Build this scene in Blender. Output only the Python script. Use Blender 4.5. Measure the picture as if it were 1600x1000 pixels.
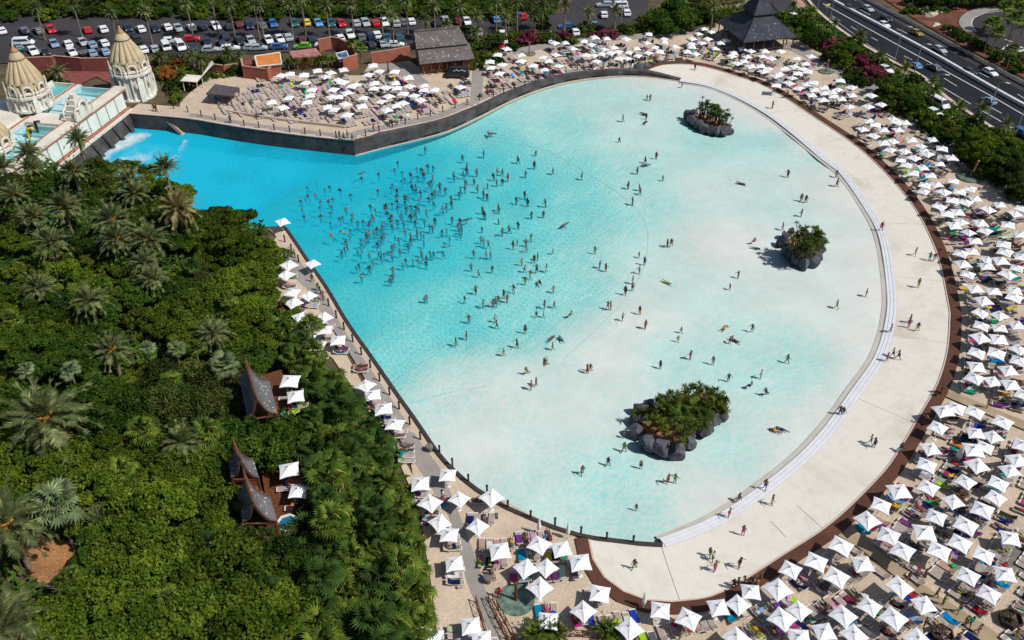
import bpy, bmesh, math, random, numpy as np
from mathutils import Vector, Matrix, noise
from mathutils.geometry import delaunay_2d_cdt
random.seed(7); rnd=random.random
R=math.radians; PI=math.pi
for o in list(bpy.data.objects): bpy.data.objects.remove(o)
SC=bpy.context.scene; COL=SC.collection
# ---------------------------------------------------------------- camera, world, sun, exposure
FPX,TILT,CAMH=1400.0,R(36.5),76.0
cam=bpy.data.cameras.new('camera'); camo=bpy.data.objects.new('camera',cam); COL.objects.link(camo)
cam.sensor_width=36; cam.lens=36*FPX/1600; cam.clip_start=1; cam.clip_end=3000
camo.location=(0,0,CAMH); camo.rotation_euler=(PI/2-TILT,0,0); SC.camera=camo
SUN_EL=R(50); sd=Vector((.915*math.cos(SUN_EL),-.403*math.cos(SUN_EL),math.sin(SUN_EL))).normalized()
W=bpy.data.worlds.new('World'); SC.world=W; W.use_nodes=True
wt=W.node_tree; bg=wt.nodes['Background']; sky=wt.nodes.new('ShaderNodeTexSky'); sky.sky_type='NISHITA'
sky.sun_disc=False; sky.sun_elevation=SUN_EL; sky.sun_rotation=math.atan2(sd.x,sd.y)
sky.air_density=1; sky.dust_density=1; sky.ozone_density=1
wt.links.new(sky.outputs[0],bg.inputs[0]); bg.inputs[1].default_value=.082
sl=bpy.data.lights.new('sun','SUN'); sl.energy=4.4; sl.angle=R(.5); sl.color=(1,.96,.9)
so=bpy.data.objects.new('sun',sl); COL.objects.link(so); so.rotation_euler=sd.to_track_quat('Z','Y').to_euler(); so.location=(60,-40,120)
SC.view_settings.view_transform='Standard'; SC.view_settings.look='None'; SC.view_settings.exposure=0; SC.view_settings.gamma=1
SC.view_settings.use_curve_mapping=False
SC.cycles.max_bounces=6; SC.cycles.diffuse_bounces=2; SC.cycles.glossy_bounces=2; SC.cycles.transparent_max_bounces=10
SC.cycles.caustics_reflective=False; SC.cycles.caustics_refractive=False
# ---------------------------------------------------------------- projection of photo points onto real ground
sT,cT=math.sin(TILT),math.cos(TILT)
def P(x,y,z=0.):
    u=(x-800)/FPX; v=(y-500)/FPX; d=(CAMH-z)/(sT+v*cT)
    return Vector((u*d,d*(cT-v*sT),z))
def pix(p):
    d=p[1]*cT+(CAMH-p[2])*sT; return (800+FPX*p[0]/d, 500+FPX*((CAMH-p[2])*cT-p[1]*sT)/d)
def pxm(p):
    return FPX/(p[1]*cT+(CAMH-p[2])*sT)
GUT=[(1062,127),(1120,138),(1200,179),(1290,250),(1320,275),(1360,332),(1380,375),(1392,450),(1391,500),(1375,557),(1340,610),(1287,682),(1225,742),(1125,812),(1035,852)]
CURB=[(1004,114),(1015,109),(1037,102),(1075,101),(1110,107),(1150,119),(1200,137),(1275,185),(1350,238),(1420,312),(1462,390),(1482,475),(1484,500),(1480,550),(1465,600),(1437,650),(1400,712),(1370,750),(1300,817),(1225,867),(1137,922),(1090,937),(1050,941),(1010,938),(975,925),(945,903),(927,875),(920,842)]
cps=[(250,165,3.2),(205,180,3.2),(400,200,3.1),(555,213,3.0),(700,160,2.4),(800,128,1.8),(870,106,1.2),(1000,95,.7),(1100,55,1.4),(1350,180,1.0),(1200,125,.7),(1180,60,2.2),(1300,110,1.5),
 (650,650,1.3),(560,520,1.8),(500,450,2.2),(440,360,2.6),(720,738,.95),(800,785,.8),(900,830,.6),(1590,500,.9),(1590,950,1.),(1590,300,1.3),(1300,990,.8),(800,1000,.8),(700,900,1.),
 (100,60,3.6),(300,60,3.6),(600,60,3.6),(850,50,3.2),(1000,10,3.2),(1450,60,3.),(1300,5,3.2),(1600,180,3.),(300,500,4.5),(100,500,7),(100,800,7),(400,800,4),(600,900,1.8),(0,300,6),(520,700,2.6),(300,350,4),(0,1000,6),(450,560,3.2),
 (300,120,3.3),(500,90,3.4),(640,110,3.)]
cw=[tuple(P(*c)) for c in cps]
cw+=[tuple(P(x,y,.02)) for x,y in GUT[1::2]]+[tuple(P(x,y,.5)) for x,y in CURB[2::2]]+[tuple(P(x,y,.4)) for x,y in ((1040,852),(960,850),(930,838))]
cw+=[(-300,-100,6),(300,-100,1.5),(-300,400,4),(300,400,4),(0,500,4),(0,-200,2),(0,20,1),(-120,100,6),(120,20,1)]
cw=np.array(cw); _d=np.sqrt(((cw[:,None,:2]-cw[None,:,:2])**2).sum(2)); _w=np.linalg.solve(_d+np.eye(len(cw))*-.3,cw[:,2]-1.5)
def Gs(X): X=np.asarray(X,float); return np.clip(np.sqrt(((X[:,None,:2]-cw[None,:,:2])**2).sum(2))@_w+1.5,-.05,12)
def G(x,y): return float(Gs([(x,y)])[0])
def PG(x,y,h=0.):
    z=1.
    for _ in range(5):
        p=P(x,y,z+h); z=G(p.x,p.y)
    p=P(x,y,z+h); return Vector((p.x,p.y,z))
# ---------------------------------------------------------------- materials
def mat(name,col=(.5,.5,.5),rough=.8,spec=.3,metal=0,n=None,bump=None,objcol=False,attr=None,trans=0,coord='Object',mult=(.7,1.2),emis=None):
    m=bpy.data.materials.new(name); m.use_nodes=True; t=m.node_tree; N=t.nodes; L=t.links; b=N['Principled BSDF']
    b.inputs['Roughness'].default_value=rough; b.inputs['Specular IOR Level'].default_value=spec; b.inputs['Metallic'].default_value=metal
    b.inputs['Base Color'].default_value=(*col,1)
    src=None
    if objcol: oi=N.new('ShaderNodeObjectInfo'); src=oi.outputs['Color']
    if attr: a=N.new('ShaderNodeAttribute'); a.attribute_name=attr; src=a.outputs['Color']
    tc=N.new('ShaderNodeTexCoord') if coord=='Object' else N.new('ShaderNodeNewGeometry')
    co=tc.outputs['Object'] if coord=='Object' else tc.outputs['Position']
    for (scale,lo,hi,detail) in (n or []):
        nz=N.new('ShaderNodeTexNoise'); nz.inputs['Scale'].default_value=scale; nz.inputs['Detail'].default_value=detail; L.new(co,nz.inputs['Vector'])
        mr=N.new('ShaderNodeMapRange'); mr.inputs[1].default_value=.3; mr.inputs[2].default_value=.7; mr.inputs[3].default_value=lo; mr.inputs[4].default_value=hi
        L.new(nz.outputs[0],mr.inputs[0]); vm=N.new('ShaderNodeVectorMath'); vm.operation='SCALE'; L.new(mr.outputs[0],vm.inputs['Scale'])
        if src: L.new(src,vm.inputs[0])
        else: vm.inputs[0].default_value=col
        src=vm.outputs[0]
    if src: L.new(src,b.inputs['Base Color'])
    if bump:
        nz=N.new('ShaderNodeTexNoise'); nz.inputs['Scale'].default_value=bump[0]; nz.inputs['Detail'].default_value=4; L.new(co,nz.inputs['Vector'])
        bp=N.new('ShaderNodeBump'); bp.inputs['Strength'].default_value=bump[1]; bp.inputs['Distance'].default_value=bump[2]; L.new(nz.outputs[0],bp.inputs['Height']); L.new(bp.outputs[0],b.inputs['Normal'])
    return m
def leafmat(name,c1,c2,scale=.5,c3=None,p3=.8,trans=.25):
    """leaf colour: two greens over world-space noise, an accent colour on some leaves, plus per-tree variation"""
    m=bpy.data.materials.new(name); m.use_nodes=True; t=m.node_tree; N=t.nodes; L=t.links; b=N['Principled BSDF']
    b.inputs['Roughness'].default_value=.7; b.inputs['Specular IOR Level'].default_value=.1
    g=N.new('ShaderNodeNewGeometry'); nz=N.new('ShaderNodeTexNoise'); nz.inputs['Scale'].default_value=scale; nz.inputs['Detail'].default_value=3; L.new(g.outputs['Position'],nz.inputs['Vector'])
    mr=N.new('ShaderNodeMapRange'); mr.inputs[1].default_value=.35; mr.inputs[2].default_value=.65; L.new(nz.outputs[0],mr.inputs[0])
    mx=N.new('ShaderNodeMix'); mx.data_type='RGBA'; mx.inputs[6].default_value=(*c1,1); mx.inputs[7].default_value=(*c2,1); L.new(mr.outputs[0],mx.inputs[0]); out=mx.outputs[2]
    if c3:
        gt=N.new('ShaderNodeMath'); gt.operation='GREATER_THAN'; gt.inputs[1].default_value=p3; L.new(g.outputs['Random Per Island'],gt.inputs[0])
        m3=N.new('ShaderNodeMix'); m3.data_type='RGBA'; L.new(gt.outputs[0],m3.inputs[0]); L.new(out,m3.inputs[6]); m3.inputs[7].default_value=(*c3,1); out=m3.outputs[2]
    oi=N.new('ShaderNodeObjectInfo'); r2=N.new('ShaderNodeMapRange'); r2.inputs[3].default_value=.62; r2.inputs[4].default_value=1.38; L.new(oi.outputs['Random'],r2.inputs[0])
    ri=N.new('ShaderNodeMapRange'); ri.inputs[3].default_value=.7; ri.inputs[4].default_value=1.3; L.new(g.outputs['Random Per Island'],ri.inputs[0])
    mm=N.new('ShaderNodeMath'); mm.operation='MULTIPLY'; L.new(r2.outputs[0],mm.inputs[0]); L.new(ri.outputs[0],mm.inputs[1])
    vm=N.new('ShaderNodeVectorMath'); vm.operation='SCALE'; L.new(out,vm.inputs[0]); L.new(mm.outputs[0],vm.inputs['Scale']); L.new(vm.outputs[0],b.inputs['Base Color'])
    if trans:
        tr=N.new('ShaderNodeBsdfTranslucent'); L.new(vm.outputs[0],tr.inputs[0]); ms=N.new('ShaderNodeMixShader'); ms.inputs[0].default_value=trans
        o=N['Material Output']; L.new(b.outputs[0],ms.inputs[1]); L.new(tr.outputs[0],ms.inputs[2]); L.new(ms.outputs[0],o.inputs['Surface'])
    return m
M={}
M['sand']=mat('sand',(.50,.40,.30),.95,.1,n=[(.35,.86,1.1,5),(3.,.9,1.08,3)],bump=(4.,.7,.12),coord='W')
M['earth']=mat('earth',(.10,.075,.045),.95,.1,n=[(.3,.6,1.3,5)],bump=(2,.5,.2),coord='W')
M['redearth']=mat('redearth',(.14,.06,.038),.95,.1,n=[(.25,.5,1.4,5),(3,.8,1.2,3)],bump=(2,.5,.2),coord='W')
M['clay']=mat('clay',(.33,.165,.07),.95,.1,n=[(.5,.7,1.25,5),(6,.7,1.2,3)],bump=(5,.8,.2),coord='W')
M['asphalt']=mat('asphalt',(.047,.044,.047),.9,.1,n=[(.15,.85,1.2,5),(5,.9,1.1,2)],coord='W')
M['motor']=mat('motorway_asphalt',(.019,.020,.026),.85,.1,n=[(.1,.85,1.25,5)],coord='W')
M['path']=mat('path_concrete',(.27,.245,.225),.85,.3,n=[(.4,.88,1.1,6),(4,.94,1.05,3)],coord='W')
M['beigeband']=mat('beige_concrete',(.48,.38,.29),.85,.3,n=[(.4,.9,1.08,5)],coord='W')
M['boardwalk']=mat('boardwalk',(.34,.26,.165),.9,.2,n=[(.5,.85,1.1,5)],coord='W')
M['curb']=mat('brown_curb',(.088,.034,.02),.75,.3,n=[(.3,.8,1.3,6),(5,.8,1.2,3)],coord='W',bump=(6,.3,.05))
M['kerbedge']=mat('pale_kerb',(.55,.42,.34),.8,.3,coord='W',n=[(1,.9,1.1,3)])
M['white']=mat('white_canvas',objcol=True,rough=.8,spec=.15,n=[(1.5,.93,1.03,4)])
M['pole']=mat('pale_pole',(.6,.6,.58),.5,.4)
M['frame']=mat('white_frame',(.68,.64,.6),.5,.4)
M['sling']=mat('lounger_sling',(.36,.285,.25),.8,.2,n=[(2,.85,1.1,3)])
M['cloth']=mat('towel_cloth',objcol=True,rough=.95,spec=.05,n=[(6,.8,1.15,3)])
M['clothA']=mat('towel_cloth_varied',attr='col',rough=.95,spec=.05)
M['skinA']=mat('skin_varied',attr='col',rough=.6,spec=.3)
M['skin']=mat('skin',objcol=True,rough=.55,spec=.35,n=[(8,.9,1.08,2)])
M['hair']=mat('hair',objcol=True,rough=.6,spec=.3)
M['paint']=mat('car_paint',objcol=True,rough=.25,spec=.6)
M['glass']=mat('tinted_glass',(.015,.018,.022),.08,.8)
M['tyre']=mat('tyre',(.02,.02,.02),.9,.1)
M['rim']=mat('rim',(.45,.45,.46),.3,.5,metal=.8)
M['darkwall']=mat('dark_wall',(.062,.056,.056),.85,.3,n=[(.5,.6,1.5,6),(5,.75,1.2,4)],bump=(3,.5,.1),coord='W')
M['rock']=mat('grey_rock',(.072,.074,.088),.85,.3,n=[(.7,.55,1.5,6),(5,.75,1.25,4)],bump=(3,.8,.25),coord='W')
M['palerock']=mat('pale_rock',(.5,.42,.32),.85,.3,n=[(.7,.7,1.2,6)],bump=(3,.8,.25),coord='W')
M['post']=mat('dark_post',(.035,.022,.018),.7,.3)
M['wood']=mat('dark_timber',(.12,.042,.018),.7,.3,n=[(3,.6,1.3,4)])
M['woodtan']=mat('tan_timber',(.20,.105,.04),.8,.3,n=[(1.5,.6,1.3,4)])
M['conc']=mat('apron',(.50,.47,.42),.8,.25,coord='W')
M['line']=mat('white_line',(.62,.62,.6),.8,.3,n=[(3,.75,1.1,4)],coord='W')
M['steel']=mat('steel',(.32,.33,.34),.5,.5,metal=.4)
M['terracotta']=mat('terracotta_render',(.32,.11,.07),.9,.2,n=[(.6,.8,1.15,5)],coord='W')
M['pinkwall']=mat('pink_wall',(.20,.062,.055),.9,.2,n=[(.8,.75,1.2,5)],coord='W')
M['pinkroof']=mat('pink_roof',(.36,.16,.16),.85,.2,n=[(.8,.85,1.1,5)],coord='W')
M['orangeroof']=mat('orange_roof',(.55,.19,.05),.85,.2,n=[(.9,.8,1.15,5)],coord='W')
M['blueroof']=mat('blue_roof',(.04,.17,.45),.6,.3,n=[(.9,.8,1.15,5)],coord='W')
M['palace']=mat('palace_render',(.68,.635,.55),.8,.25,n=[(.35,.86,1.08,6),(2.5,.82,1.06,5)],coord='W')
M['palegreen']=mat('palace_panel',(.62,.66,.60),.75,.25,n=[(.5,.9,1.05,5)],coord='W')
M['salmon']=mat('salmon_trim',(.36,.15,.10),.8,.2,n=[(1,.8,1.15,4)],coord='W')
M['domecream']=mat('dome_cream',(.47,.38,.235),.85,.2,n=[(.6,.85,1.1,5),(4,.88,1.06,4)],coord='W',bump=(6,.4,.04))
M['capred']=mat('cap_terracotta',(.42,.22,.12),.8,.2,n=[(2,.8,1.1,4)],coord='W')
M['teal']=mat('teal_tank',(.12,.45,.43),.35,.5,n=[(.5,.8,1.15,4)],coord='W')
M['palecyan']=mat('pale_cyan_tank',(.38,.56,.60),.4,.5,n=[(.5,.9,1.1,4)],coord='W')
M['trunk']=mat('palm_trunk',(.20,.15,.11),.9,.2,n=[(4,.7,1.25,4)],bump=(8,.8,.08))
M['bark']=mat('bark',(.11,.085,.06),.9,.2,n=[(4,.7,1.25,4)])
M['yellow']=mat('yellow_plastic',(.75,.5,.04),.5,.4)
M['orange']=mat('orange_cloth',(.6,.24,.03),.7,.2)
M['black']=mat('near_black',(.012,.011,.012),.7,.3)
M['teal2']=mat('mottled_basin',(.10,.15,.12),.35,.5,n=[(1.2,.5,1.8,5)],coord='W')
M['greydisc']=mat('grey_disc',(.16,.15,.13),.8,.2,n=[(1,.8,1.2,5)],coord='W')
M['salmonpave']=mat('salmon_paving',(.42,.24,.18),.85,.2,n=[(1,.85,1.1,4)],coord='W')
M['tubwater']=mat('tub_water',(.01,.13,.22),.1,.6)
# speckled shingles
def shingle(name,col,speck,dens):
    m=mat(name,col,.85,.2,n=[(.5,.75,1.2,5),(4,.75,1.2,3)],coord='W',bump=(8,.6,.06)); t=m.node_tree; N=t.nodes; L=t.links; b=N['Principled BSDF']
    g=N.new('ShaderNodeNewGeometry'); v=N.new('ShaderNodeTexVoronoi'); v.inputs['Scale'].default_value=3.2; L.new(g.outputs['Position'],v.inputs['Vector'])
    sx=N.new('ShaderNodeSeparateColor'); L.new(v.outputs['Color'],sx.inputs[0])
    nz=N.new('ShaderNodeTexNoise'); nz.inputs['Scale'].default_value=.25; L.new(g.outputs['Position'],nz.inputs['Vector'])
    ad=N.new('ShaderNodeMath'); ad.operation='MULTIPLY_ADD'; ad.inputs[1].default_value=.45; L.new(nz.outputs[0],ad.inputs[0]); L.new(sx.outputs[0],ad.inputs[2])
    gt=N.new('ShaderNodeMath'); gt.operation='GREATER_THAN'; gt.inputs[1].default_value=dens; L.new(ad.outputs[0],gt.inputs[0])
    ls=N.new('ShaderNodeMath'); ls.operation='LESS_THAN'; ls.inputs[1].default_value=.33; L.new(v.outputs['Distance'],ls.inputs[0])
    mu=N.new('ShaderNodeMath'); mu.operation='MULTIPLY'; L.new(gt.outputs[0],mu.inputs[0]); L.new(ls.outputs[0],mu.inputs[1])
    mx=N.new('ShaderNodeMix'); mx.data_type='RGBA'; L.new(mu.outputs[0],mx.inputs[0]); L.new(b.inputs['Base Color'].links[0].from_socket,mx.inputs[6]); mx.inputs[7].default_value=(*speck,1); L.new(mx.outputs[2],b.inputs['Base Color'])
    return m
M['thatch']=shingle('grey_shingle',(.125,.108,.105),(.5,.5,.48),1.12)
M['dkshingle']=shingle('dark_shingle',(.042,.046,.06),(.35,.36,.38),1.19)
M['hutshingle']=shingle('hut_shingle',(.125,.12,.125),(.42,.45,.46),.98)
M['leafA']=leafmat('leaf_green',(.050,.094,.007),(.120,.162,.014),.35)
M['leafB']=leafmat('leaf_dark',(.024,.062,.007),(.060,.108,.010),.4,(.10,.11,.02),.95)
M['leafC']=leafmat('leaf_lime',(.055,.09,.008),(.12,.15,.012),.4)
M['leafO']=leafmat('leaf_olive',(.032,.062,.010),(.075,.095,.02),.4,(.14,.11,.03),.93)
M['leafP']=leafmat('leaf_bougainvillea',(.05,.05,.02),(.15,.035,.05),.5,(.34,.06,.12),.45)
M['leafR']=leafmat('leaf_orange_flower',(.05,.08,.02),(.10,.10,.02),.5,(.40,.09,.02),.55)
M['date']=leafmat('date_frond',(.080,.115,.042),(.165,.185,.07),.8,(.24,.22,.09),.95)
M['datebrown']=leafmat('dry_date_frond',(.15,.14,.05),(.27,.22,.09),.8)
M['fan']=leafmat('fan_leaf',(.040,.085,.010),(.115,.165,.022),.6,(.24,.21,.04),.95)
M['fandark']=leafmat('dark_fan_leaf',(.022,.055,.010),(.06,.105,.018),.6,(.16,.15,.03),.96); M['rosette']=leafmat('rosette_leaf',(.040,.078,.014),(.10,.14,.035),.6,(.15,.13,.04),.93)
M['fansilver']=leafmat('grey_fan_leaf',(.12,.17,.08),(.22,.27,.12),.8)
M['orangefruit']=mat('orange_fruit_stalks',(.42,.17,.02),.7,.2)
# ---------------------------------------------------------------- object helpers
def tag(o,label=None,cat=None,group=None,kind=None):
    if label: o['label']=label
    if cat: o['category']=cat
    if group: o['group']=group
    if kind: o['kind']=kind
    return o
def link(name,me,parent=None,loc=None,rot=None,sc=None,color=None):
    o=bpy.data.objects.new(name,me); COL.objects.link(o)
    if parent: o.parent=parent
    if loc is not None: o.location=loc
    if rot is not None: o.rotation_euler=rot if hasattr(rot,'__len__') else (0,0,rot)
    if sc is not None: o.scale=(sc,sc,sc) if not hasattr(sc,'__len__') else sc
    if color: o.color=(*color,1)
    return o
def empty(name,loc=(0,0,0),rz=0,sc=None,label=None,cat=None,group=None,kind=None):
    o=link(name,None,None,loc,(0,0,rz),sc); o.empty_display_size=.2; return tag(o,label,cat,group,kind)
class B:
    """mesh builder"""
    def __init__(s): s.v=[]; s.f=[]; s.m=[]
    def add(s,v,f,m=0):
        n=len(s.v); s.v+= [tuple(q) for q in v]; s.f+=[tuple(i+n for i in q) for q in f]; s.m+=[m]*len(f); return s
    def box(s,c,d,rz=0,m=0,rot=None):
        x,y,z=[q/2 for q in d]; vs=[Vector((a*x,b*y,e*z)) for e in (-1,1) for a,b in ((-1,-1),(1,-1),(1,1),(-1,1))]
        Mx=rot if rot is not None else Matrix.Rotation(rz,3,'Z'); c=Vector(c)
        return s.add([Mx@q+c for q in vs],[(3,2,1,0),(4,5,6,7),(0,1,5,4),(1,2,6,5),(2,3,7,6),(3,0,4,7)],m)
    def tube(s,pts,rs,n=8,m=0,cap=True):
        pts=[Vector(p) for p in pts]; rs=rs if hasattr(rs,'__len__') else [rs]*len(pts); rings=[]
        for i,p in enumerate(pts):
            t=(pts[min(i+1,len(pts)-1)]-pts[max(i-1,0)]).normalized(); a=t.orthogonal().normalized() if i==0 else (a-t*a.dot(t)).normalized(); b=t.cross(a)
            rings.append([p+(a*math.cos(k*2*PI/n)+b*math.sin(k*2*PI/n))*rs[i] for k in range(n)])
        v=[q for r in rings for q in r]; f=[(i*n+k,i*n+(k+1)%n,(i+1)*n+(k+1)%n,(i+1)*n+k) for i in range(len(pts)-1) for k in range(n)]
        if cap: f+=[tuple(range(n))[::-1],tuple((len(pts)-1)*n+k for k in range(n))]
        return s.add(v,f,m)
    def lathe(s,prof,n=16,c=(0,0,0),m=0,a0=0,a1=2*PI,cap=True):
        full=abs(a1-a0-2*PI)<1e-6; k=n if full else n+1
        v=[(c[0]+r*math.cos(a0+(a1-a0)*i/n),c[1]+r*math.sin(a0+(a1-a0)*i/n),c[2]+z) for r,z in prof for i in range(k)]
        f=[(j*k+i,j*k+(i+1)%k,(j+1)*k+(i+1)%k,(j+1)*k+i) for j in range(len(prof)-1) for i in range(n)]
        if cap and full: f+=[tuple(range(k))[::-1],tuple((len(prof)-1)*k+i for i in range(k))]
        return s.add(v,f,m)
    def prism(s,poly,z0,z1,m=0):
        n=len(poly)
        ar=sum(poly[i][0]*poly[(i+1)%n][1]-poly[(i+1)%n][0]*poly[i][1] for i in range(n))
        if ar<0: poly=poly[::-1]
        v=[(p[0],p[1],z0) for p in poly]+[(p[0],p[1],z1) for p in poly]
        return s.add(v,[tuple(range(n))[::-1],tuple(range(n,2*n))]+[(i,(i+1)%n,n+(i+1)%n,n+i) for i in range(n)],m)
    def mesh(s,name,mats,smooth=False):
        me=bpy.data.meshes.new(name); me.from_pydata(s.v,[],s.f)
        for q in (mats if isinstance(mats,(list,tuple)) else [mats]): me.materials.append(M[q] if isinstance(q,str) else q)
        if any(s.m): me.polygons.foreach_set('material_index',s.m)
        if smooth: me.polygons.foreach_set('use_smooth',[True]*len(s.f))
        me.update(); return me
    def obj(s,name,mats,parent=None,smooth=False,**k): return link(name,s.mesh(name,mats,smooth),parent,**k)
def copyobj(o,parent=None,**k):
    c=o.copy(); COL.objects.link(c); c.parent=parent
    for a,b in k.items(): setattr(c,a,b)
    return c
def inpoly(x,y,poly):
    c=False; n=len(poly); j=n-1
    for i in range(n):
        if (poly[i][1]>y)!=(poly[j][1]>y) and x<(poly[j][0]-poly[i][0])*(y-poly[i][1])/(poly[j][1]-poly[i][1])+poly[i][0]: c=not c
        j=i
    return c
def crom(pts,step=1.5):
    """Catmull-Rom resample of 2-D world points"""
    p=[Vector(q[:2]) for q in pts]; out=[]
    for i in range(len(p)-1):
        a=p[max(i-1,0)]; b=p[i]; c=p[i+1]; d=p[min(i+2,len(p)-1)]; k=max(1,int((c-b).length/step))
        for j in range(k):
            t=j/k; out.append(.5*((2*b)+(c-a)*t+(2*a-5*b+4*c-d)*t*t+(3*b-a-3*c+d)*t**3))
    out.append(p[-1]); return out
def offset(pts,d):
    out=[]
    for i,p in enumerate(pts):
        t=(pts[min(i+1,len(pts)-1)]-pts[max(i-1,0)]).normalized(); out.append(p+Vector((t.y,-t.x))*d)
    return out
def region(name,poly,m,zoff=.03,step=3.,kind='structure',hole=None,zfun=None,label=None):
    poly=[Vector(q[:2]) for q in poly]; dens=[]
    for i in range(len(poly)):
        a=poly[i]; b=poly[(i+1)%len(poly)]; k=max(1,int((b-a).length/step)); dens+=[a.lerp(b,j/k) for j in range(k)]
    vs=list(dens); es=[(i,(i+1)%len(dens)) for i in range(len(dens))]
    if hole:
        h=[Vector(q[:2]) for q in hole]; n=len(vs); vs+=h; es+=[(n+i,n+(i+1)%len(h)) for i in range(len(h))]
    xs=[q.x for q in poly]; ys=[q.y for q in poly]; x=min(xs)+step*.6
    pl=[(q.x,q.y) for q in dens]; hl=[(q[0],q[1]) for q in hole] if hole else None
    while x<max(xs):
        y=min(ys)+step*.45
        while y<max(ys):
            if inpoly(x,y,pl) and not (hl and inpoly(x,y,hl)): vs.append(Vector((x,y)))
            y+=step
        x+=step
    r=delaunay_2d_cdt(vs,es,[],0,1e-4); V=r[0]; F=[]
    for f in r[2]:
        cx=sum(V[i].x for i in f)/len(f); cy=sum(V[i].y for i in f)/len(f)
        if inpoly(cx,cy,pl) and not (hl and inpoly(cx,cy,hl)): F.append(tuple(f))
    A=np.array([(v.x,v.y) for v in V]); Z=(Gs(A) if zfun is None else zfun(A))+zoff
    me=bpy.data.meshes.new(name); me.from_pydata([(a[0],a[1],z) for a,z in zip(A,Z)],[],F); me.materials.append(M[m] if isinstance(m,str) else m)
    me.polygons.foreach_set('use_smooth',[True]*len(F)); me.update()
    bm=bmesh.new(); bm.from_mesh(me); bmesh.ops.recalc_face_normals(bm,faces=bm.faces)
    bm.faces.ensure_lookup_table()
    if bm.faces and bm.faces[0].normal.z<0: bmesh.ops.reverse_faces(bm,faces=bm.faces)
    bm.to_mesh(me); bm.free()
    o=link(name,me); return tag(o,label,None,None,kind)
def wpx(pts,z=None): return [tuple((P(x,y,z) if z is not None else PG(x,y))[:2]) for x,y in pts]
def strip(name,pts,w0,w1,m,zoff,parent=None,kind=None,zf=None,step=1.2,th=0):
    """ribbon following a world polyline between offsets w0 and w1, lying on the ground; th gives thickness"""
    a=offset(pts,w0); b=offset(pts,w1); n=len(pts); zf=zf or (lambda p:G(p.x,p.y))
    va=[(p.x,p.y,zf(p)+zoff) for p in a]; vb=[(p.x,p.y,zf(p)+zoff) for p in b]
    bb=B()
    if th==0: bb.add(va+vb,[(i,n+i,n+i+1,i+1) if w1>w0 else (i,i+1,n+i+1,n+i) for i in range(n-1)])
    else:
        vc=[(x,y,z-th) for x,y,z in va]; vd=[(x,y,z-th) for x,y,z in vb]
        f=[]
        for i in range(n-1): f+=[(i,n+i,n+i+1,i+1),(2*n+i+1,3*n+i+1,3*n+i,2*n+i),(i+1,2*n+i+1,2*n+i,i),(n+i,3*n+i,3*n+i+1,n+i+1)]
        f+=[(0,2*n,3*n,n),(n-1,2*n-1,4*n-1,3*n-1)]
        bb.add(va+vb+vc+vd,f)
    me=bb.mesh(name,m); bm=bmesh.new(); bm.from_mesh(me); bmesh.ops.recalc_face_normals(bm,faces=bm.faces)
    if th==0:
        bm.faces.ensure_lookup_table()
        if bm.faces[0].normal.z<0: bmesh.ops.reverse_faces(bm,faces=bm.faces)
    bm.to_mesh(me); bm.free()
    o=link(name,me,parent); return tag(o,None,None,None,kind)
# labels are collected and ranked at the end so that each one singles out one thing
ONES='zeroth first second third fourth fifth sixth seventh eighth ninth tenth eleventh twelfth thirteenth fourteenth fifteenth sixteenth seventeenth eighteenth nineteenth'.split()
TENS={2:('twentieth','twenty'),3:('thirtieth','thirty'),4:('fortieth','forty'),5:('fiftieth','fifty'),6:('sixtieth','sixty'),7:('seventieth','seventy'),8:('eightieth','eighty'),9:('ninetieth','ninety')}
def ordw(n):
    if n<20: return ONES[n]
    if n<100: t,u=divmod(n,10); return TENS[t][0] if u==0 else TENS[t][1]+'-'+ONES[u]
    return 'last'
LAND=[('the near wall tip',(1035,852)),('the large rock island',(1060,655)),('the bushy rock island',(1255,382)),('the small rock island',(1108,183)),
 ('the wave wall corner',(555,225)),('the white foam streak',(275,235)),('the promenade tip',(440,345)),('the promenade bin',(668,704)),('the gutter bend',(1391,480)),
 ('the upper hut',(410,605)),('the lower hut',(405,790)),('the black pavilion',(1180,40)),('the thatched lodge',(695,80)),('the orange roof',(420,93)),
 ('the right palace dome',(190,90)),('the left palace dome',(45,110)),('the clay clearing',(80,870)),('the huge date palm',(72,645)),('the teal splash basin',(806,935)),('the zebra crossing',(1495,186)),('the motorway sign',(1290,20)),('the shaded splash basin',(1518,275))]
REG=[]
def reg(o,desc,how='land',cat=None,group=None,key=None,pos=None,suf=None):
    p=pos if pos is not None else o.location; REG.append((o,desc,how,key,pix(p),suf))
    tag(o,None,cat,group)
CLK=['twelve','one','two','three','four','five','six','seven','eight','nine','ten','eleven']
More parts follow.
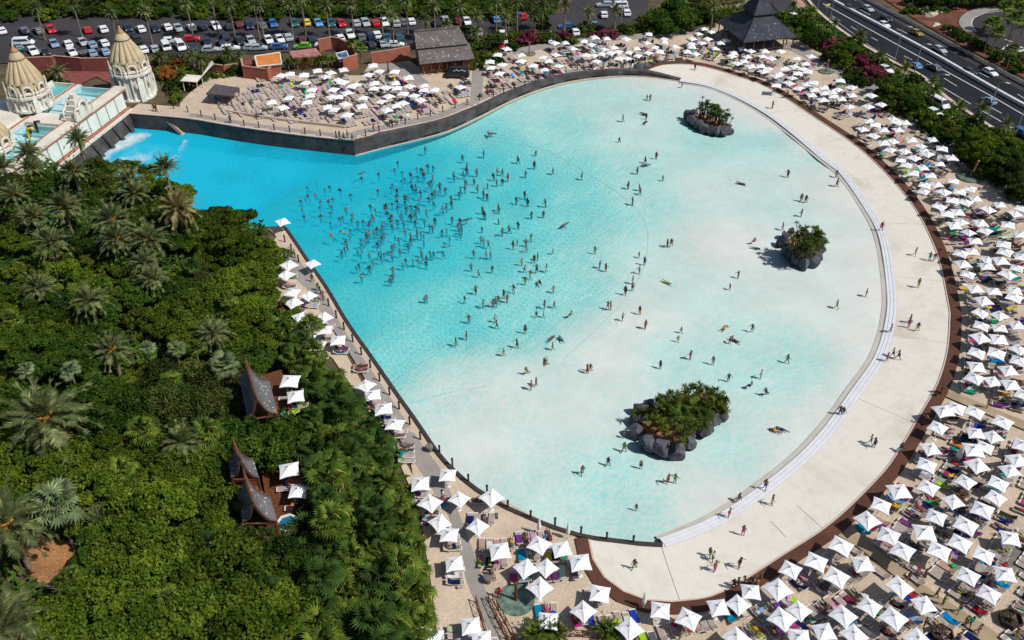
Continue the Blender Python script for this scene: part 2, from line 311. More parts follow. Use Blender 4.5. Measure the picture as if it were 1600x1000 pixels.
def finish_labels():
    from collections import defaultdict
    D=defaultdict(list); bad=0
    for r in REG:
        o,desc,how,key,(x,y),suf=r
        if how=='land':
            k=min(LAND,key=lambda l:(l[1][0]-x)**2+(l[1][1]-y)**2); d=(k[1][0]-x)**2+(k[1][1]-y)**2; kk=k[0]
        elif how=='clock':
            a=(math.degrees(math.atan2(x-1080,-(y-470)))%360)/360*48; q=int(a); h=q//4
            kk=['%s o\'clock','quarter past %s','half past %s','quarter to %s'][q%4]%CLK[(h+(q%4==3))%12]; d=(x-1080)**2+(y-470)**2
        elif how=='x': kk=key; d=x
        elif how=='y': kk=key; d=y
        D[(desc,how,kk)].append((d,id(o),o))
    for (desc,how,kk),L in D.items():
        L.sort(key=lambda t:t[:2])
        for i,(d,_,o) in enumerate(L):
            one=len(L)==1; w=ordw(i+1)
            if how=='land': o['label']=f'{desc} nearest {kk}' if i==0 else f'{desc}, {w} nearest {kk}'
            elif how=='clock': o['label']=f'{desc} at {kk} round the pool'+('' if one else f', {w} out')
            elif how=='x': o['label']=f'{desc} {kk}' if one else f'{desc}, {w} from left {kk}'
            elif how=='y': o['label']=f'{desc} {kk}' if one else f'{desc}, {w} from far end {kk}'

# ---------------------------------------------------------------- the pool
TOPL=[(205,200),(295,208),(345,216),(400,225),(480,235),(555,243),(600,231),(650,219),(700,205),(750,182),(800,157),(850,138),(900,126),(960,119.5),(1010,120),(1062,127)]
TOPZ=[3.15,3.15,3.1,3.1,3.0,3.0,2.8,2.6,2.4,2.1,1.85,1.7,1.55,1.4,1.2,.3]
w0=crom([P(*q) for q in TOPL[:6]],2.); w1=crom([P(*q) for q in TOPL[5:]],2.); lineTop=w0[:-1]+w1; iCorner=len(w0)-1
kz=[P(*q) for q in TOPL]
def topz(p):
    k=min(range(len(kz)-1),key=lambda i:(Vector(kz[i][:2])-p).length+(Vector(kz[i+1][:2])-p).length-(kz[i+1]-kz[i]).length)
    a,b=Vector(kz[k][:2]),Vector(kz[k+1][:2]); t=max(0,min(1,(p-a).dot(b-a)/(b-a).length_squared)); return TOPZ[k]*(1-t)+TOPZ[k+1]*t
BOT=[(1035,849),(1000,847),(960,842),(906,834),(867,822),(829,807),(793,791),(748,764),(714,736),(687,707),(652,656),(620,611),(580,553),(543,500),(512,448),(482,405),(450,358),(440,350)]
def PGt(x,y,h): p=PG(x,y,h); return Vector((p.x,p.y))
lineBot=crom([PGt(x,y,.15) for x,y in BOT],1.6)
LEFT=[PGt(412,352,.1),PGt(340,362,.1),Vector((-64,112)),Vector((-80,124)),Vector((-83.5,138))]
gut=crom([P(*q) for q in GUT],1.6); curbL=crom([PG(*q) for q in CURB],1.6)
pool=lineTop+gut[1:]+lineBot[1:]+LEFT
both=lineTop[:-3]+curbL+lineBot[8:]+LEFT
DP=[(250,260,3.2),(160,250,3.3),(420,280,2.9),(350,300,3.1),(500,300,2.2),(600,330,1.75),(700,380,1.3),(800,300,1.0),(700,250,1.35),(600,260,2.),(850,200,.5),(950,160,.3),(1000,200,.22),(900,300,.7),(1000,300,.42),(1100,300,.16),(1050,450,.18),(900,450,.58),(800,500,.68),(700,600,.2),(620,560,.75),(560,480,1.2),(480,400,1.9),(800,600,.13),(950,560,.08),(900,650,.1),(750,700,.08),(850,700,.2),(950,760,.4),(1060,560,.3),(1200,600,.3),(1150,700,.28),(1250,560,.34),(1250,400,.12),(1150,380,.05),(1280,250,.3),(1200,220,.36),(1100,210,.36),(1300,480,.1),(1350,500,.05),(1340,350,.1),(1000,800,.3),(880,800,.24),(830,760,.2),(1000,500,.08),(1230,330,.2),(1380,480,.03),(1250,690,.1),(1100,800,.06),(700,500,.85),(850,170,.42),(760,210,.8),(1060,150,.2)]
dw=np.array([(*P(x,y)[:2],d) for x,y,d in DP]+[(p.x,p.y,.02) for p in gut[::6]])
def depth(A):
    A=np.asarray(A,float); d2=((A[:,None,:2]-dw[None,:,:2])**2).sum(2); w=1/(d2+9)**1.9; return (w*dw[:,2]).sum(1)/w.sum(1)
far=(-260,-60),(260,-60),(260,420),(-260,420)
region('ground',far,'earth',-.16,7.,hole=[tuple(p) for p in both])
pf=region('pool_floor',pool,M.setdefault('poolfloor',mat('pool_floor',(.725,.72,.695),.8,.2,n=[(.12,.93,1.05,5),(.6,.96,1.03,4)],coord='W')),0,2.2,zfun=lambda A:-depth(A))
# water: base absorption follows the real depth below each point, stored per vertex
def watermat():
    m=bpy.data.materials.new('pool_water'); m.use_nodes=True; t=m.node_tree; N=t.nodes; L=t.links; N.remove(N['Principled BSDF']); o=N['Material Output']
    at=N.new('ShaderNodeAttribute'); at.attribute_name='depth'; g=N.new('ShaderNodeNewGeometry')
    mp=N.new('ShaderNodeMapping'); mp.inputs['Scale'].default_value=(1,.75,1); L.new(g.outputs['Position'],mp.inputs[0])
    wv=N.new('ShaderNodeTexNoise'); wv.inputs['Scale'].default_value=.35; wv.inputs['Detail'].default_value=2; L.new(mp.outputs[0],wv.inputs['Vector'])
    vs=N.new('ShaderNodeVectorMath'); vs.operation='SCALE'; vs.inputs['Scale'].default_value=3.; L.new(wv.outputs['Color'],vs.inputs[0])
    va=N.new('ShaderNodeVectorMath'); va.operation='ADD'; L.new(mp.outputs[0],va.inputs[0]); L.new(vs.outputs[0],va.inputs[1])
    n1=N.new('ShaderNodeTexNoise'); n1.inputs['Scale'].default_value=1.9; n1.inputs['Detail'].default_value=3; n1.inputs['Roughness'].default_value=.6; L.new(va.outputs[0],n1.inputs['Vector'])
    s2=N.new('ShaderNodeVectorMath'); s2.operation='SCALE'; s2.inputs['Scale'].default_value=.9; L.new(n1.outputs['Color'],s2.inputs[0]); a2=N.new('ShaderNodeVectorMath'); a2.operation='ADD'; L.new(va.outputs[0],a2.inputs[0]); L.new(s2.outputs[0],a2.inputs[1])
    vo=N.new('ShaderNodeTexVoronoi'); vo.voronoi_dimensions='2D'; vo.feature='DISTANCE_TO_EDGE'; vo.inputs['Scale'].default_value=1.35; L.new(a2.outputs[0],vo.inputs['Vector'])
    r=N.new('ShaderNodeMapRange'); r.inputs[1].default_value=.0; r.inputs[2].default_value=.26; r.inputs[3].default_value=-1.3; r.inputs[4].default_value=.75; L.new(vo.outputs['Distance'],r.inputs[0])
    # caustic light network painted into the tint, stronger with depth, plus long low swells
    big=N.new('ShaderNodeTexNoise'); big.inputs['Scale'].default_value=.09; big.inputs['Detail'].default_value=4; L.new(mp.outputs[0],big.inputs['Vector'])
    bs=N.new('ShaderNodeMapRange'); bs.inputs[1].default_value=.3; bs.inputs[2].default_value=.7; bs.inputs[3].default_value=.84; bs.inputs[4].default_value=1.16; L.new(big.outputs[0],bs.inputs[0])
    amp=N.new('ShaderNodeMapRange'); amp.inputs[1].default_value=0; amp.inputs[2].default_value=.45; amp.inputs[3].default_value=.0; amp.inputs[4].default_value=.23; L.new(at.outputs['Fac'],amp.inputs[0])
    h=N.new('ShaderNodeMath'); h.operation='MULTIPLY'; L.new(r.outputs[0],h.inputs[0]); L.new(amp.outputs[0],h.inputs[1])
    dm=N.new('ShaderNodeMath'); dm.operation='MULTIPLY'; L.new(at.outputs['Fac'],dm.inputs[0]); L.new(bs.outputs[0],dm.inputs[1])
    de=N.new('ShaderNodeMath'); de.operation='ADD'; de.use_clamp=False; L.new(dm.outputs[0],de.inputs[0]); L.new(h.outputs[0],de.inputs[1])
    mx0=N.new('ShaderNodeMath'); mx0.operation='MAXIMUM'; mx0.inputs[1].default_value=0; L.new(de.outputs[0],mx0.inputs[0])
    cc=N.new('ShaderNodeCombineColor')
    for i,k in enumerate((.82,.060,.058)):
        a=N.new('ShaderNodeMath'); a.operation='MULTIPLY'; a.inputs[1].default_value=-k; L.new(mx0.outputs[0],a.inputs[0])
        e=N.new('ShaderNodeMath'); e.operation='EXPONENT'; L.new(a.outputs[0],e.inputs[0]); L.new(e.outputs[0],cc.inputs[i])
    tr=N.new('ShaderNodeBsdfTransparent'); L.new(cc.outputs[0],tr.inputs[0])
    df=N.new('ShaderNodeBsdfDiffuse'); df.inputs[0].default_value=(.01,.50,.73,1)
    sc=N.new('ShaderNodeMapRange'); sc.inputs[1].default_value=.45; sc.inputs[2].default_value=3.0; sc.inputs[3].default_value=0; sc.inputs[4].default_value=.8; L.new(mx0.outputs[0],sc.inputs[0])
    m1=N.new('ShaderNodeMixShader'); L.new(sc.outputs[0],m1.inputs[0]); L.new(tr.outputs[0],m1.inputs[1]); L.new(df.outputs[0],m1.inputs[2])
    bp=N.new('ShaderNodeBump'); bp.inputs['Strength'].default_value=.6; bp.inputs['Distance'].default_value=.035; L.new(n1.outputs[0],bp.inputs['Height'])
    gl=N.new('ShaderNodeBsdfGlossy'); gl.inputs['Roughness'].default_value=.12; L.new(bp.outputs[0],gl.inputs['Normal'])
    fr=N.new('ShaderNodeFresnel'); fr.inputs['IOR'].default_value=1.33; L.new(bp.outputs[0],fr.inputs['Normal'])
    m2=N.new('ShaderNodeMixShader'); L.new(fr.outputs[0],m2.inputs[0]); L.new(m1.outputs[0],m2.inputs[1]); L.new(gl.outputs[0],m2.inputs[2]); L.new(m2.outputs[0],o.inputs['Surface'])
    return m
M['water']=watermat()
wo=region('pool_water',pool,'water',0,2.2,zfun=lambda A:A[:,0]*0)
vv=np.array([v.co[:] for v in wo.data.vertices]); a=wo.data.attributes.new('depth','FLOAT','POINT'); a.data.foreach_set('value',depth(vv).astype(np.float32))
# foam streaks
def foam():
    m=bpy.data.materials.new('foam'); m.use_nodes=True; t=m.node_tree; N=t.nodes; L=t.links; b=N['Principled BSDF']; b.inputs['Base Color'].default_value=(.85,.88,.9,1)
    g=N.new('ShaderNodeNewGeometry'); n=N.new('ShaderNodeTexNoise'); n.inputs['Scale'].default_value=.55; n.inputs['Detail'].default_value=8; n.inputs['Roughness'].default_value=.7; L.new(g.outputs['Position'],n.inputs['Vector'])
    at=N.new('ShaderNodeAttribute'); at.attribute_name='edge'; s=N.new('ShaderNodeMath'); s.operation='ADD'; L.new(n.outputs[0],s.inputs[0]); L.new(at.outputs['Fac'],s.inputs[1])
    r=N.new('ShaderNodeMapRange'); r.inputs[1].default_value=.66; r.inputs[2].default_value=1.35; L.new(s.outputs[0],r.inputs[0]); L.new(r.outputs[0],b.inputs['Alpha']); return m
M['foam']=foam()
def foampatch(px,amt,z):
    w=[Vector(P(*q)[:2]) for q in px]; o=region('wave_foam',w,'foam',z,1.,kind='stuff',zfun=lambda A:A[:,0]*0)
    n=len(w); vals=[]
    for v in o.data.vertices:
        d=min(((v.co.xy-(w[i]+(w[(i+1)%n]-w[i])*max(0,min(1,(v.co.xy-w[i]).dot(w[(i+1)%n]-w[i])/(w[(i+1)%n]-w[i]).length_squared)))).length) for i in range(n))
        vals.append(min(amt,d*amt/2.5))
    a=o.data.attributes.new('edge','FLOAT','POINT'); a.data.foreach_set('value',vals)
foampatch([(293,206),(298,222),(288,242),(268,262),(235,285),(225,282),(255,258),(275,236),(284,215)],1.0,.02)
foampatch([(205,205),(235,203),(245,212),(215,228),(185,242),(160,268),(130,280),(150,240),(180,212)],.62,.024)
foampatch([(150,250),(230,232),(262,236),(235,262),(160,290)],.33,.028)
# ---------------------------------------------------------------- apron, gutter, curb
cm=M['conc']; t=cm.node_tree; N=t.nodes; L=t.links; g=N.new('ShaderNodeNewGeometry')
n1=N.new('ShaderNodeTexNoise'); n1.inputs['Scale'].default_value=.09; n1.inputs['Detail'].default_value=9; n1.inputs['Roughness'].default_value=.62; n1.inputs['Distortion'].default_value=.8; L.new(g.outputs['Position'],n1.inputs['Vector'])
cr=N.new('ShaderNodeValToRGB'); e=cr.color_ramp.elements; e[0].position=.33; e[0].color=(.52,.465,.385,1); e[1].position=.5; e[1].color=(.635,.595,.525,1); L.new(n1.outputs[0],cr.inputs[0])
n2=N.new('ShaderNodeTexNoise'); n2.inputs['Scale'].default_value=.9; n2.inputs['Detail'].default_value=10; n2.inputs['Roughness'].default_value=.75; L.new(g.outputs['Position'],n2.inputs['Vector'])
m2=N.new('ShaderNodeMapRange'); m2.inputs[1].default_value=.32; m2.inputs[2].default_value=.5; m2.inputs[3].default_value=.90; m2.inputs[4].default_value=1.02; L.new(n2.outputs[0],m2.inputs[0])
v2=N.new('ShaderNodeVectorMath'); v2.operation='SCALE'; L.new(cr.outputs[0],v2.inputs[0]); L.new(m2.outputs[0],v2.inputs['Scale']); L.new(v2.outputs[0],N['Principled BSDF'].inputs['Base Color'])
region('beach_apron',gut+curbL[::-1],'conc',.03,2.2)
gz=lambda p:max(0.,G(p.x,p.y))
strip('wet_sand_edge',gut,.75,1.35,mat('wet_edge',(.46,.43,.37),.5,.4,coord='W',n=[(.4,.9,1.08,5)]),.012,kind='structure',zf=lambda p:0)
for a,b,k in ((.62,.28,'a'),(.22,-.22,'b'),(-.28,-.62,'c')):
    strip('overflow_gutter_slab',gut,a,b,M.setdefault('gutter',mat('gutter_white',(.65,.655,.675),.5,.4,coord='W',n=[(1,.93,1.05,4)])),.09,kind='structure',zf=gz,th=.1)
strip('overflow_gutter_bed',gut,.7,-.7,mat('gutter_bed',(.46,.46,.53),.6,.3),.04,kind='structure',zf=gz)
cu=empty('brown_curb',(*curbL[10],G(*curbL[10])),label='long dark brown kerb edging the cream beach apron',cat='kerb')
def wparent(o,par):  # keep world placement under a parent at its own location
    o.parent=par; o.matrix_parent_inverse=Matrix.Translation(par.location).inverted(); return o
wparent(strip('kerb_body',curbL,-.12,-1.5,'curb',.2,zf=gz,th=.35),cu); wparent(strip('pale_edge_strip',curbL,.12,-.10,'kerbedge',.12,zf=gz,th=.2),cu)
# joint lines in the apron
def crack(pts,w=.05): strip('apron_joint',crom([PG(*q) for q in pts],1.5),w/2,-w/2,'greydisc',.045,kind='structure')
for q in ([(1034,856),(1045,890),(1062,938)],[(1245,790),(1262,805),(1292,832)],[(1205,815),(1228,840)]): crack(q)
k_=0
for i in range(6,len(gut)-14,9):
    a=gut[i]; nn=(gut[i+1]-gut[i-1]).normalized(); dv=Vector((-nn.y,nn.x)); e=a+dv*.75; j=min(range(len(curbL)),key=lambda q:(curbL[q]-a).length); strip('apron_joint',crom([e,e.lerp(curbL[j],.5),curbL[j]],2),.02,-.02,M.setdefault('joint2',mat('apron_joint',(.36,.33,.28),.8,.2)),.05,kind='structure')
for q in ([(770,215),(850,230),(920,268),(975,305),(1008,345),(1010,400),(985,455),(930,515),(880,560)],[(642,628),(700,612),(760,602)]):
    strip('pool_floor_joint',crom([P(*r) for r in q],1.5),.03,-.03,M.setdefault('joint',mat('pale_joint',(.42,.45,.44),.8,.2)),.012,kind='structure',zf=lambda p:-float(depth([(p.x,p.y)])[0]))
# ---------------------------------------------------------------- pool walls
def wall(name,line,zt,zb,thick,m,capm,label,cat='wall',slots=False):
    root=empty(name,(*line[len(line)//2],zt(line[len(line)//2])),label=label,cat=cat)
    a=line; b=offset(line,-thick); n=len(a); bb=B()
    v=[(p.x,p.y,zt(p)) for p in a]+[(p.x,p.y,zt(a[i])) for i,p in enumerate(b)]+[(p.x,p.y,zb) for p in a]+[(p.x,p.y,zb) for p in b]
    f=[]
    for i in range(n-1): f+=[(i,i+1,n+i+1,n+i),(i,2*n+i,2*n+i+1,i+1),(n+i,n+i+1,3*n+i+1,3*n+i)]
    f+=[(0,n,3*n,2*n),(n-1,3*n-1,4*n-1,2*n-1)]; bb.add(v,f)
    me=bb.mesh('wall_face',m); bm=bmesh.new(); bm.from_mesh(me); bmesh.ops.recalc_face_normals(bm,faces=bm.faces); bm.to_mesh(me); bm.free()
    wparent(link('wall_face',me),root)
    if capm: wparent(strip('coping',a,.08,-thick-.05,capm,.12,zf=lambda p:zt(p),th=.14),root)
    if slots:
        wparent(strip('foot_ledge',a,.25,.0,'kerbedge' if slots==1 else m,.12,zf=lambda p:0,th=.5),root)
        L_=0
        for i in range(2,n-3):
            L_+= (a[i+1]-a[i]).length
            if L_>5.5:
                L_=0; p=a[i]; q=a[i+1]; t=(q-p).normalized(); nn=Vector((t.y,-t.x)); c=(p+q)/2+nn*.03
                bx=B(); bx.box((0,0,0),(3.6,.1,.28)); wparent(bx.obj('drain_slot','black',loc=(c.x,c.y,.42),rot=math.atan2(t.y,t.x)),root)
    return root
wall('wave_wall',lineTop[:iCorner+1],topz,-3.6,.5,'darkwall','kerbedge','dark grey wave wall with pale coping between the palace and the sharp corner')
wall('wave_wall',lineTop[iCorner:],topz,-3.0,1.3,'darkwall',None,'thick dark grey wave wall curving from the sharp corner to the far apron',slots=1)
wall('pool_side_wall',lineBot,lambda p:G(p.x,p.y)+.28,-2.5,.45,M.setdefault('capdark',mat('dark_cap',(.045,.035,.033),.5,.4,coord='W',n=[(2,.7,1.3,4)])),None,'low dark brown pool wall beside the left promenade')
strip('wall_edge_paving',lineTop[iCorner:],-1.2,-1.7,'kerbedge',.07,kind='structure')
strip('promenade',lineTop[iCorner:-8],-1.6,-3.8,'path',.065,kind='structure')
strip('promenade',lineTop[:iCorner+1],-.5,-4.6,'beigeband',.065,kind='structure')
strip('promenade_slab',lineTop[6:iCorner+1],-.8,-2.2,'path',.085,kind='structure')
lw=wall('low_parapet',offset(lineTop[8:iCorner-1],-4.8),lambda p:G(p.x,p.y)+.55,2.,.4,'beigeband',None,'low beige parapet between far sun terrace and wave wall promenade')
strip('promenade_edge_band',lineBot[14:],-.45,-2.4,'beigeband',.07,kind='structure')
# ---------------------------------------------------------------- ground coverings
def rpx(name,pts,m,z=.05,step=3.,kind='structure'): return region(name,wpx(pts),m,z,step,kind)
sandA=[tuple(p) for p in offset(lineTop[5:-6],-.6)]
rpx('beach_sand',[(640,712),(690,732),(760,792),(870,842),(905,850),(905,1080),(690,1080),(680,960),(672,900),(655,800)],'sand',.026)
bs=[tuple(p) for p in offset(curbL,-1.0)][3:]
region('beach_sand',bs+[tuple(p) for p in offset(lineBot[10:42],-.2)]+wpx([(640,712),(650,760),(668,840),(672,900),(680,960),(690,1030),(1000,1110),(1720,1110),(1720,470),(1640,340),(1560,262),(1490,215),(1440,180),(1400,150),(1340,112),(1290,85),(1245,62),(1180,55),(1130,38),(1080,40),(1030,50),(960,57),(880,66),(810,77),(765,92),(742,108),(738,158)])+[tuple(p) for p in offset(lineTop[-27:-6],-.9)],'sand',.03,3.)
region('beach_sand',sandA[:-21]+wpx([(752,165),(756,112),(735,100),(660,108),(640,95),(575,104),(565,118),(430,118),(400,123),(345,112),(325,124),(300,142),(282,160)]),'sand',.034,3.)
region('beach_sand',[tuple(p) for p in offset(lineBot[38:-2],-2.2)]+wpx([(425,380),(410,400),(430,470),(450,520),(520,560),(560,620),(610,690),(640,760),(660,770)]),'sand',.04,3.)
rpx('footpath',[(452,385),(480,425),(505,458),(540,520),(560,550),(610,622),(660,695),(690,735),(712,790),(733,843),(755,905),(763,940),(783,1000),(800,1040),(785,1040),(772,1000),(742,940),(727,900),(718,860),(702,808),(672,757),(640,712),(612,665),(578,605),(548,555),(510,500),(480,452),(440,415),(420,400)],'path',.075,2.5)
rpx('footpath',[(738,112),(756,112),(752,166),(734,166)],'path',.07)
rpx('lodge_forecourt',[(583,101),(630,97),(672,131),(655,137),(622,117),(586,110)],'path',.066)
strip('footpath',crom([PG(*q) for q in [(742,112),(765,94),(810,80),(880,68),(960,60),(1040,55),(1100,46)]]),1.3,-1.3,'path',.07,kind='structure')
strip('footpath',crom([PG(*q) for q in [(1225,68),(1290,98),(1350,132),(1400,163),(1450,203),(1500,243),(1550,275),(1580,306),(1640,350)]]),1.8,-1.8,'path',.07,kind='structure')
strip('boardwalk',crom([PG(*q) for q in [(1312,833),(1345,850),(1400,894),(1460,940),(1530,985),(1580,1020)]]),.95,-.95,'boardwalk',.07,kind='structure')
strip('boardwalk',crom([PG(*q) for q in [(1480,616),(1520,632),(1570,653),(1640,680)]]),.85,-.85,'boardwalk',.07,kind='structure')
for q in ([(1307,838),(1340,857),(1396,901),(1456,947),(1526,992)],[(1477,621),(1516,638),(1566,659),(1630,686)]):
    strip('boardwalk_edge',crom([PG(*r) for r in q]),.06,-.06,'post',.16,kind='structure',th=.15)
rpx('clay_clearing',[(38,850),(60,835),(125,850),(135,880),(112,915),(80,925),(45,900)],'clay',.05,1.5)
rpx('clay_path',[(455,895),(480,920),(492,960),(520,1010),(450,1030),(462,960)],'clay',.05,2)
rpx('red_paving',[(50,111),(172,112),(174,131),(150,120),(118,135),(60,130)],'pinkwall',.05)
# car park
carpark=[(-80,20),(200,24),(400,26),(600,27),(780,27),(880,20),(915,-25),(1015,-25),(1012,20),(990,40),(930,48),(850,52),(760,56),(660,64),(640,83),(500,79),(400,84),(250,84),(170,92),(60,99),(-80,99)]
rpx('car_park',carpark,'asphalt',.04,4.)
# motorway
NE=[(1228,-40),(1262,-3),(1285,22),(1330,57),(1395,95),(1440,118),(1495,162),(1600,230),(1720,305)]; FE=[(1720,200),(1600,133),(1500,79),(1425,38),(1350,-1),(1290,-40)]
rpx('motorway',NE+FE,'motor',.05,4.)
nel=crom([PG(*q) for q in NE]); 
strip('verge_kerb',nel,.0,.8,'kerbedge',.18,kind='structure',th=.15)
strip('salmon_pavement',nel,2.2,4.4,'salmonpave',.12,kind='structure',th=.1)
strip('pavement_kerb',nel,4.4,4.7,'kerbedge',.13,kind='structure',th=.12)
strip('service_road',nel,4.7,10.5,'asphalt',.05,kind='structure')
# white painted lines
def line(pts,w=.2,z=.06): strip('road_line',crom([PG(*q) for q in pts],3),w/2,-w/2,'line',z,kind='structure')
line([(1286,6),(1400,69),(1475,110),(1557,155),(1600,180),(1700,240)],.26); line([(1384,84),(1400,93)]); line([(1430,111),(1453,125)]); line([(1473,137),(1517,163)]); line([(1530,171),(1600,212),(1680,262)])
line([(1335,0),(1375,20),(1425,43)]); line([(1425,43),(1470,68),(1512,92)]); line([(1528,100),(1600,140),(1700,196)])
line([(1397,100),(1370,80),(1340,58),(1300,28)],.12)
for a in ((400,100,450,130),(518,165,555,190),(645,235,685,255),(848,350,900,375),(1100,490,1180,540),(1370,660,1460,710),(575,60,640,95),(805,180,870,210),(1060,325,1115,345),(1320,455,1380,485),(1560,590,1640,640),(700,120,740,142)):
    line([(1200+a[0]/4,a[1]/4),(1200+a[2]/4,a[3]/4)],.18)
mb=crom([PG(*q) for q in [(1280,-9),(1297,1),(1400,56),(1475,97),(1600,168),(1720,238)]],3)
r0=empty('median_barrier',(*mb[5],3),label='long white concrete median barrier down the middle of the dark motorway',cat='barrier')
wparent(strip('barrier_body',mb,.32,-.32,'line',.75,th=.72),r0); wparent(strip('barrier_foot',mb,.45,-.45,'greydisc',.2,th=.2),r0)
gr=crom([PG(*q) for q in FE[::-1]],3); gr=offset(gr,.3)
r0=empty('guard_rail',(*gr[8],3),label='grey steel guard rail with posts along the far edge of the motorway',cat='guard rail')
for h in (.45,.75): wparent(strip('rail_beam',gr,.08,-.08,'steel',h+.1,th=.18),r0)
pm=B().box((0,0,.4),(.12,.16,.9)).mesh('rail_post','steel')
for p in gr[::1]: wparent(link('rail_post',pm,loc=(p.x,p.y,G(p.x,p.y))),r0)
strip('motorway_shoulder',gr,.9,2.4,'asphalt',.07,kind='structure')
# red earth beyond, ring road
rpx('red_earth_bank',[(1352,-20),(1430,30),(1500,70),(1600,122),(1720,185),(1720,-30)],'redearth',.04,4.)
rpx('ring_road',[(1499,39),(1508,24),(1530,15),(1560,11),(1640,8),(1700,20),(1700,150),(1640,118),(1585,100),(1548,76),(1520,55)],'asphalt',.07,3.)
rr=crom([PG(*q) for q in [(1516,50),(1506,38),(1513,25),(1532,17),(1560,13),(1640,10)]]); strip('ring_pavement',rr,-1.2,1.6,'path',.2,kind='structure',th=.14)
line([(1526,50),(1518,40),(1522,28),(1538,21),(1560,18),(1640,14)],.22,.09); line([(1566,78),(1575,70)],.4,.09); line([(1570,62),(1582,66)],.3,.09)
rpx('brown_lawn_bank',[(1080,-20),(1180,-20),(1165,2),(1120,8),(1075,6)],'redearth',.05,3.)
strip('bank_path',crom([PG(*q) for q in [(1060,3),(1120,11),(1165,5),(1185,-15)]]),.9,-.9,'path',.08,kind='structure')
# zebra crossing
for i in range(6):
    x=1478+i*6.2; y=180+i*2.9; strip('zebra_stripe',[Vector(PG(x,y-1)[:2]),Vector(PG(x+6,y+6)[:2])],.28,-.28,'line',.075,kind='structure')
# splash basins and discs
def disc(x,y,r,m,label,post=True,h=2.6,lean=0,pm='wood'):
    p=PG(x,y); root=empty('splash_basin',p,label=label,cat='shower basin'); bb=B(); bb.lathe([(r,0),(r,.16),(r-.15,.16),(r-.15,.1),(0.001,.1)],24,cap=False); bb.obj('basin',m,root)
    if post:
        bb=B(); bb.tube([(0,0,.05),(0+lean*.5,0,h*.5),(lean,0,h)],[.2,.15,.13],8); bb.lathe([(.2,h-.12),(.24,h),(.18,h+.14),(.02,h+.2)],8,c=(lean,0,0)); bb.obj('shower_post',pm,root)
disc(806,938,1.9,'teal2','round mottled teal shower basin with a carved brown post beside the near footpath')
disc(607,114,1.6,'greydisc','round grey shower disc with a dark post by the terracotta compound',h=2.6)
disc(827,84,1.5,'greydisc','round grey shower disc with a reddish carved post near the far hedge',h=2.6,pm='salmon')
disc(1291,112,1.7,'teal2','shaded green shower basin with a carved post at the far bend of the hedge path',h=2.6,pm='salmon')
disc(1516,277,2.3,'teal2','wide dark green shower basin with a leaning carved post by the right-hand hedge',h=3.2,lean=.5,pm='salmon')
disc(1606,880,2.2,'greydisc','large plain grey disc cut by the right edge of the near beach',post=False)
for x,y,r,l in ((1577,972,1.15,'black hexagonal planter ringed by the walkway in the near right corner'),(1470,996,1.1,'black hexagonal planter at the near edge of the beach, cut by the frame')):
    p=PG(x,y); root=empty('hexagonal_planter',p,.3,label=l,cat='planter'); bb=B(); bb.lathe([(r*.9,0),(r,.75),(r-.14,.75),(r-.2,.45),(0.001,.45)],6,cap=False); bb.obj('planter_box','post',root)
    bb=B(); 
    for k in range(12): a=rnd()*6.3; bb.tube([(0,0,.4),(math.cos(a)*.3,math.sin(a)*.3,.8),(math.cos(a)*.7,math.sin(a)*.7,.75)],[.03,.05,.01],4)
    bb.obj('plant','bark',root)
# bollards with ropes
posts=[('wave wall',q,'top') for q in [(272,170.5),(294,176),(315,182.5),(337,188),(382,197.5),(405,200.5),(429,204),(453,207),(477,210),(501,213),(525.5,215.5),(571.5,213),(592.5,206),(613,199.5),(633.5,194),(653,187),(673,181),(692,175.5),(711,169.5),(730,164),(749,157),(771,152),(787,146.5),(803.5,140),(820,135.8),(836,130),(867.5,117.5),(884,114),(902,110),(922,109),(942,108),(964,108),(986,108),(1007,110)]]
posts+=[('left promenade',q,'bot') for q in [(445.5,379),(456,393),(467,410),(501,460),(514,479),(526,497.5),(538,516),(551.5,535),(565,555),(579,575),(593.5,596),(609,618),(624,640),(640.5,664),(657,687.5),(687,709),(707,729),(732,754),(761,771),(793.5,795),(829,811),(867,822),(907.5,836),(947.5,845),(989,850)]]
pb=B(); pb.lathe([(.11,0),(.11,1.1),(.14,1.12),(.14,1.3),(.08,1.4),(.01,1.42)],8); pbm=pb.mesh('bollard','post')
for side,q,k in posts:
    p=PG(*q); o=link('bollard',pbm,None,p); reg(o,'dark brown round topped bollard','x' if k=='top' else 'y','bollard','bollards along the pool walls','along the far wave wall' if k=='top' else 'beside the near pool wall')
# ---------------------------------------------------------------- foliage meshes (numpy)
rng=np.random.default_rng(5)
def npmesh(name,V,F,mats,mi=None,smooth=False,col=None):
    """V (n,3), F list of quad/tri index arrays"""
    me=bpy.data.meshes.new(name); V=np.asarray(V,np.float32); me.vertices.add(len(V)); me.vertices.foreach_set('co',V.ravel())
    idx=np.concatenate([np.asarray(f).ravel() for f in F]); tot=np.concatenate([np.full(len(f),np.asarray(f).shape[1]) for f in F]); st=np.concatenate([[0],np.cumsum(tot)[:-1]])
    me.loops.add(len(idx)); me.loops.foreach_set('vertex_index',idx.astype(np.int32)); me.polygons.add(len(tot)); me.polygons.foreach_set('loop_start',st.astype(np.int32)); me.polygons.foreach_set('loop_total',tot.astype(np.int32))
    for m in (mats if isinstance(mats,(list,tuple)) else [mats]): me.materials.append(M[m] if isinstance(m,str) else m)
    if mi is not None: me.polygons.foreach_set('material_index',np.asarray(mi,np.int32))
    if smooth: me.polygons.foreach_set('use_smooth',np.ones(len(tot),bool))
    if col is not None:
        a=me.color_attributes.new('col','FLOAT_COLOR','POINT'); a.data.foreach_set('color',np.concatenate([col,np.ones((len(col),1))],1).astype(np.float32).ravel())
    me.update(calc_edges=True); return me
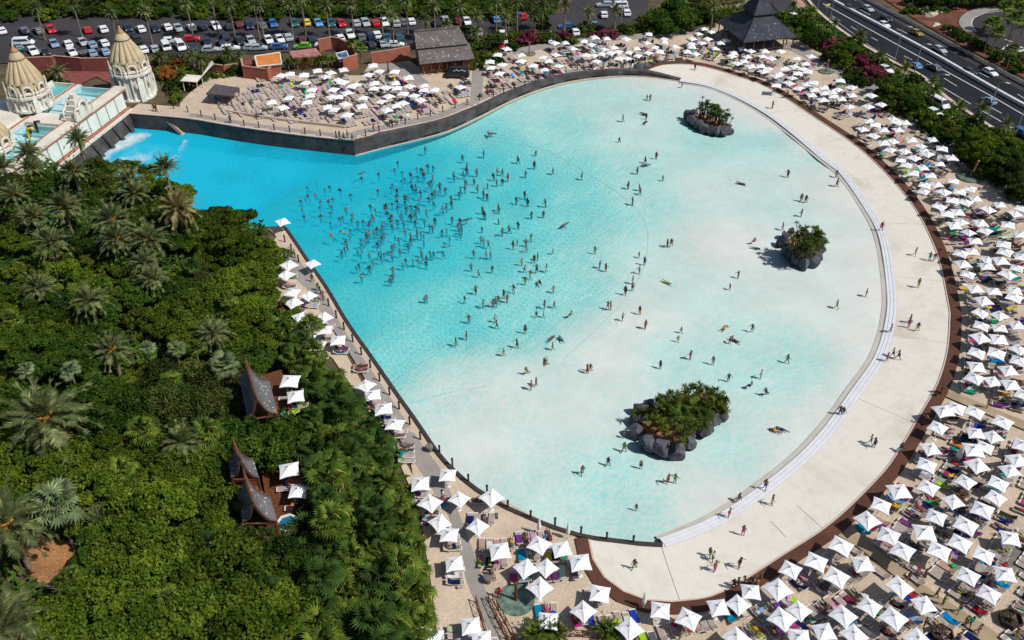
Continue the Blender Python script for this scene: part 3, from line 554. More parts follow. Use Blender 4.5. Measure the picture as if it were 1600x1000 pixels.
def marr(me):
    """mesh -> arrays (V, triangles, material index)"""
    me.calc_loop_triangles(); V=np.empty(len(me.vertices)*3,np.float32); me.vertices.foreach_get('co',V); T=np.empty(len(me.loop_triangles)*3,np.int32); me.loop_triangles.foreach_get('vertices',T)
    mi=np.empty(len(me.loop_triangles),np.int32); me.loop_triangles.foreach_get('material_index',mi); return V.reshape(-1,3),T.reshape(-1,3),mi
def joined(name,arrs,mats,mxs,cols=None,smooth=False):
    """many transformed copies of small meshes as one mesh; arrs: list of (V,T,mi) per copy, mxs: 4x4 per copy"""
    VV=[];TT=[];MI=[];CC=[];n=0
    for k,((V,T,mi),m) in enumerate(zip(arrs,mxs)):
        m=np.array(m); VV.append(V@m[:3,:3].T+m[:3,3]); TT.append(T+n); MI.append(mi); n+=len(V)
        if cols is not None: CC.append(np.tile(cols[k],(len(V),1)))
    return npmesh(name,np.concatenate(VV),[np.concatenate(TT)],mats,np.concatenate(MI),smooth,np.concatenate(CC) if cols is not None else None)
def leafquads(C,Nn,size,aspect=1.3,jit=.6):
    n=len(C); Nn=Nn+rng.normal(0,jit,(n,3)); Nn/=np.linalg.norm(Nn,axis=1)[:,None]; u=np.cross(Nn,rng.normal(0,1,(n,3))); u/=np.linalg.norm(u,axis=1)[:,None]; v=np.cross(Nn,u)
    s=size*rng.uniform(.6,1.3,(n,1)); u=u*s*aspect/2; v=v*s/2
    V=np.stack([C-u,C-v*.9-u*.1,C+u,C+v*.9-u*.1],1).reshape(-1,3); return V,np.arange(n*4).reshape(-1,4)
def crown(Rr,H,nc,nl,ls,rc=.25,low=-.15):
    """clumped crown: leaves spread over the shells of many clumps on an uneven dome, z=0 at crown base"""
    V=[];F=[];n=0
    nlobe=9 if Rr>3 else 5; lobes=[]
    for i in range(nlobe):
        if i==0: z,a=.95,0
        else: z=rng.uniform(.05,.75); a=i*2.39996+rng.uniform(-.3,.3)
        rr=math.sqrt(1-z*z)*rng.uniform(.8,1.0); lobes.append((np.array([rr*Rr*.68*math.cos(a),rr*Rr*.68*math.sin(a),(z*.62+.1)*H*rng.uniform(.75,1.15)]),Rr*rng.uniform(.28,.42)))
    for i in range(nc):
        lc,lr=lobes[i%nlobe]; d=rng.normal(0,1,3); d[2]=abs(d[2])*.9-.3; d/=np.linalg.norm(d); c=lc+d*lr*np.array([1,1,.85]); r=Rr*rc*rng.uniform(.5,1.0)
        d=rng.normal(0,1,(nl,3)); d[:,2]=np.abs(d[:,2])*1.0-.25; d/=np.linalg.norm(d,axis=1)[:,None]
        C=c+d*r*np.array([1,1,.8])*rng.uniform(.7,1.08,(nl,1)); v,f=leafquads(C,d,ls,1.3,.9); V.append(v); F.append(f+n); n+=len(v)
    return np.concatenate(V),np.concatenate(F)
def core(Rr,H):
    bm=bmesh.new(); bmesh.ops.create_icosphere(bm,subdivisions=2,radius=1); V=np.array([v.co[:] for v in bm.verts]); F=np.array([[v.index for v in f.verts] for f in bm.faces]); bm.free()
    V=V*np.array([Rr*.55,Rr*.55,H*.32])*rng.uniform(.85,1.1,(len(V),1))+np.array([0,0,H*.36]); return V,F
def crownmesh(name,m,Rr,H,nc,nl,ls,**k):
    V,F=crown(Rr,H,nc,nl,ls,**k); return npmesh('crown',V,[F],[m])
CR={}
for key,m,Rr,H,nc,nl,ls in (('A',"leafA",4.3,3.8,58,200,.27),('A2',"leafA",4.3,3.3,74,190,.26),('B',"leafB",4.2,3.8,56,200,.25),('O',"leafO",4.0,3.6,60,210,.2),('C',"leafC",2.6,2.2,30,110,.25),('P',"leafP",2.6,2.0,36,90,.28),('R',"leafR",2.8,1.9,40,100,.3),('S',"leafB",2.4,2.0,30,90,.32),('SA',"leafA",2.4,2.0,30,90,.34),('F',"leafB",6.4,6.0,120,200,.32)):
    CR[key]=crownmesh(key,m,Rr,H,nc,nl,ls)
tb=B(); tb.tube([(0,0,0),(.15,.1,.5),(.05,0,1)],[.3,.2,.16],7)
for a in range(4): tb.tube([(.1,.05,.6),(math.cos(a*1.6)*.6,math.sin(a*1.6)*.6,1.15),(math.cos(a*1.6)*1.6,math.sin(a*1.6)*1.6,1.7)],[.14,.1,.04],5)
TRK=tb.mesh('trunk','bark')
def tree(kind,x,y,htot,sc,desc,cat='tree',group=None,sz=1,ground=None):
    """x,y = photo point of the crown's middle; htot = height of crown base"""
    h=htot; p=PG(x,y,h+1.5*sc) if ground is None else ground
    root=empty({'tree':'leafy_tree','bush':'bush'}.get(cat,cat),(p.x,p.y,p.z-.1),rnd()*6.28); link('crown',CR[kind],root,(0,0,h),None,(sc,sc,sc*sz))
    link('trunk',TRK,root,(0,0,0),None,(max(.5,sc)*.8,max(.5,sc)*.8,max(.35,(h+.7)/1.75))); reg(root,desc,'land',cat,group); return root
# palm fronds
def frond(L=3.2,droop=1.0,nl=30,wl=.55,up=.0,w=.095):
    V=[];F=[];pts=[];n=0
    for i in range(nl+1):
        t=i/nl; pts.append(np.array([L*(t-.12*droop*t*t),0,up*t*L+L*(.22*t-.55*droop*t*t)]))
    for i in range(1,nl+1):
        p=pts[i]; q=pts[i-1]; d=p-q; d/=np.linalg.norm(d); t=i/nl; ll=wl*(math.sin(min(1,t*1.15+.12)*PI)**.6 if t<.93 else .35)+.08
        for s in (-1,1):
            a=np.array([d[0]*.55,s*.8,d[2]*.55-.16+.35*rng.random()]); a/=np.linalg.norm(a); e=p+a*ll; wv=d*w
            V+=[q-wv*.3,p+wv*.3,e+wv*.2]; F.append((n,n+1,n+2)); n+=3
    for i in range(0,nl,3):
        p=pts[i]; q=pts[min(i+3,nl)]; w_=.05*(1-i/nl)+.012; V+=[p+[0,w_,0.02],p-[0,w_,-.02],q-[0,w_*.7,-.02],q+[0,w_*.7,.02]]; F+= [(n,n+1,n+2),(n,n+2,n+3)]; n+=4
    return np.array(V),np.array(F)
FR=[frond(3.2,.8),frond(3.2,1.1),frond(3.,1.5),frond(2.8,.45,up=.15)]
FM={k:[npmesh('frond',v,[f],m) for v,f in FR] for k,m in (('date','date'),('dry','datebrown'),('green','fan'))}
def palm_layout(n,sc,seed,elmin=-.55,elmax=1.25):
    r=random.Random(seed); out=[]
    for i in range(n):
        t=i/n; el=elmax-(elmax-elmin)*t**.8+r.uniform(-.1,.1); az=i*2.39996+r.uniform(-.2,.2); k=3 if el>.85 else (0 if el>.3 else (1 if el>-.15 else 2))
        out.append((k,Matrix.Rotation(az,4,'Z')@Matrix.Translation((.12,0,0))@Matrix.Rotation(-el,4,'Y')@Matrix.Scale(sc*r.uniform(.85,1.08),4),el))
    return out
ORB=B()
for i in range(14):
    a=i*2.4; ORB.tube([(0,0,-.1),(math.cos(a)*.35,math.sin(a)*.35,.35),(math.cos(a)*.75,math.sin(a)*.75,.15)],[.05,.07,.12],4)
ORBM=ORB.mesh('flower_stalks','orangefruit')
def ptrunk(h,r0=.26,r1=.2,lean=0,n=7):
    bb=B(); k=6; bb.tube([(lean*(i/k)**2,0,h*i/k) for i in range(k+1)],[r0+(r1-r0)*i/k+(.06 if i==0 else 0) for i in range(k+1)],n); return bb.mesh('trunk','trunk')
PTR={}
def gettr(h,r0=.26,r1=.2):
    k=(round(h*2)/2,r0); 
    if k not in PTR: PTR[k]=ptrunk(k[0],r0,r1)
    return PTR[k]
MERGED={}
def merged(kind,n,seed,sc=1.,elmin=-.55):
    key=(kind,n,seed,sc,elmin)
    if key not in MERGED:
        lay=palm_layout(n,sc,seed,elmin); MERGED[key]=joined('crown',[(*FR[k],np.zeros(len(FR[k][1]),int)) for k,_,_ in lay],[{'date':'date','dry':'datebrown','green':'fan'}[kind]],[m for _,m,_ in lay])
    return MERGED[key]
def datepalm(x,y,h,sc,desc,n=38,parts=True,kind='date',orange=True,group=None,elmin=-.55,rad=.26):
    p=PG(x,y,h); root=empty('date_palm',p,rnd()*6.28); link('trunk',gettr(h,rad,rad*.78),root,sc=(1,1,h/(round(h*2)/2)))
    if parts:
        for k,m,el in palm_layout(n,sc,int(x),elmin):
            o=link('frond',FM['dry' if (kind=='dry' or (el<-.35 and rnd()<.5)) else kind][k],root); o.matrix_basis=Matrix.Translation((0,0,h))@m
    else: link('crown',merged(kind,n,int(x)%3,1.,elmin),root,(0,0,h),None,sc)
    if orange: link('flower_stalks',ORBM,root,(0,0,h+.1),None,sc)
    reg(root,desc,'land','palm tree',group); return root
# fan leaf
def fanleaf(r=.85,pet=1.1,seg=13,droop=.25):
    V=[];F=[];n=0; b=np.array([pet,0,.18*pet])
    V+=[[0,.025,0],[0,-.025,0],b-[0,.02,0],b+[0,.02,0]]; F+=[(0,1,2),(0,2,3)]; n=4
    for i in range(seg):
        a=(i/(seg-1)-.5)*4.6; a1=a-.17; a2=a+.17; L=r*(1-.12*abs(a)/2.3)*rng.uniform(.9,1.08)
        def pt(an,l,z): return b+np.array([math.cos(an)*l,math.sin(an)*l,z])
        z=-droop*L*rng.uniform(.6,1.4); V+=[b,pt(a1,L*.6,-.02),pt(a,L*.62,.05),pt(a,L,z),pt(a2,L*.6,-.02)]; F+=[(n,n+1,n+2),(n+1,n+3,n+2),(n,n+2,n+4),(n+2,n+3,n+4)]; n+=5
    return np.array(V),np.array(F)
FL=[fanleaf(),fanleaf(.9,1.2,14,.4),fanleaf(.8,.9,12,.15)]
FLM={m:[npmesh('leaf',v,[f],m) for v,f in FL] for m in ('fan','fansilver','fandark')}
def fan_layout(n,seed,sc):
    r=random.Random(seed); out=[]
    for i in range(n):
        el=1.3-1.9*(i/n)**.9+r.uniform(-.12,.12); az=i*2.39996+r.uniform(-.2,.2)
        out.append((i%3,Matrix.Rotation(az,4,'Z')@Matrix.Rotation(-el,4,'Y')@Matrix.Scale(sc*r.uniform(.85,1.1),4)))
    return out
def fanpalm(x,y,h,sc,desc,n=22,parts=True,m='fan',group=None):
    p=PG(x,y,h); root=empty('fan_palm',p,rnd()*6.28); link('trunk',gettr(h,.13,.10),root,sc=(1,1,h/(max(.5,round(h*2)/2))))
    if parts:
        for k,mx in fan_layout(n,int(x*7+y),sc): o=link('leaf',FLM[m][k],root); o.matrix_basis=Matrix.Translation((0,0,h))@mx
    else:
        key=('fan',m,n,int(x)%4)
        if key not in MERGED: lay=fan_layout(n,key[3],1.); MERGED[key]=joined('crown',[(*FL[k],np.zeros(len(FL[k][1]),int)) for k,_ in lay],[m],[q for _,q in lay])
        link('crown',MERGED[key],root,(0,0,h),None,sc)
    reg(root,desc,'land','palm tree',group); return root
# ---------------------------------------------------------------- the palace (wave chambers and domes)
O=Vector((-75.4,170.6)); U=Vector((-5,-28.5)).normalized(); Wv=Vector((U.y,-U.x)) # Wv points away from the pool
if Wv.x>0: Wv=-Wv
AZ=math.atan2(U.y,U.x)
def LP(u,w,z): q=O+U*u+Wv*w; return Vector((q.x,q.y,z))
pal=empty('wave_palace',LP(14,6,0),label='long cream wave palace with teal tanks and salmon trim above the pool',cat='building')
def pbox(name,m,u0,u1,w0,w1,z0,z1,bat=0):
    a=[LP(u0,w0-bat,z0),LP(u1,w0-bat,z0),LP(u1,w1,z0),LP(u0,w1,z0)]; b=[LP(u0,w0,z1),LP(u1,w0,z1),LP(u1,w1,z1),LP(u0,w1,z1)]
    bb=B().add(a+b,[(0,1,2,3),(7,6,5,4),(0,4,5,1),(1,5,6,2),(2,6,7,3),(3,7,4,0)]); me=bb.mesh(name,m); bm=bmesh.new(); bm.from_mesh(me); bmesh.ops.recalc_face_normals(bm,faces=bm.faces); bm.to_mesh(me); bm.free()
    return wparent(link(name,me),pal)
LN=46
pbox('rock_plinth','darkwall',-2,LN,.2,2.2,-3.6,3.0,bat=1.2)
for i in range(12):
    u=1+i*3.7; bb=B(); a=LP(u,-.9,-.6); b=LP(u+1.2,.1,3.0); bb.tube([a,LP(u+.4,-.45,1.2),b],[.5,.42,.3],6); wparent(bb.obj('rock_rib','darkwall'),pal)
pbox('foot_ledge','palace',1.5,LN,.1,1.9,3.0,3.45); pbox('salmon_band','salmon',1.5,LN,.6,1.9,3.45,3.75)
pbox('panel_wall_core','palegreen',1.5,LN,1.55,2.3,3.7,7.25)
i=0;u=2.0
while u<LN-3:
    pbox('wall_panel','palegreen',u+.12,u+3.0,1.25,1.56,3.9,6.9,bat=.25); u+=3.2
pbox('coping_fascia','salmon',1.,LN,1.1,1.5,6.95,7.25); pbox('coping','palace',.5,LN,1.2,3.4,7.25,7.55)
pbox('coping_trim','salmon',.5,LN,3.4,3.65,7.2,7.62)
# tanks: floor, walls, dividers
def tank(u0,u1,w0,w1,zf,m,n,zt=7.2,lean=.0,fm='palecyan'):
    pbox('tank_floor',m,u0,u1,w0,w1,zf-.3,zf); pbox('tank_wall',fm,u0,u1,w1,w1+.3,zf-.3,zt); pbox('tank_wall',fm,u0-.3,u0,w0,w1,zf-.3,zt); pbox('tank_wall',fm,u1,u1+.3,w0,w1,zf-.3,zt)
    for i in range(1,n):
        u=u0+(u1-u0)*i/n; pbox('tank_divider',fm,u-.12,u+.12,w0,w1,zf,zt-.15)
        bb=B(); bb.add([LP(u+.12,w0,zf),LP(u+.12,w1,zf),LP(u+.12,w1,zt-.3),LP(u+(u1-u0)/n*.5,w1,zf)],[(0,1,2),(1,3,2),(0,2,3)]); wparent(bb.obj('ramp_fin',fm),pal)
tank(1.5,14.9,3.7,10.4,6.3,'teal',5); tank(19.8,45,3.7,10.4,6.3,'teal',8)
pbox('deck_over_tanks','palace',15.2,19.5,3.7,10.4,3.,7.7)
pbox('inner_walk','palace',.5,LN,10.7,11.6,3.,7.3); pbox('inner_trim','salmon',.5,LN,11.6,11.9,3.,7.45); pbox('outer_walk','palace',.5,LN,11.9,12.5,3.,7.2)
tank(.5,12.,12.5,16.9,6.6,'teal',1,zt=7.3,fm='palace'); tank(27,45,12.5,16.9,6.6,'teal',1,zt=7.3,fm='palace')
pbox('outer_wall','palace',0,12.5,17.2,17.6,3,7.5); pbox('outer_wall','palace',26.7,LN,17.2,17.6,3,7.5)
bb=B(); 
for u in (20.5,22.4): bb.tube([LP(u,7.6,4.5),LP(u,7.6,8.4),LP(u+.4,6.3,8.7)],.25,8)
wparent(bb.obj('tank_pipe','darkwall'),pal); bb=B(); bb.tube([LP(23.3,7.6,4.5),LP(23.4,7.2,8.3),LP(23.5,6.,8.6)],.28,8); wparent(bb.obj('yellow_pipe','yellow'),pal)
def arch(r,t,h,n=12,y=0):
    """pointed ornamental arch with flame crest, in the XZ plane"""
    bb=B(); pts=[(-r,y,0)]+[(-r*math.cos(PI*i/n),y,h*.45+math.sin(PI*i/n)**.8*h*.55) for i in range(n+1)]+[(r,y,0)]
    bb.tube(pts,t,6)
    for i in range(1,n): q=pts[i+1]; bb.tube([q,(q[0]*1.18,q[1],q[2]+t*2.6)],[t*.8,t*.15],5)
    bb.tube([(0,y,h),(0,y,h*1.35)],[t*1.1,.03],6); return bb
archA=arch(1.05,.2,2.3).mesh('crested_arch','palace'); archB=arch(.8,.16,1.9).mesh('crested_arch','palace')
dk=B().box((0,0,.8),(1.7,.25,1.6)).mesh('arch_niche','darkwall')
def petal(r0,r1,z0,z1,n,k=5,bul=.12):
    """one rounded rib panel of a dome, spanning one n-th of the turn, around +X"""
    a=PI/n*.93; V=[];F=[]
    for i in range(k+1):
        t=i/k; r=r0+(r1-r0)*(t**1.25); z=z0+(z1-z0)*t
        for j in range(5): s=(j/4-.5)*2; aa=s*a; rr=r+r*bul*(1-s*s); V.append((rr*math.cos(aa),rr*math.sin(aa),z))
    F=[(i*5+j,i*5+j+1,(i+1)*5+j+1,(i+1)*5+j) for i in range(k) for j in range(4)]
    n0=len(V); V+=[(V[j][0]*.93,V[j][1]*.93,V[j][2]) for j in range(5)]; F+=[(j+1,j,n0+j,n0+j+1) for j in range(4)]
    return B().add(V,F)
PIN=B().tube([(0,0,0),(0,0,.7),(0,0,.8),(0,0,1.3),(0,0,1.4),(0,0,1.8),(0,0,2.9)],[.42,.5,.3,.4,.22,.26,.03],7).mesh('pinnacle','palace')
BUT=B().box((0,0,2.2),(1.1,1.3,4.4)).box((-.1,0,4.9),(.8,1.,1.)).box((-.15,0,5.8),(.5,.7,.9)).mesh('buttress','palegreen')
def dome(c,base,hb,label,s=1.,full=True,zs=1.):
    """tower of fluted columns under a ribbed cone dome"""
    rt=empty('domed_tower',c,.3,(s,s,s*zs),label=label,cat='tower')
    bb=B(); bb.lathe([(5.2,0),(5.2,.5),(4.6,.7),(4.4,hb-1.5),(4.9,hb-1.2),(4.9,hb-.7),(4.5,hb-.4),(4.7,hb),(0.01,hb)],28,cap=False); bb.obj('tower_drum','palegreen',rt,smooth=False)
    cmh=B().lathe([(.42,0),(.42,.4),(.3,.6),(.3,hb-2.3),(.45,hb-1.9),(.45,hb-1.6)],8).mesh('column','palace')
    for i in range(16): a=i*PI/8; link('column',cmh,rt,(4.7*math.cos(a),4.7*math.sin(a),.5))
    bb=B(); bb.lathe([(4.8,hb-1.4),(5.35,hb-1.1),(5.35,hb-.6),(4.6,hb-.5)],28,cap=False); bb.lathe([(5.0,hb-.2),(5.0,hb+.2),(4.5,hb+.35)],28,cap=False); bb.obj('cornice','palace',rt)
    pl=petal(4.25,4.0,hb+.1,hb+2.4,14,3).mesh('lower_dome_panel','domecream'); pu=petal(4.1,1.55,hb+2.1,hb+7.0,14,6).mesh('dome_panel','domecream')
    for i in range(14): link('lower_dome_panel',pl,rt,(0,0,0),(0,0,(i+.5)*PI/7)); link('dome_panel',pu,rt,(0,0,0),(0,0,i*PI/7))
    bb=B(); bb.lathe([(4.15,hb),(4.,hb+2.2),(1.6,hb+6.9)],28,cap=False); bb.obj('dome_shell',M.setdefault('domedark',mat('dome_groove',(.26,.20,.12),.9,.1)),rt)
    bb=B(); bb.lathe([(1.5,hb+6.7),(1.95,hb+6.85),(1.9,hb+7.1),(1.2,hb+8.1),(.8,hb+8.35)],20,cap=False); bb.obj('dome_cap','domecream',rt,smooth=True)
    bb=B(); bb.lathe([(1.98,hb+6.75),(2.0,hb+6.8),(1.98,hb+6.88)],20,cap=False); bb.obj('cap_rim','post',rt)
    bb=B(); bb.lathe([(.9,hb+8.3),(.95,hb+8.5),(.45,hb+9.2),(.12,hb+9.5)],14); bb.obj('cap_finial','capred',rt,smooth=True)
    bb=B(); bb.lathe([(.05,hb+9.4),(.2,hb+9.65),(.12,hb+9.85),(.02,hb+10)],8); bb.obj('knob','palace',rt)
    for i in range(8):
        a=i*PI/4+.2; rr=4.9; 
        o=link('crested_arch',archA,rt,(rr*math.cos(a),rr*math.sin(a),hb-.6),(0,0,a+PI/2)); link('arch_niche',dk,rt,((rr-.5)*math.cos(a),(rr-.5)*math.sin(a),hb-.6),(0,0,a+PI/2),.8)
        link('pinnacle',PIN,rt,(5.1*math.cos(a+.4),5.1*math.sin(a+.4),hb-1.2),(0,0,a)); link('pinnacle',PIN,rt,(5.25*math.cos(a),5.25*math.sin(a),hb-3.8),(0,0,a),.8)
        if i%2==0: link('buttress',BUT,rt,(5.1*math.cos(a+.2),5.1*math.sin(a+.2),0),(0,0,a+.2),(1,1,hb/7))
    return rt
dc=P(214,150,3); dome((dc.x,dc.y,3.),0,7.4,'tall cream ribbed dome tower with terracotta cap at the right end of the palace',.76,zs=1.1)
dc=P(51,166,7.8); dome((dc.x,dc.y,7.8),0,4.2,'wide cream ribbed dome tower with terracotta cap on the stepped white terrace',.72,zs=1.16)
pq=[LP(11,13,0),LP(27.5,13,0),LP(29,17,0),LP(27,26,0),LP(12,26,0),LP(9.5,18,0)]
st=empty('dome_terrace',(*LP(18,18,3)[:2],3),label='stepped white terrace carrying the left dome tower',cat='terrace')
for r,z0,z1,mm in ((1.,2.5,5.2,'palegreen'),(1.03,5.2,5.6,'palace'),(.96,5.6,6.5,'palegreen'),(.99,6.5,6.9,'palace'),(.9,6.9,7.9,'palace')):
    c=sum((q for q in pq),Vector())/6; wparent(B().prism([tuple((c+(q-c)*r)[:2]) for q in pq],z0,z1).obj('terrace_step',mm),st)
dc=P(-8,252,4.5); dome((dc.x,dc.y,4.5),0,4.4,'ribbed cream dome tower cut by the left edge of the frame',.8)
# carved gable on the coping
gb=empty('carved_gable',LP(15.2,2.2,7.5),AZ,label='white carved gable standing on the palace coping between the two tank rows',cat='gable')
for z,w_,d_ in ((0,5.,2.4),(.9,4.2,2.),(1.8,3.2,1.6),(2.7,2.2,1.2),(3.6,1.2,.8)): B().box((0,0,z+.42),(w_,d_,.85)).obj('gable_tier','palace',gb)
for k,(x,z,s) in enumerate(((-1.9,.4,1.),(1.9,.4,1.),(0,.6,1.35),(0,2.4,.8),(-1.1,1.6,.7),(1.1,1.6,.7))): link('crested_arch',archA,gb,(x,-1.1 if k!=2 else -1.3,z),(0,0,0),s*.8)
for k,(x,z,s) in enumerate(((-1.9,.4,1.),(1.9,.4,1.),(0,.6,1.35))): link('crested_arch',archA,gb,(x,1.2,z),(0,0,0),s*.8)
# stair on the wall
sr=empty('pool_stair',P(262,190,0),label='narrow dark stair slanting down the wave wall into the water',cat='stair'); p0=Vector(P(252,176,3.)); p1=Vector(P(286,208,0.1))
for i in range(14):
    q=p0.lerp(p1,i/13)+Vector((0,-.4,0)); wparent(B().box(q,(.55,1.1,.22)).obj('step','beigeband'),sr)
tb=B(); 
for s in (-.5,.5): tb.tube([p0+Vector((0,-.4+s,.35)),p1+Vector((0,-.4+s,.35))],.07,5)
wparent(tb.obj('stair_rail','post'),sr)
# ---------------------------------------------------------------- thatched lodge, pavilion, compounds
def lodge():
    a=P(661,116,3.1); b=P(737,108,3.1); X=(b-a); Ln=X.length; az=math.atan2(X.y,X.x); r=empty('thatched_lodge',a,az,label='timber lodge with two tier speckled grey thatched roof beside the car park',cat='building')
    D=8.6
    B().box((Ln/2,D/2,1.2),(Ln-.3,D-1.2,2.4)).obj('wall','woodtan',r)
    B().add([(.0,.5,2.4),(.0,D-.3,2.4),(.0,D/2+.3,7.2),(.25,.5,2.4),(.25,D-.3,2.4),(.25,D/2+.3,7.2)],[(0,1,2),(5,4,3),(0,3,4,1),(1,4,5,2),(2,5,3,0)]).obj('gable_wall','woodtan',r)
    def slab(n,pts,th=.25):
        pts=[Vector(p) for p in pts]; nn=(pts[1]-pts[0]).cross(pts[2]-pts[0]).normalized()*th
        B().add(pts+[p-nn for p in pts],[(0,1,2,3),(7,6,5,4),(0,4,5,1),(1,5,6,2),(2,6,7,3),(3,7,4,0)]).obj(n,'thatch',r)
    slab('lower_roof',[(-.7,-.6,2.5),(Ln+.6,-.6,2.5),(Ln+.2,2.4,5.0),(-.4,2.4,5.0)]); slab('lower_roof',[(Ln+.6,D+.6,2.5),(-.7,D+.6,2.5),(-.4,D-1.6,4.9),(Ln+.2,D-1.6,4.9)])
    slab('upper_roof',[(-.8,1.7,5.1),(Ln-.2,1.7,5.1),(Ln-1.4,D/2+.4,7.9),(-.6,D/2+.4,7.9)]); slab('upper_roof',[(Ln-.2,D-.9,5.1),(-.8,D-.9,5.1),(-.6,D/2+.4,7.9),(Ln-1.4,D/2+.4,7.9)])
    B().box((Ln/2-.9,D/2+.4,7.95),(Ln-.9,.5,.3)).obj('ridge_cap','thatch',r)
    pm=B().box((0,0,1.25),(.25,.25,2.5)).mesh('timber_post','wood')
    for i in range(7): link('timber_post',pm,r,(i*Ln/6,-.1,0))
    for x in (2.5,5.5,8.5): B().box((x,.42,1.1),(1.6,.12,1.6)).obj('shutter','wood',r)
lodge()
def pavilion():
    z=2.2; Bp=P(1162,66,z+3); C=P(1246,57,z+3); A=P(1120,32,z+3); D=A+C-Bp; c=(A+C)/2; r=empty('pavilion',(c.x,c.y,z),label='large open pavilion with a two tier black pyramid roof speckled white at the far beach',cat='building')
    q=[v-Vector((c.x,c.y,z)) for v in (A,Bp,C,D)]; 
    def tier(n,f0,z0,f1,z1,zz=.2):
        a=[Vector((v.x*f0,v.y*f0,z0)) for v in q]; b=[Vector((v.x*f1,v.y*f1,z1)) for v in q]
        for i in range(4):
            j=(i+1)%4; B().add([a[i],a[j],b[j],b[i],a[i]-Vector((0,0,zz)),a[j]-Vector((0,0,zz))],[(0,1,2,3),(0,4,5,1)]).obj(n,'dkshingle',r)
            B().tube([a[i],b[i]],.14,5).obj('hip_ridge','dkshingle',r)
    tier('lower_roof',1,3.,.30,6.9); tier('upper_roof',.40,7.3,.05,11.6)
    B().prism([(v.x*.29,v.y*.29) for v in q],5.5,7.9).obj('clerestory','wood',r); B().prism([(v.x*.75,v.y*.75) for v in q],0,.15).obj('floor_slab','path',r)
    pm=B().box((0,0,1.5),(.25,.25,3.)).mesh('timber_post','wood')
    for i in range(4):
        for t in (0,.2,.4,.6,.8): v=q[i].lerp(q[(i+1)%4],t)*.92; link('timber_post',pm,r,(v.x,v.y,0))
    B().box((0,0,1.),(6,4,1.1)).obj('bar_counter','wood',r); B().tube([(0,0,11.5),(0,0,12.5)],[.2,.05],6).obj('finial','dkshingle',r)
pavilion()
def boxwall(px,h,m,label,cat='wall',th=.35,name='compound_wall',cap=True,closed=False):
    w=[PG(*q) for q in px]; 
    if closed: w.append(w[0])
    r=empty(name,w[0],label=label,cat=cat)
    for i in range(len(w)-1):
        a,b=w[i],w[i+1]; d=b-a; d.z=0; c=(a+b)/2; az=math.atan2(d.y,d.x); zz=min(a.z,b.z)
        wparent(B().box((0,0,(h+.2)/2-.2),(d.length+th-.01*i,th,h+.2)).obj('wall_section',m,loc=(c.x,c.y,zz),rot=az),r)
        if cap: wparent(B().box((0,0,h+.05),(d.length+th+.08-.01*i,th+.1,.08)).obj('wall_cap','salmonpave',loc=(c.x,c.y,zz),rot=az),r)
    return r
boxwall([(48,110),(85,109),(91,107),(130,111),(172,111)],2.9,'pinkwall','dark pink stepped wall along the car park behind the palace domes')
boxwall([(582,100),(606,97),(626,93),(640,90)],2.6,'terracotta','terracotta wall with a dark drainpipe beside the lodge')
r=boxwall([(379,106),(383,122),(420,127),(425,124)],2.7,'terracotta','terracotta walled yard round the orange roofed shed at the far beach')
def flatroof(px,z,m,name,label,h=2.6,rimm=None,wm='terracotta',tilt=0,th=.3):
    w=[P(x,y,z+3.3+(tilt if i in(2,3) else 0)) for i,(x,y) in enumerate(px)]; c=sum(w,Vector())/len(w); r=empty(name,(c.x,c.y,3.3),label=label,cat='building'); l=[v-r.location for v in w]
    cc=sum(l,Vector())/len(l); V=l+[v-Vector((0,0,th)) for v in l]; n=len(l)
    me=B().add(V,[tuple(range(n)),tuple(range(2*n-1,n-1,-1))]+[(i,(i+1)%n,n+(i+1)%n,n+i) for i in range(n)]).mesh('roof',m); bm=bmesh.new(); bm.from_mesh(me); bmesh.ops.recalc_face_normals(bm,faces=bm.faces); bm.to_mesh(me); bm.free(); link('roof',me,r)
    if rimm:
        for i in range(n): B().tube([l[i],l[(i+1)%n]],.17,5).obj('roof_rim',rimm,r)
    if wm=='wood':
        for v in l: B().tube([(v.x*.9,v.y*.9,0),(v.x*.9,v.y*.9,v.z-.3)],.1,6).obj('post','wood',r)
        return r
    B().prism([((v.x-cc.x)*.93+cc.x,(v.y-cc.y)*.93+cc.y) for v in l],-.3,min(v.z for v in l)-th-.01).obj('wall',wm,r); return r
flatroof([(402,104),(440,100),(437,82),(398,88)],2.6,'orangeroof','tiled_shed','shed with a sloping bright orange tiled roof edged in white',rimm='palace',tilt=.5)
flatroof([(382,101),(400,99),(398,90),(380,92)],2.,'pinkwall','utility_shed','dark flat roofed shed left of the orange tiled shed')
flatroof([(457,90),(502,86),(494,75),(452,80)],2.5,'pinkroof','store_building','store with a dusty pink sloping roof behind the areca palms',tilt=.4)
flatroof([(529,92),(545,89),(541,80),(525,84)],2.3,'blueroof','blue_roofed_kiosk','small kiosk with a bright blue roof inside the terracotta yard',rimm='palace',wm='pinkwall')
boxwall([(500,80),(519,76),(533,78),(553,88),(559,104),(538,110)],2.7,'terracotta','terracotta yard wall beside the blue roofed kiosk')
boxwall([(330,112),(352,115),(372,112)],1.8,'terracotta','low terracotta wall behind the palms right of the palace')
flatroof([(322,146),(361,150),(374,137),(336,131)],2.2,M.setdefault('dkroof',mat('dark_flat_roof',(.09,.07,.075),.8,.2,n=[(1,.8,1.2,4)])),'shade_deck','dark flat shade roof on posts at the left of the far sun terrace',h=2,wm='wood')
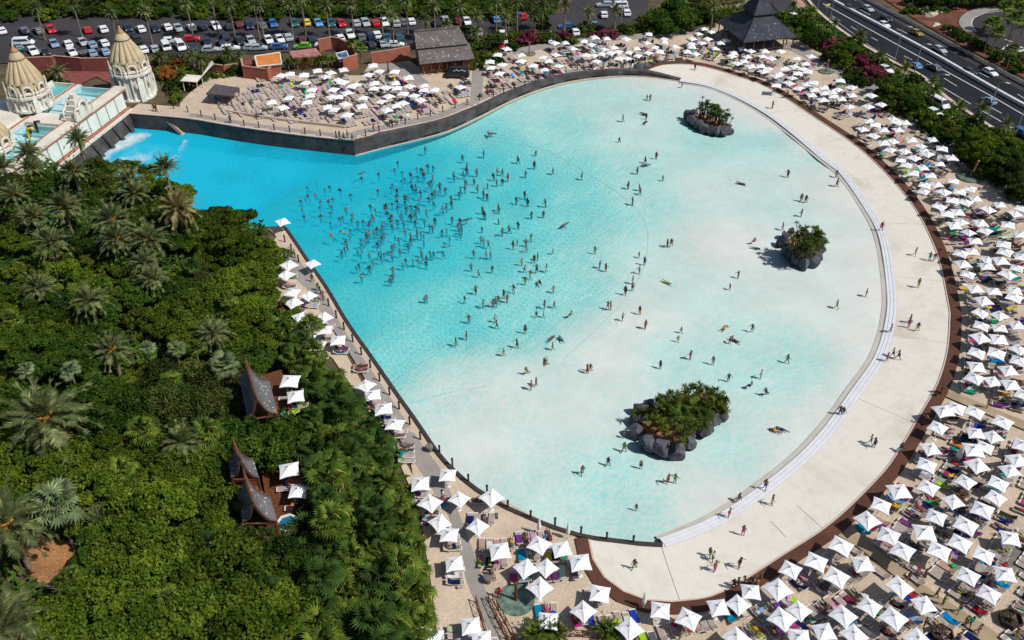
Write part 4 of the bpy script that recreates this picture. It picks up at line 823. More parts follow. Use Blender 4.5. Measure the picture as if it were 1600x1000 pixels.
# white winged bar canopy
r=empty('bar_canopy',PG(312,140),label='cream winged canopy over a small bar beside the dark flat shade roof',cat='canopy')
B().add([(-3,-1.8,2.6),(.5,-2,2.4),(.8,1.2,2.6),(-2.6,1.5,2.7),(3.2,2.6,4.6),(2.4,4.,4.8)],[(0,1,2,3),(1,4,5,2)]).obj('canopy_cloth','palace',r)
for x,y in ((-2.6,-1.5),(.3,-1.7),(.6,1.),(-2.3,1.2)): B().tube([(x,y,0),(x,y,2.5)],.08,6).obj('pole','frame',r)
# shingled huts
def hut(ra,rb,ea,eb,la,lb,hz,label):
    """ridge a(far)-b(near), right eave, left eave; (x,y,height above ground)"""
    g=G(*P(ra[0],ra[1],8)[:2]); g=hz; pts=[P(x,y,g+h) for x,y,h in (ra,rb,ea,eb,la,lb)]; c=(pts[0]+pts[1])/2; r=empty('timber_hut',(c.x,c.y,g),label=label,cat='hut'); A,Bb,Ea,Eb,La,Lb=[p-r.location for p in pts]
    def sagroof(a,b,ea,eb,nm):
        nu,nv=8,7; V=[]
        for i in range(nu+1):
            t=i/nu; up=.45*(abs(t-.5)*2)**2.2
            R0=a.lerp(b,t)+Vector((0,0,up)); E0=ea.lerp(eb,t)+Vector((0,0,up*.35))
            for j in range(nv+1): s=j/nv; q=R0.lerp(E0,s); q.z-=1.1*math.sin(s*PI)*(1-s*.4); V.append(q)
        F=[(i*(nv+1)+j,(i+1)*(nv+1)+j,(i+1)*(nv+1)+j+1,i*(nv+1)+j+1) for i in range(nu) for j in range(nv)]
        me=B().add(V,F).mesh(nm,'hutshingle',True); o=link(nm,me,r); so_=o.modifiers.new('thickness','SOLIDIFY'); so_.thickness=.16; so_.offset=-1
        B().tube([V[j]+Vector((0,0,.05)) for j in range(nv+1)],.09,5).obj('bargeboard','wood',r); B().tube([V[nu*(nv+1)+j]+Vector((0,0,.05)) for j in range(nv+1)],.1,5).obj('bargeboard','wood',r)
        return V
    V=sagroof(A,Bb,Ea,Eb,'roof_slope'); sagroof(A,Bb,La,Lb,'roof_slope')
    B().tube([A.lerp(Bb,i/8)+Vector((0,0,.45*(abs(i/8-.5)*2)**2.2+.1)) for i in range(9)],.14,5).obj('ridge_beam','wood',r)
    for e,dr in ((A,A-Bb),(Bb,Bb-A)): d=dr.normalized(); B().tube([e+Vector((0,0,.45)),e+d*.35+Vector((0,0,.9)),e+d*.35+Vector((0,0,1.3))],[.16,.1,.03],5).obj('finial','wood',r)
    for (e1,e2) in ((Ea,La),(Eb,Lb)):
        for e in (e1,e2): B().box((e.x*.9,e.y*.9,e.z/2),(.25,.25,abs(e.z))).obj('corner_post','wood',r)
        m_=(e1+e2)/2; B().tube([e1*.95,e2*.95],.12,5).obj('tie_beam','wood',r)
    c2=(Ea+Eb+La+Lb)/4; d=(Bb-A); d.z=0; az=math.atan2(d.y,d.x); wd=(Ea-La); wd.z=0
    B().box((c2.x,c2.y,.25),(d.length+1.2,wd.length*.95,.5),az).obj('deck_floor','woodtan',r)
    B().box((c2.x,c2.y,1.3),(d.length*.55,wd.length*.75,2.2),az).obj('room_wall','wood',r); return r
hut((386,572,6.6),(401,626,6.6),(421,594,4.),(434,648,4.),(374,588,4.),(388,655,4.),5.4,'upper timber hut with a sagging speckled shingle roof among the palms')
hut((368,700,5.4),(376,722,5.4),(396,718,2.9),(405,748,2.9),(357,718,2.9),(362,748,2.9),6.2,'small middle timber hut with a shingle roof half behind the lower one')
hut((384,748,5.8),(396,790,5.8),(422,776,3.),(433,816,3.),(372,768,3.),(380,818,3.),5.8,'lower timber hut with a wide speckled shingle roof and brown gable')
for x,y,s in ((449,816,.85),(441,651,.7)):
    p=P(x,y,6.); r=empty('plunge_tub',(p.x,p.y,5.4),label='eight sided blue plunge tub with white rim by the %s hut'%('lower' if s>.8 else 'upper'),cat='plunge pool'); rim=B(); rim.lathe([(1.3*s,0),(1.35*s,.6),(1.12*s,.6),(1.1*s,.45)],8,cap=False); rim.obj('rim','frame',r); B().lathe([(1.1*s,.45),(.01,.47)],8,cap=False).obj('tub_water','tubwater',r)
for px,h in (([(412,585),(440,577),(455,640),(425,665)],5.4),([(408,735),(455,722),(475,790),(440,820),(425,835)],5.3)):
    w=[P(x,y,h)for x,y in px]; o=B().prism([tuple(q[:2]) for q in w],2.5,h-.02).obj('timber_deck','wood',kind=None) if False else B().prism([tuple(q[:2]) for q in w],2.5,h-.02).obj('timber_deck','wood'); tag(o,'dark timber deck beside the %s hut'%('upper' if h>5.35 else 'lower'),'deck')
# lattice fences at the near footpath
def fence(px,label):
    w=crom([PG(*q) for q in px],1.2); r=empty('lattice_fence',(*w[0],G(*w[0])),label=label,cat='fence')
    for i in range(len(w)-1):
        a=Vector((*w[i],G(*w[i]))); b=Vector((*w[i+1],G(*w[i+1]))); z=Vector((0,0,1.1)); bb=B(); bb.tube([a,a+z*1.05],.06,5); wparent(bb.obj('fence_post','wood'),r)
        bb=B(); bb.tube([a+z,b+z],.045,4); bb.tube([a+z*.12,b+z*.12],.04,4); m_=(a+b)/2; bb.tube([a+z*.12,m_+z,b+z*.12],.03,4); bb.tube([a+z,m_+z*.12,b+z],.03,4); wparent(bb.obj('lattice_panel','wood'),r)
fence([(744,942),(752,968),(762,1000),(770,1025)],'dark lattice fence on the left side of the near footpath'); fence([(763,940),(775,968),(792,1000),(802,1025)],'dark lattice fence on the right side of the near footpath')
fence([(770,938),(790,975),(806,1005)],'dark lattice fence curving round the teal shower basin'); fence([(800,1003),(850,997),(910,996),(960,1003)],'low lattice fence along the bottom edge of the near beach')
# bins
bn=B(); bn.lathe([(.34,0),(.42,.75),(.5,.82),(.44,.95),(.2,1.0),(0.01,1.)],12); bnm=bn.mesh('litter_bin','greydisc')
for x,y in ((671,705),(762,910),(752,152)): p=PG(x,y); reg(link('litter_bin',bnm,None,p,0,.95),'round grey litter bin','land','litter bin')
# ---------------------------------------------------------------- planted rock islands
def boulder(sx,sy,sz,seed,m='rock'):
    r_=np.random.default_rng(seed); bm=bmesh.new(); bmesh.ops.create_icosphere(bm,subdivisions=3,radius=1)
    pl=[(Vector(r_.normal(0,1,3)).normalized(),r_.uniform(.55,.85)) for _ in range(16)]+[(Vector((0,0,1)),.8)]
    for v in bm.verts:
        for n,d in pl:
            k=v.co.dot(n)
            if k>d: v.co-=n*(k-d)
        q_=v.co*2.3+Vector((seed,0,0)); v.co*=1+.07*noise.noise(q_)+.05*(abs(noise.noise(q_*2.4))-.2)
        v.co=Vector((v.co.x*sx,v.co.y*sy,v.co.z*sz))
    me=bpy.data.meshes.new('rock'); bm.to_mesh(me); bm.free(); me.materials.append(M[m]); return me
def island(ctr,rocks,soil,label,fn):
    c=P(*ctr); r=empty('rock_island',(c.x,c.y,0),label=label,cat='planted island')
    for i,(x,y,s,h) in enumerate(rocks):
        p=P(x,y,h*.45)-r.location; o=link('rock',boulder(s,s*.85,h*.75,i+int(ctr[0])),r,(p.x,p.y,h*.42),(0,0,i*1.3))
    w=[P(x,y,.9)-r.location for x,y in soil]; B().prism([tuple(q[:2]) for q in w],-.3,.9).obj('soil_bed','clay',r); fn(r); return r
def P0(x,y,r,z): p=P(x,y,z); return Vector((p.x-r.location.x,p.y-r.location.y,z))
# stiff rosette plants for the islands
def rosette(n,L,seed):
    g=np.random.default_rng(seed); V=[];F=[];k=0
    for i in range(n):
        a=g.uniform(0,6.28); e=g.uniform(-.2,1.3); d=np.array([math.cos(a)*math.cos(e),math.sin(a)*math.cos(e),math.sin(e)]); s=np.cross(d,[0,0,1.]); s/=np.linalg.norm(s)+1e-6; l=L*g.uniform(.7,1.1)
        V+=[s*.0,d*l*.5+s*.06*L*1.3,d*l-np.array([0,0,.12*l]),d*l*.5-s*.06*L*1.3]; F.append((k,k+1,k+2,k+3)); k+=4
    return np.array(V),np.array(F)
ROS=[rosette(26,.75,i) for i in range(3)]
ROSM=[npmesh('leaf_rosette',v,[f],'rosette') for v,f in ROS]; ROSG=[npmesh('leaf_rosette',v,[f],'leafC') for v,f in ROS]
def dracaena(r,x,y,z,h,n,sp=1.,mset=None,name='rosette_tree'):
    """branching stems each ending in a rosette: one plant (a thing of its own)"""
    p=P(x,y,z); e=empty(name,(p.x,p.y,z)); st=B(); hd=[]
    for i in range(n):
        a=rnd()*6.28; q=Vector((math.cos(a)*sp*rnd(),math.sin(a)*sp*rnd(),h*(.7+.5*rnd()))); st.tube([(0,0,0),(q.x*.5,q.y*.5,q.z*.45),q],[.09,.06,.05],5); hd.append(q)
    st.obj('stems','bark',e)
    for q in hd: link('leaf_rosette',random.choice(mset or ROSM),e,q,(0,0,rnd()*6),.8+.5*rnd())
    return e
def isl1(r):
    for x,y,h in ((1030,640,1.2),(1050,634,1.3),(1070,626,1.3),(1090,624,1.3),(1108,628,1.3),(1115,640,1.2),(1012,655,1.1)):
        e=dracaena(r,x,y,.9,h,7,1.6,ROSM+ROSG); reg(e,'low spreading green rosette shrub','land','shrub','shrubs on the planted islands')
    for x,y,h,n,sp in ((1040,690,1.9,9,1.5),(1060,694,2.,10,1.6),(1025,676,1.5,7,1.2),(1082,684,1.9,8,1.4),(1050,672,2.,9,1.5),(1072,664,1.6,8,1.3),(1095,676,1.4,6,1.),(1018,668,1.2,5,1.),(1100,650,1.6,6,1.1),(1040,660,1.9,6,1.2)):
        e=dracaena(r,x,y,.9,h*1.15,n-2,sp,ROSM+ROSG); reg(e,'branching olive green rosette shrub','land','shrub','shrubs on the planted islands')
    for x,y,h in ((1025,655,2.3),(1036,651,2.6),(1043,649,2.3),(1056,648,3.2),(1052,650,2.2),(1070,640,2.),(1100,640,3.9),(1106,644,3.),(1110,642,3.4),(1108,648,2.),(1116,636,1.8),(1122,640,1.9),(1128,640,1.7),(1120,650,1.8),(1131,650,1.5)):
        e=dracaena(r,x,y,.9,h*.8,random.choice((2,3)),.5,ROSM if rnd()<.6 else ROSG); reg(e,'slender yucca with a few dark rosettes on bare stems','land','yucca','yuccas on the large island')
    for x,y,h in ((1066,650,.6),(1096,655,.5),(1090,640,.8)): fanpalm(x,y,1.8,.95,'bushy green fan palm on the large island',parts=False)
RK1=[(997,655,1.15,1.7),(993,672,1.15,1.9),(1003,640,1.2,1.7),(1015,632,1.,1.4),(1012,692,1.35,2.),(1034,700,1.4,2.),(1057,704,1.45,2.),(1075,690,1.1,1.8),(1080,678,.9,1.6),(1100,668,1.5,2.1),(1116,655,1.1,1.7),(1130,648,1.1,1.7),(1128,632,.9,1.5),(1030,632,.9,1.3),(1125,622,.7,1.2),(1045,628,.8,1.1),(1065,620,.8,1.1),(1090,616,.8,1.1),(1110,616,.8,1.2)]
island((1062,660),RK1,[(1003,662),(1010,640),(1045,625),(1100,612),(1128,625),(1128,645),(1100,655),(1080,672),(1062,692),(1035,690),(1012,678)],'large rock island ringed by grey boulders, planted with shrubs and yuccas',isl1)
def isl2(r):
    for x,y,h in ((1243,408,2.6),(1252,410,2.9),(1262,410,2.7),(1270,404,2.6),(1240,398,2.7),(1252,398,3.4),(1264,396,3.3),(1274,396,2.4),(1256,404,3.1)):
        e=dracaena(r,x,y,.9,h*1.25,12,1.9); reg(e,'dense upright dark green rosette shrub','land','shrub','shrubs on the planted islands')
RK2=[(1224,378,1.2,1.9),(1230,390,1.3,2.),(1236,398,1.2,1.9),(1245,406,1.2,2.),(1257,411,1.2,2.),(1270,409,1.2,2.),(1279,398,1.1,1.9),(1282,388,1.,1.7),(1226,367,.9,1.4),(1276,376,.8,1.2),(1236,362,.8,1.2)]
island((1254,388),RK2,[(1232,378),(1240,366),(1270,368),(1278,385),(1272,400),(1255,405),(1240,400)],'round rock island topped by one tall dense clump of shrubs',isl2)
def isl3(r):
    for x,y,h,g in ((1094,186,2.,0),(1099,184,2.8,0),(1104,188,2.2,1),(1110,188,2.2,1),(1118,192,2.6,1),(1124,194,2.4,1),(1128,198,2.2,0),(1113,193,2.,1),(1133,199,1.8,0),(1122,198,2.2,0)):
        e=dracaena(r,x,y,.9,h*1.2,8,1.5,ROSG if g else ROSM); reg(e,'small bushy shrub with pale rosettes' if g else 'small bushy shrub with dark rosettes','land','shrub','shrubs on the planted islands')
RK3=[(1076,180,1.2,1.8),(1080,187,1.2,1.7),(1086,191,1.2,1.6),(1092,195,1.3,1.7),(1101,199,1.4,1.7),(1111,202,1.3,1.6),(1121,205,1.3,1.6),(1131,205,1.5,1.7),(1141,204,1.,1.3),(1084,176,1.,1.4),(1100,180,.8,1.2),(1128,192,.8,1.2),(1138,198,.8,1.2)]
island((1107,192),RK3,[(1080,180),(1092,177),(1115,184),(1138,197),(1130,202),(1108,198),(1088,190)],'small low rock island of grey boulders in the far pool',isl3)
# entrance rocks at the far end of the kerb, pale rocks beyond the motorway
for x,y,s in ((998,108,1.5),(1008,104,1.1),(1018,101,.9),(1028,98,.8),(1040,97,.8)): reg(link('kerb_boulder',boulder(s*1.3,s*.8,s*.7,int(x)),None,PG(x,y)+Vector((0,0,.2))),'smooth grey boulder by the brown kerb end','land','boulder')
for i,(x,y,s) in enumerate([(930,70,1.4),(965,85,1.5),(990,55,1.4),(1010,20,2.),(1045,30,1.8),(1080,60,1.5),(1100,50,1.3),(1115,25,1.6),(1140,48,1.),(960,10,1.7),(1015,97,1.8),(1055,155,1.),(1045,162,.8),(1140,195,1.1),(1175,215,1.),(905,40,1.3),(885,62,1.2),(1060,75,1.),(860,15,1.2),(1095,80,1.)]):
    p=PG(1200+x/4,y/4); reg(link('pale_boulder',boulder(s*1.5,s*.9,s*.6,i+50,'palerock'),None,p,rnd()*3),'pale sandy boulder on the red bank beyond the motorway','land','boulder','pale boulders beyond the motorway')
for i in range(26):
    a=(855+rnd()*290,rnd()*95); p=PG(1200+a[0]/4,a[1]/4); reg(link('bush',CR['SA' if i%2 else 'S'],None,p-Vector((0,0,.2)),rnd()*6,.45+.3*rnd()),'small rockery bush on the red bank beyond the motorway','land','bush','rockery bushes beyond the motorway')
# ---------------------------------------------------------------- trees and palms
# left hillside: large palms first
for x,y,h,sc,k,o_,d in ((72,655,5.6,1.72,'date',True,'huge grey green date palm with bright orange flower stalks'),(12,820,5.5,1.4,'date',True,'large date palm with orange stalks half cut by the left edge'),(8,978,4.5,1.45,'date',False,'large date palm with dry brown lower fronds'),
 (277,325,6.,1.25,'dry',False,'yellowish drying date palm near the water edge'),(258,262,8.,.9,'date',False,'tall slender date palm leaning over the deep water'),(122,218,8.,.9,'date',False,'slender date palm in front of the palace coping'),(45,240,6,1.,'date',False,'date palm in front of the left palace tanks'),
 (100,325,5.,1.15,'date',True,'grey green date palm with orange stalks'),(54,338,4.8,.95,'date',True,'grey green date palm with orange stalks'),(22,305,4.8,.9,'date',True,'grey green date palm with orange stalks'),(175,345,5.4,1.2,'date',True,'grey green date palm with orange stalks'),(182,375,5.,1.1,'date',True,'grey green date palm with orange stalks'),(233,375,5.,1.15,'date',True,'grey green date palm with orange stalks'),(80,378,4.6,1.05,'date',False,'grey green date palm'),
 (205,285,5.5,1.1,'date',False,'grey green date palm'),(210,303,5.,1.,'date',False,'grey green date palm'),(115,268,5.,.9,'date',True,'grey green date palm with orange stalks'),(225,412,4.4,.85,'date',False,'small grey date palm sunk among the trees'),(240,436,4.4,.85,'date',False,'small grey date palm sunk among the trees'),(175,548,4.4,.95,'date',True,'grey green date palm with orange stalks amid the dark trees'),(5,262,5,.9,'date',False,'date palm at the left edge below the palace'),(48,262,4.5,.9,'date',False,'date palm on the upper hillside below the tanks')):
    datepalm(x,y,h+(.8 if y>230 else 0),sc,d,46 if sc>1.1 else 38,True,k,o_,None,-.5 if k=='dry' or sc>1.3 else -.12)
for x,y,h,sc,m,d in ((87,790,5.2,1.35,'fansilver','large pale green fan palm beside the clay clearing'),(322,680,4.6,1.15,'fan','light green fan palm with a few dry leaves'),(222,675,4.4,1.05,'fan','green fan palm in the middle of the hillside'),(352,572,4.8,1.,'fansilver','silvery fan palm behind the upper hut'),(230,545,4.2,.6,'fansilver','small silvery fan palm amid the dark trees'),(275,548,4.2,.7,'fansilver','small silvery fan palm amid the dark trees'),(110,580,4.2,.7,'fansilver','small silvery fan palm amid the dark trees'),(40,578,4.2,.6,'fansilver','small silvery fan palm amid the dark trees')):
    fanpalm(x,y,h+.8,sc,d,30 if sc>1 else 22,True,m)
for x,y,h,sc in ((150,600,4.2,.8),(265,600,4.4,.85),(305,545,4.2,.8),(20,500,4.2,.8),(190,735,4.2,.9),(330,850,4.,.85),(265,940,4.2,.9),(420,925,3.6,.95),(110,905,3.,.8),(400,600,3.6,.8),(355,470,4.2,.8),(300,415,4.,.75)): fanpalm(x,y,h+.6,sc,'lone fan palm rising from the leafy hillside',20,True,'fan' if int(x)%3 else 'fandark')
for x,y,h,sc in ((140,470,5.,.95),(335,520,5.,.85),(60,450,4.8,.9),(285,690,4.8,.9)): datepalm(x,y,h+.8,sc,'lone date palm rising from the leafy hillside',36,True,'date',False,None,-.2)
# broad-leaved trees: (x, y, kind, scale)
used=[]
def T(x,y,k,sc,h=None,d=None):
    if 372<x<476 and 572<y<672: return
    if 360<x<480 and 702<y<846: return
    if 15<x<150 and 855<y<975: return
    dd={'A':'rounded bright green leafy tree','A2':'rounded bright green leafy tree','B':'dense dark green leafy tree','O':'olive brown green leafy tree','C':'small lime green leafy tree','P':'pink flowering bougainvillea bush','R':'orange flowering bush','S':'dark green bush','SA':'green bush','F':'very large dark green fig tree'}[k]
    cat='bush' if k in('C','P','R','S','SA') else 'tree'; hh=h if h is not None else (1.3*sc+random.uniform(-.7,1.5) if cat=='tree' else .3); sc=sc*((.84 if k=='A2' else .9)*random.uniform(.85,1.1) if x<450 and y>230 else 1)
    tree(k,x,y,hh,sc,d or dd,cat,None); used.append((x,y,sc))
for q in ((130,292,'B',.9),(170,285,'A',.8),(215,320,'B',.9),(240,290,'A',.8),(180,318,'B',.8),(130,330,'B',.9),(90,300,'B',.9),(225,345,'A',.9),(270,350,'B',.9),(110,355,'B',.8),(160,272,'B',.8),(235,270,'B',.7),(275,305,'A',.8),(285,375,'B',.9),(200,335,'B',.8),(15,290,'O',1.,),(60,290,'B',1.05),(30,370,'A',.95),(20,420,'C',1.3),(60,425,'C',1.5),(120,410,'C',1.5),(150,300,'C',1.2),(165,430,'C',1.5),(100,440,'A',1.),(150,462,'A',.9),(25,470,'A2',1.1),(70,480,'B',1.),(215,460,'B',1.),(190,405,'B',1.),(140,380,'B',.9),(255,330,'B',.9),(255,300,'B',.8),(150,268,'O',.9),(190,262,'O',.7),(205,262,'B',.6),(330,340,'A2',1.),(360,350,'A2',1.1),(350,385,'A',1.1),(390,395,'A',1.),(315,375,'A2',.9),(310,430,'O',.8),(350,440,'A2',.95),(400,430,'A2',.9),(418,392,'C',1.6),
  (275,455,'B',.9),(300,480,'A2',1.05),(350,490,'A2',1.05),(395,480,'A2',.95),(260,500,'A',1.),(215,500,'C',1.5),(30,520,'A2',1.1),(90,520,'A2',1.05),(150,505,'B',1.),(310,525,'A2',1.1),(365,525,'A2',1.),(400,515,'A',.9),(60,560,'B',1.),(130,560,'B',.95),(215,580,'C',1.2),(260,590,'O',1.1),(300,600,'O',1.15),(345,610,'O',1.1),(250,630,'O',1.1),(300,640,'O',1.1),(355,640,'O',1.),(190,600,'C',1.3),(155,620,'B',1.1),(175,650,'B',1.05),(10,600,'C',1.3),(0,640,'B',1.1),(200,690,'P',.8),
  (165,715,'A2',1.1),(110,730,'A2',1.1),(230,720,'A2',1.15),(290,725,'A2',1.2),(335,745,'A2',1.1),(30,740,'A',1.1),(140,770,'A',1.),(190,780,'A2',1.2),(250,780,'A2',1.25),(310,790,'A2',1.2),(355,800,'A',1.05),(170,840,'B',.8),(215,850,'A2',1.25),(280,850,'A2',1.3),(335,850,'A2',1.2),(160,885,'B',1.),(225,905,'A2',1.3),(290,915,'A2',1.3),(350,905,'A',1.25),(395,870,'O',1.2),(400,930,'B',1.2),(440,890,'B',1.),(435,955,'A2',1.15),(380,975,'A2',1.3),(310,975,'A2',1.3),(240,975,'A2',1.3),(165,960,'A2',1.2),(100,975,'A2',1.1),(45,950,'A',1.),(20,895,'A',1.2),(60,1000,'O',1.),(100,935,'O',.7),(5,780,'B',1.),(40,700,'A2',1.1),
  (395,560,'B',.9),(420,520,'B',.8),(440,480,'SA',1.1),(395,690,'B',1.2),(350,690,'B',1.),(420,690,'B',1.1),(440,705,'A',.8),(380,655,'B',.9),(410,455,'SA',1.),(425,475,'P',.7),(165,835,'P',.6),(310,425,'P',.7),(168,675,'P',.8),
  (330,720,'B',.9),(300,350,'B',.9),(60,640,'B',1.),(120,660,'B',1.),(95,700,'B',.8),(60,615,'C',1.),(140,640,'B',1.)): T(*q)
tw_=B()
for a in range(16):
    c_,s_=math.cos(a*1.1),math.sin(a*1.1); h_=1.6+.8*rnd(); tw_.tube([(0,0,0),(c_*.5,s_*.5,h_*.6),(c_*(1+.5*rnd()),s_*(1+.5*rnd()),h_)],[.05,.035,.012],4); tw_.tube([(c_*.5,s_*.5,h_*.6),(c_*.9+.3,s_*.7-.3,h_*1.05)],[.03,.01],4)
M['twig']=mat('grey_twigs',(.15,.14,.11),.9,.1); twm=tw_.mesh('bare_shrub','twig')
for x,y,h,s in ((108,928,1.,1.2),(362,868,2.6,1.),(150,815,2.4,.9),(230,650,2.4,.8)): p=PG(x,y,h); reg(link('bare_shrub',twm,None,p+Vector((0,0,h)),rnd()*6,s),'leafless grey twiggy crown among green trees','land','shrub')
# fan-palm grove beside the left promenade
r9=random.Random(11); gp=[]; grove=[(425,500),(470,520),(516,590),(546,620),(574,662),(600,712),(632,800),(650,865),(660,930),(666,1010),(480,1010),(500,930),(470,870),(462,820),(490,790),(490,720),(465,660),(455,560)]
t_=0
while len(gp)<66 and t_<6000:
    t_+=1; x=r9.uniform(420,690); y=r9.uniform(500,1010)
    mind=20+ (y-500)*.028
    if inpoly(x,y,grove) and not (360<x<480 and 565<y<678) and not (350<x<484 and 705<y<850) and all((x-a)**2+((y-b)*1.15)**2>mind**2 for a,b in gp): gp.append((x,y))
for i,(x,y) in enumerate(gp):
    k=i%9; 
    if k==4: datepalm(x,y,1.6,.72,'feathery yellow green areca palm in the grove',26,False,'green',False,'fan palms in the promenade grove',-.1,.12)
    else: fanpalm(x,y,r9.uniform(1.6,5.8) if x<540+(y-600)*.3 else r9.uniform(1.6,3.4),r9.uniform(.8,1.4),'yellow green fan palm in the promenade grove' if k not in(1,5,7,2) else 'dark green fan palm in the promenade grove',22,True,'fan' if k not in(1,5,7,2) else 'fandark','fan palms in the promenade grove')
fanpalm(486,510,4.8,1.05,'isolated fan palm standing between the white parasols of the left strip'); fanpalm(425,835,1.4,.8,'low fan palm below the lower hut',18)
for x,y in ((850,985),(868,990),(838,992)): datepalm(x,y,1.2,.62,'feathery areca palm at the bottom edge of the beach',26,False,'green',False,None,-.1,.1)
for x,y in ((948,985),(958,992)): datepalm(x,y,1.,.55,'low feathery palm at the bottom edge of the beach',22,False,'green',False,None,-.1,.1)
# car park palms: crown point
for x,y,h in ((55,12,7.6),(114,7,7.6),(172,20,7.),(226,17,7.6),(291,6,8.),(358,8,8.),(397,8,8.),(404,9,7.8),(451,7,7.6),(509,8,7.6),(548,8,7.4),(594,5,7.8),(612,26,7.2),(634,2,8.),(664,30,5.),(678,10,7.),(698,38,4.5),(718,12,6.5),(746,24,6.),(790,28,6.),(745,50,3.4),(808,5,7.),(835,24,4.),(883,8,7.),(920,20,4.6),(962,16,5.6),(848,8,6.),(470,-3,9.),(330,-3,9.),(775,5,7.)):
    datepalm(x,y,h,.78,'tall car park date palm on a bare trunk',30,False,'date',False,'date palms in the car park',-.35,.2)
fanpalm(562,76,3.2,1.,'bushy fan palm beside the terracotta yard',26,False); fanpalm(549,70,2.4,.8,'small fan palm beside the terracotta yard',20,False)
for i in range(15): datepalm(424+i*8+3*math.sin(i*5),96-3*math.cos(i*3)-i*.25,1.5,.55,'feathery areca palm in the row behind the far sun terrace',24,False,'green',False,'areca palms behind the far sun terrace',-.1,.12)
for x,y,h,s in ((250,88,3.2,.8),(283,117,2.6,.8),(312,92,3.4,.8),(355,84,3.4,.8),(277,143,1.2,.5),(300,88,3,.7),(90,112,3.2,.85),(374,86,3.,.6)): datepalm(x,y,h,s,'bushy green date palm in the flower bed' if x>200 else 'date palm between the two palace domes',28,False,'green' if x%2 else 'date',False)
for q in ((262,110,'R',.9),(276,98,'R',.8),(290,108,'SA',.9),(300,120,'R',.7),(252,105,'SA',.8),(242,100,'R',.7),(268,128,'S',.8),(275,150,'SA',.6),(327,100,'SA',.8),(340,92,'S',.7),(338,113,'SA',.5),(365,105,'S',.8),(84,120,'S',.7),(100,128,'S',.6),(75,112,'SA',.7)): T(*q)
# planting behind and around the car park
for i in range(44):
    x=-8+i*20; k=('B','S','A','B','SA','C','B')[i%7]; T(x,14+4*math.sin(i*2.1),k,.62 if k in 'AB' else 1.1,0.6,'dense hedge tree behind the car park')
for i in range(34): x=-4+i*26; T(x,0+3*math.sin(i*1.7),('B','A','O')[i%3],.75,1.,'dense hedge tree at the back of the car park')
for q in ((775,90,'S',.8),(752,84,'SA',.9),(745,96,'SA',.8),(742,68,'S',.9),(762,72,'B',.5),(780,60,'B',.5),(800,68,'S',.8),(822,56,'P',1.1),(832,52,'P',.9),(808,52,'SA',.9),(845,56,'SA',.7),(858,55,'S',.9),(883,52,'P',.8),(893,60,'SA',.7),(905,42,'C',.8),(920,38,'C',.9),(930,52,'P',.6),(945,48,'P',.8),(958,50,'P',.7),(985,46,'C',.6),(1000,38,'C',.8),(870,60,'S',.7),(850,34,'S',.8),(800,30,'S',.8),(975,40,'S',.7),(1005,24,'SA',.7),(1018,44,'S',.8),(718,70,'S',.9),(730,62,'S',.8),(725,50,'B',.5)): T(*q)
T(1052,30,'F',1.,1.); T(1035,38,'B',.8,.5); T(1075,36,'B',.7,.5)
for q in ((1098,20,'S',1.2),(1118,24,'B',.6),(1132,18,'C',1.),(1148,16,'SA',1.),(1155,24,'S',.8),(1105,42,'SA',.8),(1142,40,'S',.7),(1090,6,'O',.7),(1108,4,'S',1.)): T(*q)
datepalm(1115,10,6,.7,'slim date palm beside the big fig tree',26,False,'date',False)
# hedge belt between the right beach and the motorway
for q in ((1222,22,'SA',1.),(1232,34,'S',1.),(1240,46,'SA',1.),(1255,36,'B',.62),(1252,28,'C',1.2),(1268,42,'S',1.),(1270,60,'B',.72),(1285,52,'S',1.1),(1292,68,'P',.8),(1303,66,'P',1.),(1315,62,'P',.6),(1310,80,'A',.6),(1322,74,'B',.62),(1334,72,'SA',1.1),(1300,84,'SA',1.),(1322,92,'C',1.1),(1340,58,'S',.9),(1348,90,'P',1.),(1357,98,'P',1.1),(1365,108,'P',1.1),(1376,116,'P',1.),(1350,108,'P',.8),(1372,86,'SA',1.),(1380,94,'S',.9),(1336,108,'SA',1.),(1345,120,'S',1.),(1330,120,'S',.9),(1386,128,'B',.62),(1395,140,'C',1.5),(1408,148,'C',1.6),(1382,142,'S',1.1),(1395,158,'SA',1.1),(1415,135,'S',1.1),(1425,158,'B',.6),(1412,165,'SA',1.),(1432,145,'SA',.9),(1440,170,'S',1.1),(1450,180,'C',1.3),(1455,192,'SA',1.1),(1468,184,'C',1.),(1478,196,'S',1.),(1487,206,'R',.8),(1495,190,'SA',1.),(1475,208,'S',1.),(1500,214,'B',.62),(1515,200,'S',1.),(1522,218,'A',.72),(1540,222,'A',.8),(1535,238,'A',.8),(1556,222,'C',1.4),(1560,240,'B',.7),(1575,232,'A',.7),(1580,250,'B',.7),(1596,244,'C',1.3),(1592,262,'P',.9),(1582,272,'O',.8),(1600,285,'O',.7),(1555,262,'B',.6),(1535,258,'S',1.),(1512,236,'S',1.),(1570,205,'SA',.9),(1545,200,'SA',.9),(1590,222,'SA',1.),(1605,262,'B',.7),(1566,278,'S',.8),(1592,298,'S',.9),(1530,182,'SA',.7),(1608,300,'SA',1.),(1432,118,'S',.8),(1455,160,'S',.8)): T(*q)
